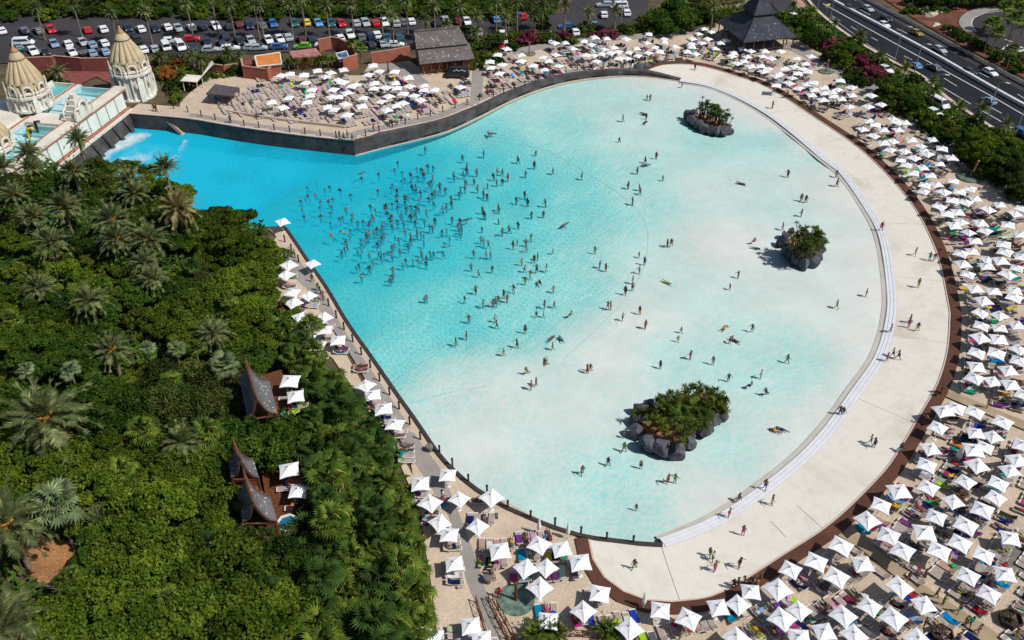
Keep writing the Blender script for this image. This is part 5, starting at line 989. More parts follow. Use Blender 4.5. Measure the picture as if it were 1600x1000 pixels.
for x,y,h,s,d in ((1240,8,4,.7,'palm at the near side of the motorway'),(1270,18,4,.7,'palm at the near side of the motorway'),(1305,36,3.6,.6,'palm at the near side of the motorway'),(1345,55,3.4,.8,'palm at the near side of the motorway'),(1375,88,3,.8,'palm at the near side of the motorway'),(1415,106,3.6,.75,'palm at the near side of the motorway'),(1462,140,4.4,.8,'palm at the near side of the motorway'),(1458,128,4.6,.7,'palm at the near side of the motorway'),(1500,168,4.2,.75,'palm at the near side of the motorway'),(1535,170,3.6,.8,'palm at the near side of the motorway'),(1573,195,3.6,.75,'palm at the near side of the motorway')):
    datepalm(x,y,h,s,d,24,False,'date' if x%2 else 'green',False,None,-.3,.14)
for x,y,h,s in ((1551,38,6.5,1.1),(1559,52,5.6,.95),(1586,30,7.5,1.15),(1572,12,6,1.1),(1596,14,7,1.),(1582,78,4.6,.85),(1600,40,6.,.9)): fanpalm(x,y,h,s*1.1,'shaggy fan palm on a thick trunk beside the ring road',26,False)
for q in ((1492,44,'S',.8),(1502,50,'SA',.7),(1510,54,'S',.8),(1520,58,'SA',.7),(1530,64,'S',.8),(1538,70,'S',.6),(1552,76,'SA',.6),(1563,84,'S',.8),(1585,92,'S',.8),(1594,100,'SA',.9),(1600,92,'P',.6),(1480,40,'SA',.5),(1590,84,'SA',.7)): T(*q)
for i in range(15): T(1440+i*13,-4+2.5*math.sin(i*2),('B','O')[i%2],.8,1.,'dark tree at the far edge beyond the red bank')
# ground cover under the hillside trees
GCn=26000; gx=[];gpoly=wpx([(-60,225),(60,245),(150,285),(260,300),(330,350),(412,352),(432,400),(432,480),(452,540),(540,600),(590,650),(630,720),(655,800),(668,880),(678,1000),(690,1080),(-120,1080)])
clr=wpx([(38,850),(60,835),(125,850),(135,880),(112,915),(80,925),(45,900)]); hutp=[wpx(q) for q in ([(375,590),(455,575),(460,655),(395,665)],[(360,720),(480,715),(485,830),(380,835)],[(455,895),(480,920),(492,960),(505,1010),(455,1010)])]
xs=[q[0] for q in gpoly]; ys=[q[1] for q in gpoly]
A=np.stack([rng.uniform(min(xs),max(xs),GCn*3),rng.uniform(min(ys),max(ys),GCn*3)],1)
A=np.array([q for q in A if inpoly(q[0],q[1],gpoly) and not inpoly(q[0],q[1],clr) and not any(inpoly(q[0],q[1],h) for h in hutp)][:GCn])
zz=Gs(A)+rng.uniform(.05,.9,len(A))
v,f=leafquads(np.concatenate([A,zz[:,None]],1),np.tile([0,0,1.],(len(A),1)),.62,1.6,.5)
o=link('undergrowth',npmesh('undergrowth',v,[f],'leafB')); tag(o,'low dark leafy undergrowth covering the hillside beneath the trees','undergrowth',None,'stuff')
def cover(name,px,n,m,sz,label,hh=.5):
    w=wpx(px); xs=[q[0] for q in w]; ys=[q[1] for q in w]; A=np.stack([rng.uniform(min(xs),max(xs),n*3),rng.uniform(min(ys),max(ys),n*3)],1); A=np.array([q for q in A if inpoly(q[0],q[1],w)][:n])
    v,f=leafquads(np.concatenate([A,(Gs(A)+rng.uniform(.05,hh,len(A)))[:,None]],1),np.tile([0,0,1.],(len(A),1)),sz,1.6,.5); tag(link(name,npmesh(name,v,[f],m)),label,'undergrowth',None,'stuff')
cover('undergrowth',[(1215,20),(1262,12),(1300,42),(1350,75),(1400,108),(1450,135),(1500,175),(1560,212),(1640,262),(1640,330),(1575,292),(1540,258),(1490,220),(1440,185),(1400,152),(1340,115),(1290,88),(1245,60)],9000,'leafB',.6,'low dark undergrowth in the hedge belt beside the motorway')
cover('undergrowth',[(-40,-12),(880,-12),(870,20),(700,26),(400,25),(200,23),(-40,19)],6000,'leafB',.7,'low dark undergrowth behind the car park')
cover('undergrowth',[(738,50),(860,48),(930,46),(1010,30),(1090,0),(1180,-5),(1175,20),(1110,38),(1040,48),(960,56),(880,64),(810,75),(765,90),(740,100)],5000,'leafO',.5,'low undergrowth between the car park and the far beach')
cover('undergrowth',[(240,85),(375,90),(380,120),(330,125),(290,145),(262,150),(245,120)],1800,'leafO',.5,'low undergrowth in the flower bed right of the palace')
# ---------------------------------------------------------------- vehicles
def carbody(L=4.1,Wd=1.72,van=False):
    prof=[(-L/2,.35),(-L/2+.05,.85),(-L/2+.25,1.0)]+([(-L/2+.35,1.85),(L/2-1.2,1.9),(L/2-.55,1.15)] if van else [(-L/2+.55,1.38),(.25,1.45),(.95,.98)])+[(L/2-.35,.82),(L/2-.03,.62),(L/2,.35)]
    bb=B(); n=len(prof)
    def wz(z): return Wd/2*(1-max(0,z-.9)*.24) if z>.9 else Wd/2*(.93 if z<.5 else 1)
    V=[(x,s*wz(z),z) for s in (-1,1) for x,z in prof]; V+=[(x,s*(wz(z)-.0),.22) for s in (-1,1) for x,z in (prof[0],prof[-1])]
    F=[(i,i+1,n+i+1,n+i) for i in range(n-1)]+[tuple(range(n))[::-1],tuple(range(n,2*n)),(n-1,0,n,2*n-1)]
    me=B().add(V[:2*n],F).mesh('body','paint'); bm=bmesh.new(); bm.from_mesh(me); bmesh.ops.bevel(bm,geom=[e for e in bm.edges if e.calc_length()>.3],offset=.07,segments=2,affect='EDGES',clamp_overlap=True); bmesh.ops.recalc_face_normals(bm,faces=bm.faces); bm.to_mesh(me); bm.free(); me.polygons.foreach_set('use_smooth',[False]*len(me.polygons))
    g=B()
    if van: ws=[((L/2-1.17,1.84),(L/2-.58,1.2),1)]; sd_=[((-L/2+.6,1.2),(-L/2+.6,1.7),(L/2-1.3,1.7),(L/2-.8,1.2))]; rw=((-L/2+.33,1.75),(-L/2+.25,1.1))
    else: ws=[((.30,1.42),(.90,1.03),1)]; sd_=[((-L/2+.55,1.02),(-L/2+.72,1.34),(.2,1.38),(.72,1.02))]; rw=((-L/2+.52,1.34),(-L/2+.28,1.04))
    for (a,b,_) in ws+[(rw[0],rw[1],0)]:
        nx=.03 if a[0]>-L/2+1 else -.03
        q=[(a[0]+nx,-wz(a[1])*.88,a[1]+.02),(a[0]+nx,wz(a[1])*.88,a[1]+.02),(b[0]+nx,wz(b[1])*.92,b[1]+.02),(b[0]+nx,-wz(b[1])*.92,b[1]+.02)]; g.add(q,[(0,1,2,3)])
    for s in (-1,1): g.add([(x,s*(wz(z)+.012),z) for x,z in sd_[0]],[(0,1,2,3)])
    wh=B()
    for x in (-L/2+.75,L/2-.75):
        for s in (-1,1): pass
    w=B(); w.lathe([(.01,-.1),(.31,-.1),(.33,-.06),(.33,.06),(.31,.1),(.01,.1)],12); 
    wm=w.mesh('wheel','tyre'); wm.transform(Matrix.Rotation(PI/2,4,'X')); rm=B().lathe([(.01,-.115),(.2,-.115),(.2,.115),(.01,.115)],10).mesh('rim','rim'); rm.transform(Matrix.Rotation(PI/2,4,'X'))
    hl=B(); hl.box((0,0,0),(.12,.34,.14))
    return me,g.mesh('window_glass','glass'),wm,rm,hl.mesh('headlight','frame'),L,Wd
CB={'car':carbody(),'big':carbody(4.6,1.8),'van':carbody(4.9,1.95,True)}
COLS={'W':(.72,.73,.74),'S':(.38,.41,.44),'G':(.13,.14,.16),'D':(.025,.028,.034),'N':(.018,.028,.06),'R':(.50,.015,.012),'M':(.12,.012,.02),'B':(.03,.12,.33),'L':(.10,.30,.55),'T':(.02,.10,.13),'Y':(.75,.52,.02),'E':(.12,.42,.02),'K':(.20,.30,.42),'O':(.24,.19,.05)}
CN={'W':'white','S':'silver','G':'dark grey','D':'black','N':'dark navy','R':'bright red','M':'maroon','B':'blue','L':'light blue','T':'teal','Y':'yellow','E':'lime green','K':'steel blue','O':'gold'}
def car(p,az,kind,c,name='parked_car',sc=.97):
    bo,gl,wh,rm,hl,L,Wd=CB[kind]; r=empty(name,p,az,sc); link('body',bo,r,color=COLS[c]); link('window_glass',gl,r)
    for s in (-1,1): link('headlight',hl,r,(L/2-.14,s*Wd*.36,.70))
    for x in (-L/2+.78,L/2-.78):
        for s in (-1,1): w=link('wheel',wh,r,(x,s*(Wd/2-.08),.33)); link('rim',rm,w)
    return r
rowA=[(10,183,'W'),(150,180,'G'),(240,183,'G'),(318,175,'R'),(545,178,'R'),(645,172,'W'),(797,168,'N'),(880,172,'W'),(968,172,'N'),(1045,160,'W'),(1112,167,'S'),(1195,163,'W'),(1265,158,'N'),(1347,153,'W'),(1430,158,'D'),(1490,145,'M'),(1557,150,'N'),(1635,150,'G'),(1707,138,'B'),(1837,137,'T'),(1915,130,'Y'),(1987,135,'L'),(2067,135,'T'),(2132,137,'R'),(2225,135,'S'),(2283,132,'S'),(2345,135,'R'),(2403,130,'W'),(2475,135,'S'),(2525,128,'G'),(2570,125,'W'),(2730,135,'D'),(2780,112,'S'),(2860,120,'M'),(2918,125,'W'),(3100,113,'L'),(3270,90,'R'),(3230,110,'D')]
rowB=[(338,265,'K'),(425,265,'W'),(517,255,'S'),(575,270,'K'),(650,260,'W'),(850,240,'D'),(1035,280,'W'),(1293,255,'N'),(1385,262,'N'),(1405,220,'D'),(1497,248,'D'),(1567,243,'S'),(1678,240,'W'),(1748,235,'W'),(1800,222,'S'),(1885,238,'M'),(1945,235,'N'),(2125,228,'W'),(2187,205,'W'),(2260,222,'G'),(2322,225,'N'),(2355,207,'W'),(2417,230,'T'),(2490,222,'T'),(2655,205,'W'),(3140,200,'W'),(3145,240,'W'),(115,290,'T'),(3775,82,'W'),(3915,68,'W'),(2830,250,'D'),(2990,190,'S')]
rowC=[(207,310,'W'),(278,318,'D'),(448,318,'W'),(510,315,'D'),(575,322,'K'),(655,315,'K'),(895,300,'W'),(965,295,'S'),(1128,280,'W'),(1200,292,'N'),(2390,262,'S'),(2320,270,'D'),(3125,270,'R'),(3595,190,'W'),(3440,235,'W')]
rowH=[(145,258,'W','van'),(1067,245,'W','car'),(1195,233,'R','car'),(1315,300,'S','car'),(1437,292,'W','big'),(1575,288,'S','car'),(1615,290,'S','car'),(1745,282,'B','car'),(1890,280,'E','car'),(2020,267,'W','car'),(2160,270,'D','car'),(2475,270,'W','car'),(2590,268,'D','car'),(3255,90,'B','car'),(3780,20,'S','big'),(3870,30,'W','van'),(3540,155,'B','car'),(3700,150,'L','car'),(3730,165,'D','car')]
for L_,nm,rot in ((rowA,'in the car park back row',-PI/2),(rowB,'in the car park middle row',-PI/2),(rowC,'in the car park front row',-PI/2)):
    for x,y,c in L_:
        k='van' if (x,y) in ((1035,280),(1128,280),(850,240)) else ('big' if (x*7)%3==0 else 'car'); p=PG(x/4,y/4+2,.6); r=car(p,math.atan2(-p.y,-p.x)+.16+.05*math.sin(x)+(PI if (x*3)%5==0 else 0),k,c); reg(r,CN[c]+(' parked van' if k=='van' else ' parked car'),'x','van' if k=='van' else 'car','cars parked in the car park',nm)
for x,y,c,k in rowH: p=PG(x/4,y/4+2,.6); r=car(p,(0 if x%2 else PI)+.12,k,c); reg(r,CN[c]+(' van' if k=='van' else ' car')+' parked sideways','x','van' if k=='van' else 'car','cars parked in the car park','along the car park front lane')
md=(P(1600,180,3)-P(1400,69,3)); maz=math.atan2(md.y,md.x)
for x,y,c,k,s in [(510,38,'D','car',1),(625,45,'S','big',1),(740,108,'N','car',1),(728,145,'W','car',1),(930,195,'O','big',1),(1075,300,'S','big',1),(1262,437,'D','car',1),(1390,442,'W','big',1),(922,400,'L','car',-1),(1040,412,'G','big',-1),(1382,620,'K','car',-1)]:
    p=PG(1200+x/4,y/4+1.5,.6); r=car(p,maz+(PI if s<0 else 0),k,c,'car_on_motorway',.82); reg(r,CN[c]+(' car driving on the far carriageway' if s>0 else ' car driving on the near carriageway'),'x','car','cars driving on the motorway','of the motorway')
for x,y,c,k in [(1068,640,'W','van'),(735,428,'W','car'),(1040,700,'W','car'),(165,100,'W','car'),(1590,822,'B','car')]:
    p=PG(1200+x/4,y/4+1.5,.6); r=car(p,maz+.1,k,c,'car_on_service_road'); reg(r,CN[c]+(' van' if k=='van' else ' car')+' on the service road','x',k if k=='van' else 'car','vehicles on the service road','between the hedge and the motorway')
p=PG(1560+30,84); reg(car(PG(1590,82),.4,'car','W','parked_car'),'white car parked beside the ring road palms','land','car')
# dark show van on the beach (box with window and light markings)
p=PG(714,121); r=empty('dark_van',p,-.02+PI,1.12,label='black high roofed van with pale side lettering parked before the lodge',cat='van'); bo,gl,wh,rm,hl,L,Wd=CB['van']
link('body',bo,r,color=(.012,.016,.024)); link('window_glass',gl,r); r.scale=(1.12,1.12,1.3)
for i,(x,w_) in enumerate(((-1.6,.35),(-1.1,.5),(-.5,.3),(-.1,.45),(.4,.3))): B().box((x,Wd/2+.0,1.45+.12*(i%2)),(w_,.05,.12)).obj('side_mark','frame',r)
for x in (-L/2+.78,L/2-.78):
    for s in (-1,1): link('wheel',wh,r,(x,s*(Wd/2-.08),.33))
# street lamps, signs
lm=B(); lm.tube([(0,0,0),(0,0,7.2),(.6,0,7.7),(1.2,0,7.75)],[.12,.08,.06,.05],6); lmm=lm.mesh('lamp_post','steel'); lh=B().box((1.5,0,7.72),(.8,.35,.14)).mesh('lamp_head','frame')
for x,y in ((1276,17),(1296,34),(1398,93),(1426,122),(1451,172),(1542,186),(1586,212),(1186,26),(970,45),(1425,8)):
    r=empty('street_lamp',PG(x,y),-.6); link('lamp_post',lmm,r); link('lamp_head',lh,r); reg(r,'slim grey street lamp','x','street lamp','street lamps along the motorway','beside the motorway')
r=empty('road_sign',PG(1290,26),.4,label='small square blue and orange road sign at the top of the motorway verge',cat='sign'); B().tube([(0,0,0),(0,0,2.4)],.05,6).obj('post','steel',r); B().box((0,0,2.9),(1.3,.06,.55)).obj('upper_panel','yellow',r); B().box((0,0,2.4),(1.3,.06,.4)).obj('lower_panel','blueroof',r)
# ---------------------------------------------------------------- parasols
def Q(x0,y0,s,pts): return [(x0+p[0]/s,y0+p[1]/s,p[2] if len(p)>2 else None) for p in pts]
PS=[]
PS+=Q(400,80,10,[(390,370),(530,345),(745,360),(955,290,'s'),(1085,380),(1160,320),(1360,270),(770,480),(865,590),(1210,590),(515,700),(240,780),(840,685),(410,860),(800,800),(1180,700),(1300,690),(1430,650),(1110,850),(1230,890),(1390,810),(1280,430),(1360,480),(1500,540),(1570,500),(1430,990)])
PS+=Q(560,90,8,[(180,90,'s'),(255,155),(450,170,'s'),(125,205),(620,245,'s'),(200,315,'s'),(460,300,'s'),(195,380,'s'),(335,370),(480,370),(630,350),(825,330,'s'),(815,385,'s'),(950,385,'s'),(1270,355,'d'),(55,485),(380,475),(555,440),(695,460),(285,530),(765,515),(550,545),(470,585),(350,645),(35,600)])
PS+=Q(740,40,10,[(510,345),(370,445),(745,450),(250,560),(440,590),(735,550),(275,635),(930,615),(410,735),(1260,265),(1430,245,'s'),(1550,335),(1280,435),(1085,475),(1175,540),(1325,605),(1110,665)])
PS+=Q(900,30,10,[(120,330),(285,280,'s'),(475,280,'s'),(230,385),(770,305),(1135,215,'s'),(1370,290,'d'),(1380,340,'s'),(1105,350),(435,450),(580,435),(940,440),(1225,430),(1540,415),(280,540),(400,530),(530,525),(650,500),(820,500),(1120,515),(1300,505),(960,550),(800,590),(670,610),(315,635,'d'),(150,555)])
PS+=Q(1060,30,10,[(400,130,'s'),(310,205,'d'),(515,180,'d'),(210,295),(450,300),(360,350),(195,365),(200,425),(755,305,'s'),(655,350),(570,430,'s'),(130,500,'s'),(265,525),(860,520),(820,570),(1010,440,'s'),(1130,480,'d'),(1345,490,'s'),(1080,570),(1030,630),(915,675),(1315,560),(1440,600),(1135,735),(1290,720),(1410,750),(1335,810),(1530,880)])
PS+=Q(1180,60,10,[(390,195,'d'),(870,275,'s'),(650,290),(790,390,'s'),(610,425),(740,475,'d'),(460,460),(380,530),(820,515),(660,545),(580,600),(515,690,'d'),(800,690),(910,685),(680,765,'d'),(330,725),(930,790),(1080,760),(1200,810),(1080,840),(880,865),(1300,775),(1320,655),(1510,755,'d'),(1510,860,'s'),(1230,890),(1340,920),(1060,955)])
PS+=Q(1280,120,10,[(805,285,'d'),(980,415,'d'),(770,455),(480,440),(780,675),(870,745),(1010,810),(1150,655),(1200,700),(1340,685),(1240,805)])
PS+=Q(1340,180,10,[(240,310,'d'),(550,375),(850,370),(80,200),(1180,355,'s'),(410,430,'s'),(520,525),(730,540,'d'),(990,450),(1050,530),(1100,600),(1320,515),(890,655,'d'),(680,680),(770,765),(1470,655,'s'),(1290,735,'s'),(1020,785),(880,890),(1150,925,'s')])
PS+=Q(1380,240,7.246,[(800,290),(475,345),(615,335),(470,410),(695,430,'d'),(860,425),(990,390),(1055,490),(780,525),(935,545),(630,590),(840,645),(1325,555,'s'),(1180,620),(1495,655),(1565,600),(715,680),(885,750),(800,800),(1100,770),(1425,800),(980,870,'d'),(1170,860),(1560,910)])
PS+=Q(1440,360,10,[(850,150,'s'),(1300,205),(630,345,'d'),(800,300,'s'),(1320,330),(1040,430,'s'),(1240,470,'s'),(650,520,'s'),(1030,560,'s'),(1500,560,'d'),(740,660,'d'),(1330,680,'d'),(840,900,'s'),(1140,930,'s'),(1460,905,'s'),(1590,395,'d')])
PS+=Q(1440,440,10,[(1440,240),(970,295,'s'),(920,460,'d'),(1240,510),(1500,650,'s'),(930,670,'d'),(1240,700,'s'),(920,870,'s'),(1200,880,'s')])
PS+=Q(1440,530,10,[(1540,130,'d'),(860,200,'d'),(1160,215,'d'),(1530,320,'d'),(860,410,'s'),(1360,470,'s'),(850,600,'d'),(1120,620,'s'),(1410,700,'s'),(1620,850,'d')])
PS+=Q(1400,620,8,[(605,175,'s'),(765,130,'d'),(980,175,'d'),(540,365,'d'),(1345,305,'d'),(1010,435,'s'),(1230,480,'s'),(430,620,'s'),(965,650,'s'),(1120,600,'d'),(385,835,'d'),(1025,850,'s'),(1445,900,'s'),(1520,770,'s'),(1590,590,'d')])
PS+=Q(1320,700,5.714,[(1095,285,'d'),(760,340,'d'),(1370,300,'d'),(490,385,'s'),(320,495,'d'),(1355,425,'d'),(985,460,'s'),(210,640,'d'),(1245,545,'d'),(835,600,'d'),(410,775,'d'),(715,750,'s'),(1080,685,'d'),(1485,780,'s'),(1040,840,'d'),(535,910,'d'),(835,910,'d'),(1240,935,'d')])
PS+=Q(1160,820,5.556,[(850,175,'d'),(635,310,'d'),(1050,325,'s'),(425,370,'d'),(810,445,'d'),(320,560,'d'),(1355,525,'d'),(510,725,'d'),(355,810,'d'),(1120,690,'d'),(885,780,'d'),(1320,805,'d'),(720,915,'s'),(985,945,'d'),(500,975,'s'),(1525,990,'d'),(1590,675,'s')])
PS+=Q(1200,750,4,[(1265,590,'d'),(1395,700,'d'),(1490,580,'s')])
PS+=Q(800,750,4,[(165,395,'d'),(310,420,'s'),(85,540,'d'),(220,535,'d'),(430,515,'s'),(175,665,'d'),(550,695,'s'),(455,810,'d'),(225,870,'s'),(930,800,'s'),(740,925,'d'),(1100,860,'d'),(1290,780,'s'),(1420,765,'d'),(1500,690,'s'),(1410,980,'d')])
PS+=Q(640,720,5.556,[(330,105,'s'),(90,185,'s'),(710,310,'d'),(170,355,'d'),(425,310,'d'),(250,515,'d'),(345,625,'s'),(595,550,'d'),(785,780,'s'),(385,870,'s')])
PS+=Q(400,750,4,[(1345,900,'s'),(1410,985,'s'),(1100,970,'s')])
LS=Q(400,250,4,[(160,375,'d'),(350,635,'d'),(200,650,'d'),(185,710,'d'),(225,815,'s'),(325,835,'d'),(235,888,'d'),(420,975,'d'),(270,965,'d')])+Q(400,500,4,[(205,65,'s'),(430,55,'s'),(320,110,'s'),(380,150,'s'),(510,115,'s'),(690,400,'d'),(730,462,'s'),(800,555,'s'),(870,650,'s')])
HS=[(453,594,5.4),(461,616,5.4),(452,733,5.3),(465,762,5.3)]
def canopy(h=2.45,s=1.0,cw=.16):
    bb=B(); n=5; V=[(0,0,h)]; ring=[]
    cor=[(-s,-s),(s,-s),(s,s),(-s,s)]
    for i in range(4):
        a,b=cor[i],cor[(i+1)%4]
        for j in range(3):
            t=j/3; x=a[0]+(b[0]-a[0])*t; y=a[1]+(b[1]-a[1])*t; k=1-.09*math.sin(t*PI); ring.append((x*k,y*k,h-.52+(.07 if j else 0)))
    m=len(ring); mid=[(x*.5,y*.5,h-.23+(.0 if i%3==0 else -.035)) for i,(x,y,z) in enumerate(ring)]
    V=[(0,0,h)]+mid+ring+[(x,y,z-.09) for x,y,z in ring]
    F=[(0,1+i,1+(i+1)%m) for i in range(m)]+[(1+i,1+m+i,1+m+(i+1)%m,1+(i+1)%m) for i in range(m)]+[(1+m+i,1+2*m+i,1+2*m+(i+1)%m,1+m+(i+1)%m) for i in range(m)]
    bb.add(V,F); bb.add([(cw,0,h+.07),(0,cw,h+.07),(-cw,0,h+.07),(0,-cw,h+.07),(0,0,h+.13)],[(0,1,4),(1,2,4),(2,3,4),(3,0,4)]); return bb
cbb=canopy(); CANM=cbb.mesh('canopy','white'); PPM=B(); PPM.tube([(0,0,0),(0,0,2.6)],.035,6); PPM.lathe([(.3,0),(.3,.07),(.06,.12)],10); PPM.tube([(0,0,2.5),(0,0,2.66)],[.04,.02],5); PPMm=PPM.mesh('pole','pole')
allp=[]
for i,(x,y,t) in enumerate(PS+LS):
    p=PG(x,y,2.2); allp.append([p,t,(x,y),i>=len(PS)])
for x,y,h in HS: p=P(x,y,h+2.2); allp.append([Vector((p.x,p.y,h)),'s',(x,y),True])
keep=[]
for q in allp:
    if all((q[0]-k[0]).length>1.05 for k in keep): keep.append(q)
allp=keep; allp.sort(key=lambda q:-pxm(q[0]))
print('parasols',len(allp))
V,T_,mi=marr(CANM); V2,T2,mi2=marr(PPMm); far_m=[];far_a=[]
for i,(p,t,xy,left) in enumerate(allp):
    a=0.05+random.uniform(-.28,.28) if t=='s' else (PI/4+random.uniform(-.28,.28) if t=='d' else rnd()*PI/2)
    sc=random.uniform(.9,1.08)
    if i<300:
        r=empty('parasol',p,a,sc); c=link('canopy',CANM,r,color=(lambda k:(.84*k,.84*k,.86*k))(random.uniform(.88,1.))); link('pole',PPMm,r); tl=random.choice((-1,1))*random.uniform(0,.07); c.rotation_euler=(tl,tl*.5,0); cl=link
        w='cream white square parasol set cornerwise' if (t=='d') else ('cream white square parasol set squarely' if t=='s' else 'white square parasol')
        reg(r,w,'clock' if not left else 'y','parasol','white parasols around the wave pool','in the left promenade strip' if left else None)
    else:
        m=Matrix.Translation(p)@Matrix.Rotation(a,4,'Z')@Matrix.Scale(sc,4); far_a+=[(V,T_,mi),(V2,T2,mi2+1)]; far_m+=[m,m]
if far_a: tag(link('distant_parasols',joined('distant_parasols',far_a,['white','pole'],far_m),color=(.8,.8,.81)),'the most distant white parasols packed on the far sun terrace','parasols',None,'stuff')
# a few folded parasols
fm=B(); fm.tube([(0,0,.9),(0,0,1.2),(0,0,2.4),(0,0,2.6)],[.2,.24,.09,.02],8); fm.tube([(0,0,0),(0,0,1.)],.035,6); fmm=fm.mesh('folded_parasol','white')
for x,y in ((842,829),(887,836),(1005,945),(1493,716),(1496,718),(1484,826)): reg(link('folded_parasol',fmm,None,PG(x,y+6),color=(.7,.7,.68)),'folded pale parasol standing closed','land','parasol')
# ---------------------------------------------------------------- sun loungers
fb=B(); 
for s in (-.3,.3): fb.tube([(-.95,s,.30),(.25,s,.32),(.9,s,.62)],.035,4)
for x in (-.92,.25,.9): fb.tube([(x,-.31,.31 if x<.5 else .62),(x,.31,.31 if x<.5 else .62)],.04,4)
for x in (-.7,.35):
    for s in (-.3,.3): fb.tube([(x,s,.3),(x-.04,s,.0)],.035,4)
fb.box((-.97,0,.31),(.1,.64,.07)); FRM=fb.mesh('frame','frame')
sb=B(); sb.add([(-.9,-.28,.345),(.25,-.28,.36),(.9,-.28,.66),(-.9,.28,.345),(.25,.28,.36),(.9,.28,.66)],[(0,1,4,3),(1,2,5,4)]); sb.add([(-.9,-.28,.32),(.25,-.28,.335),(.9,-.28,.635),(-.9,.28,.32),(.25,.28,.335),(.9,.28,.635)],[(3,4,1,0),(4,5,2,1)]); SLM=sb.mesh('sling','sling')
tw=B(); tw.add([(-.86,-.31,.36),(-.3,-.33,.375),(.25,-.31,.385),(.86,-.31,.68),(-.86,.31,.365),(-.3,.32,.37),(.25,.32,.39),(.86,.3,.685),(-.8,-.38,.22),(.2,-.38,.25),(-.8,.38,.2),(.2,.37,.24)],[(0,1,5,4),(1,2,6,5),(2,3,7,6),(8,9,2,1),(8,1,0,8)[:3],(5,6,11,10)]); TWM=tw.mesh('towel','cloth')
tw2=B(); tw2.add([(-.5,-.33,.38),(.25,-.31,.385),(.7,-.31,.62),(-.5,.31,.375),(.25,.32,.39),(.72,.3,.63),(-.45,-.4,.12),(.2,-.4,.15)],[(0,1,4,3),(1,2,5,4),(6,7,1,0)]); TWM2=tw2.mesh('towel','cloth')
TC=[((.02,.06,.38),'royal blue'),((.01,.02,.09),'navy'),((.0,.25,.45),'turquoise'),((.55,.03,.05),'red'),((.65,.05,.25),'hot pink'),((.6,.35,.45),'pale pink'),((.65,.5,.03),'yellow'),((.35,.55,.02),'lime'),((.02,.35,.1),'green'),((.6,.2,.04),'orange'),((.65,.64,.62),'white'),((.16,.04,.2),'purple'),((.12,.12,.13),'grey'),((.04,.03,.03),'black'),((.2,.35,.55),'light blue'),((.25,.02,.06),'wine red'),((.0,.3,.28),'teal'),((.45,.35,.3),'beige')]
PC=Vector((-3,118))
loungers=[]; cell={}
def tryl(x,y,az,z=None,minr=.66):
    c=(int(x//2),int(y//2))
    for i in (-1,0,1):
        for j in (-1,0,1):
            for (a,b,ca,sa) in cell.get((c[0]+i,c[1]+j),()):
                dx,dy=x-a,y-b; u=dx*ca+dy*sa; v=-dx*sa+dy*ca
                if abs(u)<1.85 and abs(v)<minr: return False
    cell.setdefault(c,[]).append((x,y,math.cos(az),math.sin(az))); loungers.append((Vector((x,y,G(x,y) if z is None else z)),az)); return True
def okground(x,y):
    # keep furniture off the walls, kerb, paths
    q=pix((x,y,G(x,y))); px_,py_=q
    if (px_-607)**2+((py_-114)*2)**2<16**2 or (px_-1516)**2+((py_-277)*1.6)**2<22**2 or (px_-806)**2+((py_-938)*1.3)**2<28**2 or (px_-1291)**2+((py_-112)*2)**2<17**2 or (px_-1577)**2+(py_-972)**2<24**2: return False
    return True
KB=[tuple(p) for p in offset(curbL,-2.4)]; KP=[tuple(p) for p in both]; PATHS=[wpx(q) for q in ([(735,108),(760,108),(754,168),(732,168)],[(636,700),(690,700),(735,843),(765,940),(790,1010),(770,1010),(740,940),(715,860),(700,800),(672,757)],[(1305,825),(1330,825),(1385,872),(1450,925),(1520,965),(1575,1010),(1545,1010),(1470,962),(1400,905),(1340,865)],[(1478,608),(1540,628),(1605,652),(1605,680),(1540,655),(1474,626)],[(583,99),(632,95),(674,131),(655,139),(622,119),(586,112)])]
curbpoly=[tuple(p) for p in offset(curbL,-1.7)]+[(lineTop[-1].x,lineTop[-1].y)]
kbp=[tuple(p) for p in (lineTop[:-3]+offset(curbL,-1.9)+offset(lineBot[8:],-.9)+LEFT)]
def okl(x,y,az):
    ex,ey=math.cos(az)*.9,math.sin(az)*.9
    for k in (-1,0,1):
        if inpoly(x+ex*k,y+ey*k,kbp): return False
    if any(inpoly(x,y,q) for q in PATHS): return False
    return okground(x,y)
ord_=list(range(len(allp))); 
for i in ord_:
    p,t,xy,left=allp[i]
    if left and xy[0]<470 and xy[1]>560:
        for k in (-1,1): tryl(p.x+k*.4,p.y-.5+k*.5,.1,p.z)
        continue
    if left or xy[0]<735 and xy[1]>690: az=PI+.12; v=Vector((math.cos(az),math.sin(az)))
    elif xy[0]<740 and xy[1]<200: az=R(118); v=Vector((math.cos(az),math.sin(az)))
    elif xy[0]<930 and xy[1]<140: az=R(112); v=Vector((math.cos(az),math.sin(az)))
    else: v=(Vector((p.x,p.y))-PC).normalized(); az=math.atan2(v.y,v.x)+ (PI if False else 0)
    tg=Vector((-v.y,v.x)); n=random.choice((3,4,4,5)); off=random.uniform(-.4,.4)
    if left: n=2
    for rad in ((0.25,-1.9) if not left and rnd()<.5 else (.1,)):
        for k in range(n):
            s=(k-(n-1)/2)*.78+off+random.uniform(-.05,.05); a2=az+random.uniform(-.07,.07)
            q=Vector((p.x,p.y))+tg*s+v*(rad+random.uniform(-.15,.15)-.3)
            if okl(q.x,q.y,a2): tryl(q.x,q.y,a2)
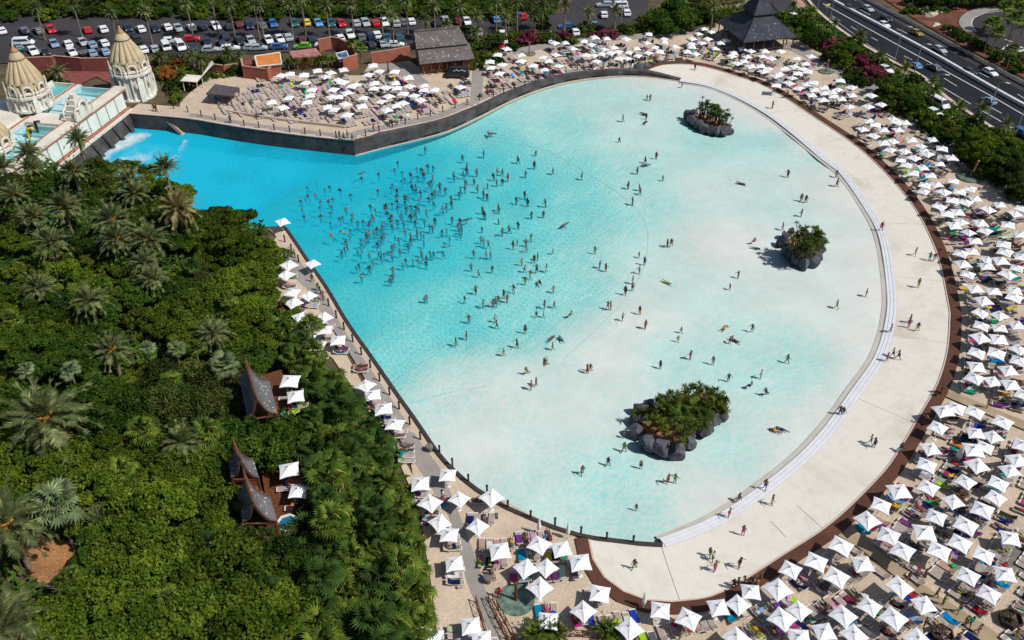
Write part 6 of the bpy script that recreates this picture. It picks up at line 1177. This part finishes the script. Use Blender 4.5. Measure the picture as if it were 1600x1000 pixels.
# open rows without parasols
def rows(px,az,du=.85,dv=2.35,jit=.1,skip=.12):
    w=wpx(px); v=Vector((math.cos(az),math.sin(az))); tg=Vector((-v.y,v.x)); c=Vector((sum(q[0] for q in w)/len(w),sum(q[1] for q in w)/len(w)))
    for i in range(-30,31):
        for j in range(-60,61):
            q=c+v*(i*dv)+tg*(j*du)
            if inpoly(q.x,q.y,w) and rnd()>skip and math.sin(j*.9+i*2.)>-.86 and okl(q.x,q.y,az): tryl(q.x,q.y,az+random.uniform(-jit,jit)*.5)
rows([(330,158),(395,133),(440,135),(560,130),(680,150),(735,120),(735,150),(690,172),(600,197),(555,203),(440,190),(350,178)],R(118),.85,2.45)
rows([(400,125),(560,128),(600,160),(580,195),(480,190),(400,160)],R(118))
rows([(758,128),(850,100),(900,96),(985,92),(985,104),(900,106),(830,126),(758,152)],R(112))
rows([(620,640),(640,700),(665,755),(652,765),(625,705),(608,650)],PI+.12,.8,2.2); rows([(548,548),(590,598),(578,602),(540,560)],PI+.12,.8,2.2)
for tix in range(1500):
    x=random.uniform(700,1620); y=random.uniform(50,1010)
    if tix<700: x=random.uniform(1300,1620)
    q=PG(x,y); 
    if math.hypot(q.x-PC.x,q.y-PC.y)<40 or not inpoly(x,y,[(1040,62),(1240,78),(1330,128),(1440,205),(1500,250),(1600,330),(1610,1010),(900,1010),(920,900),(1000,950),(1150,940),(1300,840),(1440,690),(1500,560),(1500,450),(1440,310),(1290,180),(1150,112),(1040,92)]): continue
    v=(Vector((q.x,q.y))-PC).normalized(); az=math.atan2(v.y,v.x)+random.uniform(-.1,.1); tg=Vector((-v.y,v.x))
    if inpoly(x,y,[(1400,930),(1500,900),(1600,890),(1600,1000),(1420,1000)]) and rnd()<.85: continue
    if inpoly(x,y,[(1450,262),(1545,270),(1590,330),(1540,330),(1500,300)]): continue
    for k in range(random.choice((2,3,3))):
        s=q.xy+tg*k*.8
        if okl(s.x,s.y,az): tryl(s.x,s.y,az)
loungers.sort(key=lambda q:-pxm(q[0])); print('loungers',len(loungers))
Vf,Tf,mf=marr(FRM); Vs,Ts,ms_=marr(SLM); Vt,Tt,mt=marr(TWM); Vt2,Tt2,_=marr(TWM2)
fa=[];fmx=[];ta=[];tmx=[];tcol=[];lyers=[];ntow=0
for i,(p,az) in enumerate(loungers):
    tilt=az; m=Matrix.Translation(p)@Matrix.Rotation(az,4,'Z'); has=rnd()
    leftg='at' 
    if i<300:
        r=empty('sun_lounger',p,az); link('frame',FRM,r); link('sling',SLM,r); reg(r,'white framed lounger with beige sling','clock','sun lounger','sun loungers on the beaches')
    else: fa+=[(Vf,Tf,mf),(Vs,Ts,ms_+1)]; fmx+=[m,m]
    q=pix(p); quiet=(q[0]<580 and q[1]<210) 
    dark=rnd()<.42
    if has<(.16 if quiet else (.38 if q[1]<210 else .52)):
        c,cn=random.choice(TC) if not dark else random.choice([TC[1],TC[13],TC[10],TC[12],TC[17],TC[11]]); c=tuple(k*random.uniform(.6,1.) for k in c); big=rnd()<.5
        if ntow<260: o=link('towel',TWM if big else TWM2,None,p,(0,0,az+random.uniform(-.08,.08)),None,c); ntow+=1; reg(o,cn+' towel on a sun lounger','clock','towel','towels on the sun loungers')
        else: ta.append((Vt,Tt,mt*0) if big else (Vt2,Tt2,np.zeros(len(Tt2),int))); tmx.append(m); tcol.append(c)
    if rnd()<(.06 if quiet else .30): lyers.append((p,az))
tag(link('distant_sun_loungers',joined('distant_sun_loungers',fa,['frame','sling'],fmx)),'the more distant beige sun loungers packed beneath the parasols','sun loungers',None,'stuff')
tag(link('distant_towels',joined('distant_towels',ta,['clothA'],tmx,tcol)),'coloured towels on the more distant sun loungers','towels',None,'stuff')
# beach bags and swim rings, near ones
bg_=B(); bg_.add([(-.22,-.1,0),(.22,-.1,0),(.22,.1,0),(-.22,.1,0),(-.28,-.14,.36),(.28,-.14,.36),(.28,.14,.36),(-.28,.14,.36)],[(3,2,1,0),(0,1,5,4),(1,2,6,5),(2,3,7,6),(3,0,4,7),(4,5,6,7)]); bg_.tube([(-.15,0,.34),(-.1,0,.55),(.1,0,.55),(.15,0,.34)],.02,4); BGM=bg_.mesh('beach_bag','cloth')
nb=0
for i,(p,az) in enumerate(loungers[:520]):
    if rnd()<.24:
        v=Vector((-math.sin(az),math.cos(az),0))*.5+Vector((math.cos(az),math.sin(az),0))*random.uniform(-.8,.6); c,cn=random.choice(TC); q=p+v; o=link('beach_bag',BGM,None,(q.x,q.y,G(q.x,q.y) if p.z<3.8 else p.z),rnd()*6,random.uniform(1.,1.5),c); reg(o,cn+' beach bag on the sand','clock','beach bag','beach bags beside the loungers')
# ---------------------------------------------------------------- people
J0=dict(pel=(0,0,.95),sp=(0,0,1.15),ch=(0,0,1.36),nk=(0,0,1.5),hd=(.01,0,1.6),ht=(.01,0,1.72))
Rr_=dict(pel=.145,sp=.125,ch=.15,nk=.06,hd=.10,ht=.09,sh=.062,el=.045,wr=.034,ha=.045,hp=.10,kn=.062,an=.042,to=.04)
def pose(lean=0,arms=((0,0),(0,0)),legs=((0,0),(0,0)),sit=False):
    """arms/legs: (swing forward angle, spread angle or bend)"""
    J={k:Vector(v) for k,v in J0.items()}; E=[('pel','sp'),('sp','ch'),('ch','nk'),('nk','hd'),('hd','ht')]
    for k,s in ((0,-1),(1,1)):
        f,sp=arms[k][0],arms[k][1]; b=arms[k][2] if len(arms[k])>2 else .3
        sh=Vector((0,s*.19,1.43)); d=Vector((math.sin(f)*math.cos(sp),s*math.sin(sp),-math.cos(f)*math.cos(sp))); el=sh+d*.29; d2=Matrix.Rotation(-b,3,'Y')@d; wr=el+d2*.25; ha=wr+d2*.12
        for n,v in (('sh',sh),('el',el),('wr',wr),('ha',ha)): J[n+str(k)]=v
        E+=[('ch','sh%d'%k),('sh%d'%k,'el%d'%k),('el%d'%k,'wr%d'%k),('wr%d'%k,'ha%d'%k)]
        f,b=legs[k]; hp=Vector((0,s*.10,.88)); d=Vector((math.sin(f),s*.04,-math.cos(f))); kn=hp+d*.42; d2=Matrix.Rotation(b,3,'Y')@d; an=kn+d2*.40; to=an+Vector((.17,0,-.04))
        for n,v in (('hp',hp),('kn',kn),('an',an),('to',to)): J[n+str(k)]=v
        E+=[('pel','hp%d'%k),('hp%d'%k,'kn%d'%k),('kn%d'%k,'an%d'%k),('an%d'%k,'to%d'%k)]
    if lean:
        Rm=Matrix.Rotation(lean,3,'Y')
        for n in J:
            if n[:2] in('sp','ch','nk','hd','ht','sh','el','wr','ha'): J[n]=Rm@(J[n]-J['pel'])+J['pel']
    mz=min(v.z for v in J.values())
    for n in J: J[n]=J[n]-Vector((0,0,mz-.04))
    return J,E
def flat(JE,face_up=True,sling=False):
    J,E=JE; out={}
    for n,v in J.items():
        x=(v.z-.95); y=v.y; z=.12+(v.x if face_up else -v.x)
        if sling and x>.1: z+=(x-.1)*.5
        out[n]=Vector((x,y,z))
    return out,E
def skinmesh(name,JE,sub=1):
    J,E=JE; names=list(J); me=bpy.data.meshes.new('tmp'); me.from_pydata([J[n] for n in names],[(names.index(a),names.index(b)) for a,b in E],[]); o=bpy.data.objects.new('tmp',me); COL.objects.link(o)
    sm=o.modifiers.new('s','SKIN'); 
    sv=me.skin_vertices[0].data
    for i,n in enumerate(names): r_=Rr_[n.rstrip('01')]; sv[i].radius=(r_*(1.15 if n in('ch','pel','sp') else 1),r_); sv[i].use_root=(n=='pel')
    if sub: s2=o.modifiers.new('b','SUBSURF'); s2.levels=sub; s2.render_levels=sub
    dg=bpy.context.evaluated_depsgraph_get(); dg.update(); m2=bpy.data.meshes.new_from_object(o.evaluated_get(dg)); m2.name=name; m2.materials.clear(); m2.materials.append(M['skin']); bpy.data.objects.remove(o); bpy.data.meshes.remove(me)
    m2.polygons.foreach_set('use_smooth',[True]*len(m2.polygons)); return m2
def shell(me,JE,keys,off,name,m,cond=None):
    J,E=JE; names=list(J); bm=bmesh.new(); bm.from_mesh(me); bm.normal_update(); kill=[]
    for f in bm.faces:
        c=f.calc_center_median(); best=min(names,key=lambda n:(J[n]-c).length-(Rr_[n.rstrip('01')]*.5))
        if best not in keys or (cond and not cond(c,J)): kill.append(f)
    bmesh.ops.delete(bm,geom=kill,context='FACES')
    for v in bm.verts: v.co+=v.normal*off
    left=set(bm.verts); isl=[]
    while left:
        st=[left.pop()]; g=set(st)
        while st:
            for e in st.pop().link_edges:
                for w in e.verts:
                    if w in left: left.discard(w); g.add(w); st.append(w)
        isl.append(g)
    if len(isl)>1: big=max(isl,key=len); bmesh.ops.delete(bm,geom=[v for g in isl if g is not big for v in g],context='VERTS')
    o=bpy.data.meshes.new(name); bm.to_mesh(o); bm.free(); o.materials.append(M[m]); o.polygons.foreach_set('use_smooth',[True]*len(o.polygons)); return o
POSES={'stand':pose(0,((.1,.15),(.15,.15)),((0.04,.04),(-.04,.04))),'walk':pose(.06,((.5,.1),(-.45,.1)),((.42,.15),(-.38,.35))),'walk2':pose(.04,((-.3,.12),(.4,.12)),((-.3,.3),(.35,.1))),
 'reach':pose(.1,((.9,.5,.2),(.6,.7,.2)),((.2,.2),(-.15,.2))),'hips':pose(0,((-.25,.6,1.5),(-.25,.6,1.5)),((.05,.05),(-.08,.05))),'arms':pose(.1,((1.2,.9,.1),(1.3,.9,.1)),((.25,.3),(-.2,.2))),
 'sit':pose(-.15,((-.4,.3,.3),(-.4,.3,.3)),((1.35,1.0),(1.2,1.1))),'bend':pose(.8,((.9,.15,.1),(.8,.15,.1)),((.15,.1),(-.1,.1)))}
base=pose(0,((.2,.35,.3),(.1,.25,.2)),((.1,.1),(.25,.5))); POSES['lie']=flat(base); POSES['lie2']=flat(pose(0,((2.6,.5,1.),(2.5,.6,.8)),((.0,.0),(.1,.1))),False)
POSES['recline']=flat(pose(0,((.2,.3,.5),(.1,.35,.8)),((.1,.1),(.55,1.0))),True,True); POSES['swim']=flat(pose(0,((2.6,.2,.1),(1.2,.8,.3)),((.1,.2),(-.2,.2))),False)
PB={}
for k,JE in POSES.items():
    b=skinmesh('body',JE); lo=skinmesh('body',JE,0)
    tr=shell(b,JE,('pel','hp0','hp1','kn0','kn1') ,.018,'swim_shorts','cloth',cond=lambda c,J:min((c-J['pel']).length,(c-J['hp0']).length,(c-J['hp1']).length)<.33)
    bk=shell(b,JE,('pel','hp0','hp1'),.014,'bikini_bottom','cloth',cond=lambda c,J:(c-J['pel']).length<.17); bt=shell(b,JE,('ch',),.012,'bikini_top','cloth',cond=lambda c,J:(c-J['ch']).length<.19)
    sh=shell(b,JE,('pel','sp','ch','sh0','sh1'),.02,'shirt','cloth'); hc=shell(b,JE,('hd','ht'),.018,'hair','hair',cond=lambda c,J:(c-J['hd']).dot((J['ht']-J['nk']).normalized())>.0)
    fd=(J0 and None); PB[k]=(b,lo,tr,bk,bt,sh,hc,JE)
SK=[(.17,.098,.068),(.24,.15,.105),(.13,.072,.048),(.10,.055,.038),(.28,.18,.13),(.15,.085,.06)]; HC=[(.012,.009,.007),(.03,.018,.01),(.02,.012,.008),(.10,.06,.025)]
people=[]  # (pos, az, pose, scale, where)
def add(lst,x0,y0,s,tag_):
    for q in lst:
        x=x0+q[0]/s; y=y0+q[1]/s; f=q[2] if len(q)>2 else ''
        people.append((x,y,f,tag_))
TA=[(885,12),(867,57),(913,75),(766,85),(660,75,'f'),(660,110),(376,130),(320,165),(430,180),(460,165),(525,185),(590,215),(372,215),(305,228),(325,220),(280,252),(400,257),(455,257),(477,240),(290,308),(397,293),(300,350),(403,347),(473,290),(463,325),(463,390),(562,305),(525,365),(540,352),(595,372),(635,385),(668,380),(603,340),(715,285),(725,340),(745,305),(733,360),(715,380),(705,400),(760,188),(843,170),(853,152),(880,190),(878,220),(850,270),(885,255),(910,125),(930,115),(943,130),(965,85),(972,92),(1005,47),(1030,55),(1073,35),(1105,40),(1045,80),(1040,60),(1010,100),(1040,120),(1050,90),(1103,98),(968,135),(975,165),(985,180),(998,160),(1000,185),(1028,200),(1022,240),(1010,262),(1090,150),(1083,140),(1097,130),(1150,150),(1148,165),(1183,180),(1080,235),(1100,210),(1118,195),(1110,262),(1167,297),(1190,285),(1220,230),(1222,262),(1278,180),(1268,205),(1305,165),(1310,130),(1235,75),(1238,95),(1298,75),(1318,15),(1315,50),(1322,58),(1380,62),(1362,115),(1385,165),(1422,200),(1445,215),(1445,140),(1487,88),(1505,125),(1540,120),(1575,95),(1510,55,'f'),(1540,58),
(925,225),(935,240),(930,262),(942,225),(945,280),(935,300),(965,285),(1000,290),(1020,300),(1065,320),(985,310),(975,330),(965,350),(1000,335),(800,270),(813,280),(808,298),(820,330),(883,295),(905,320),(903,345),(910,330),(850,345),(838,360),(843,380),(850,412),(883,378),(922,390),(920,375),(993,385),(1053,375),(1085,405),(1102,412),(1118,370),(1225,358),(1275,375),(1265,400),(1285,420),(1270,435),(1278,455),(1320,365,'f'),(1415,297),(1433,332),(1425,325),(1515,280),(1518,295),(1515,360),(1412,410),(1583,415),(1540,432),(1190,430),(1162,440),(1210,480),(630,410),(790,395),(790,415),(755,430),(758,410),(735,440),(738,460),(690,440),(705,450),(690,470),(697,485),(683,495),(657,500),(780,435),(800,455),(793,470),(785,485),(775,495),(760,520),(865,465),(893,497),(932,445),(963,460),(965,480),(968,495),(957,515),(950,535),(1005,425),(1003,450),(1010,460),(1030,450),(1045,455),(1048,505),(540,445,'f'),(470,465,'f'),(480,470),(590,440),(583,470),(562,507),(570,540),(552,550),(535,575),(657,540),(635,570),(652,578),(708,590),(850,535),(862,525),(848,545),(845,580),(850,590),(797,572),(765,578),(783,600),(780,570),(898,562),(1030,560),(1038,588),(1090,580),(1110,575),(1065,605),(1062,635),(1170,573),(1185,535,'f'),(1360,570),(1440,573),(1467,575),(1407,480),(1423,500),(1452,508),(915,640),(935,620),(980,622),(1015,620),(625,655),(643,652),(728,632),(710,665),(703,670),(657,722),(855,678),(852,720),(838,742),(1345,650),(1477,662),(1393,690),(1373,800),(1303,857),(1418,885),(1480,880),(1515,860),(1498,880),(1548,825),(1570,853),(1050,852),(1065,850),(1330,980),(1495,975)]
add(TA,400,250,4,'water')
add([(140,20),(85,72),(255,55),(438,90),(785,58),(838,10,'f'),(945,100),(728,150),(797,160),(803,185),(755,250),(1435,125,'f'),(80,205),(27,238),(97,250),(210,257),(123,328),(197,322),(333,385,'f'),(38,390),(120,470),(33,490),(88,500),(92,535),(8,515),(255,553),(160,590),(140,605),(62,620),(80,665),(155,670),(215,665),(115,705),(83,742),(10,795),(175,745,'f'),(260,795),(520,553),(550,642),(588,662),(795,580),(830,625),(798,680),(757,742),(755,785),(710,810),(600,900),(618,905),(203,892),(265,888),(153,945),(198,945),(368,952,'s'),(693,975),(800,935),(970,740,'f'),(973,515),(998,512),(1515,500,'s'),(1525,525,'f'),(1417,710),(1365,780)],800,250,4,'water')
add([(127,80),(430,85,'b'),(433,140),(212,230),(240,238),(212,325),(95,410),(618,825),(435,897)],1200,250,4,'water'); add([(712,415),(925,570),(1015,600),(1045,605),(1075,570),(945,770),(893,990)],1200,250,4,'dry')
add([(1250,125),(1315,82),(1548,190),(1505,12)],400,500,4,'water')
add([(83,45),(33,137),(250,90,'f'),(310,92,'f'),(255,153),(215,230,'f'),(92,310,'s'),(150,380),(120,405),(472,300),(492,290),(835,25),(1060,50),(1040,105),(1118,212),(930,270),(1260,245),(1335,25,'f'),(1505,42),(1365,115,'b'),(1395,100,'f'),(1357,350),(1560,332),(1493,397,'s'),(1590,438,'s'),(700,703),(703,790),(603,875),(808,893),(442,930),(978,985),(1022,985)],800,500,4,'water')
add([(125,235),(455,565),(475,565),(95,655,'f'),(50,665,'f')],1200,500,4,'water'); add([(770,50),(885,20),(940,40),(787,200),(820,215),(748,230),(648,745),(670,765),(835,790,'s'),(985,620),(1090,430),(1080,450,'s'),(1378,520)],1200,500,4,'dry')
add([(780,155),(1420,105,'s')],800,750,4,'water'); add([(1360,205),(1448,315),(1240,450),(1262,475),(1272,540),(1425,520),(768,525),(1585,30),(1055,965),(1390,650),(1415,640),(1460,620,'s'),(1520,630,'s'),(1550,610,'s')],800,750,4,'dry')
add([(30,125),(885,600),(985,590),(1058,705),(1105,750),(1205,800),(1245,880),(1275,885),(1325,930),(985,890),(1520,870),(1190,985),(1560,960)],1200,750,4,'dry')
add([(1063,525),(845,597),(865,605),(825,693,'f'),(840,720),(835,745,'f'),(695,735),(672,862),(150,940),(38,985),(903,965),(835,990)],800,0,4,'water'); add([(1145,415)],800,0,4,'dry'); add([(30,655),(120,590)],1200,0,4,'dry')
add([(1055,925),(1422,948),(1290,975),(1455,820,'f'),(1478,820,'f')],400,0,4,'water'); add([(735,800),(520,840),(570,840),(600,860),(548,850)],400,0,4,'dry'); add([(1438,745),(960,670),(975,675)],0,0,4,'dry')
add([(240,585),(350,735),(385,790),(372,860),(418,850)],400,250,4,'dry'); add([(690,780)],400,250,4,'none')
add([(285,300),(720,960,'s')],640,720,5.556,'dry'); add([(1465,590),(1520,705)],400,750,4,'dry')
NAMEP={'stand':'standing','walk':'walking','walk2':'walking','reach':'reaching out','hips':'with hands on hips','arms':'wading','sit':'sitting','bend':'bending down','lie':'lying','lie2':'lying','recline':'reclining','swim':'swimming'}
PL=[]
for x,y,f,w in people:
    if w=='none': continue
    if w=='water':
        hh=.75; p=P(x,y,hh); d=float(depth([(p.x,p.y)])[0]); vis=max(.42,1.7-d); p=P(x,y,vis*.5); d=float(depth([(p.x,p.y)])[0])
        if not inpoly(p.x,p.y,[tuple(q) for q in pool]): d=0;p.z=G(p.x,p.y)
        if f=='f': PL.append((Vector((p.x,p.y,-.14 if d>.25 else max(-d,-.05))),random.uniform(0,6.28),'swim' if rnd()<.7 else 'lie',1.,'water'))
        elif f=='s': PL.append((Vector((p.x,p.y,-d)),rnd()*6.28,'sit',1.,'water'))
        else:
            z=-min(d+.06,1.22); PL.append((Vector((p.x,p.y,z)),rnd()*6.28,'bend' if f=='b' else random.choice(('stand','hips','reach','stand','walk','walk2') if d<.9 else ('stand','stand','hips','walk','reach')),random.uniform(.86,1.05) if rnd()<.85 else .72,'water'))
    else:
        p=PG(x,y,.85); 
        PL.append((p,rnd()*6.28 if f!='s' else rnd()*6,'sit' if f=='s' else random.choice(('walk','walk2','walk','stand','hips')),random.uniform(.92,1.05),'dry'))
for p,az in lyers:
    PL.append((p+Vector((0,0,.36))-Vector((math.cos(az),math.sin(az),0))*.12,az,'recline' if rnd()<.7 else ('lie2' if rnd()<.6 else 'lie'),random.uniform(.9,1.0),'lounger'))
PL.sort(key=lambda q:-pxm(q[0])); print('people',len(PL))
SWC=[((.02,.04,.25),'blue'),((.5,.02,.03),'red'),((.01,.01,.015),'black'),((.6,.08,.3),'pink'),((.02,.3,.3),'teal'),((.6,.3,.02),'orange'),((.6,.6,.6),'white'),((.1,.03,.03),'brown'),((.25,.5,.05),'lime'),((.01,.02,.08),'navy')]
fa=[];fx=[];fc=[];cache={k:marr(v[1]) for k,v in PB.items()}
ncount=0; standing=[q for q in PL if q[4]!='lounger'][:238]; ly=[q for q in PL if q[4]=='lounger'][:60]; chosen=set(id(q) for q in standing+ly)
for q in PL:
    p,az,k,s,w=q; b,lo,tr,bk,bt,sh,hc,JE=PB[k]; c=random.choice(SK); c=tuple(v*random.uniform(.8,1.05) for v in c)
    if id(q) in chosen:
        o=link('person',b,None,p,(0,0,az),s,c); wm=rnd()<.45; sc_,sn=random.choice(SWC)
        if wm and rnd()<.25 and w=='dry': link('shirt',sh,o,color=sc_); ds='dress'
        elif wm: link('bikini_bottom',bk,o,color=sc_); link('bikini_top',bt,o,color=sc_); ds='bikini'
        else: link('swim_shorts',tr,o,color=sc_); ds='shorts'
        link('hair',hc,o,color=random.choice(HC))
        where={'water':'in water','dry':'on land','lounger':'on lounger'}[w]
        reg(o,f'person in {sn} {ds} {NAMEP[k]} {where}','clock' if w=='lounger' else 'land','person',None)
    else:
        m=Matrix.Translation(p)@Matrix.Rotation(az,4,'Z')@Matrix.Scale(s,4); fa.append(cache[k]); fx.append(m); fc.append(tuple(v*.62 for v in c))
        V3,T3,_=cache[k]; sw=marr(tr if rnd()<.55 else bk); fa.append((sw[0],sw[1],sw[2]*0)); fx.append(m); fc.append(random.choice(SWC)[0]); hw=marr(hc); fa.append((hw[0],hw[1],hw[2]*0)); fx.append(m); fc.append(random.choice(HC))
if fa: tag(link('distant_people',joined('distant_people',fa,['skinA'],fx,fc,True)),'the most distant bathers in the water and sunbathers on the far loungers','people',None,'stuff')
finish_labels()
for o in bpy.data.objects:
    l=o.get('label')
    if l and len(l.split())>16: print('long label:',l)
print('objects',len(bpy.data.objects))
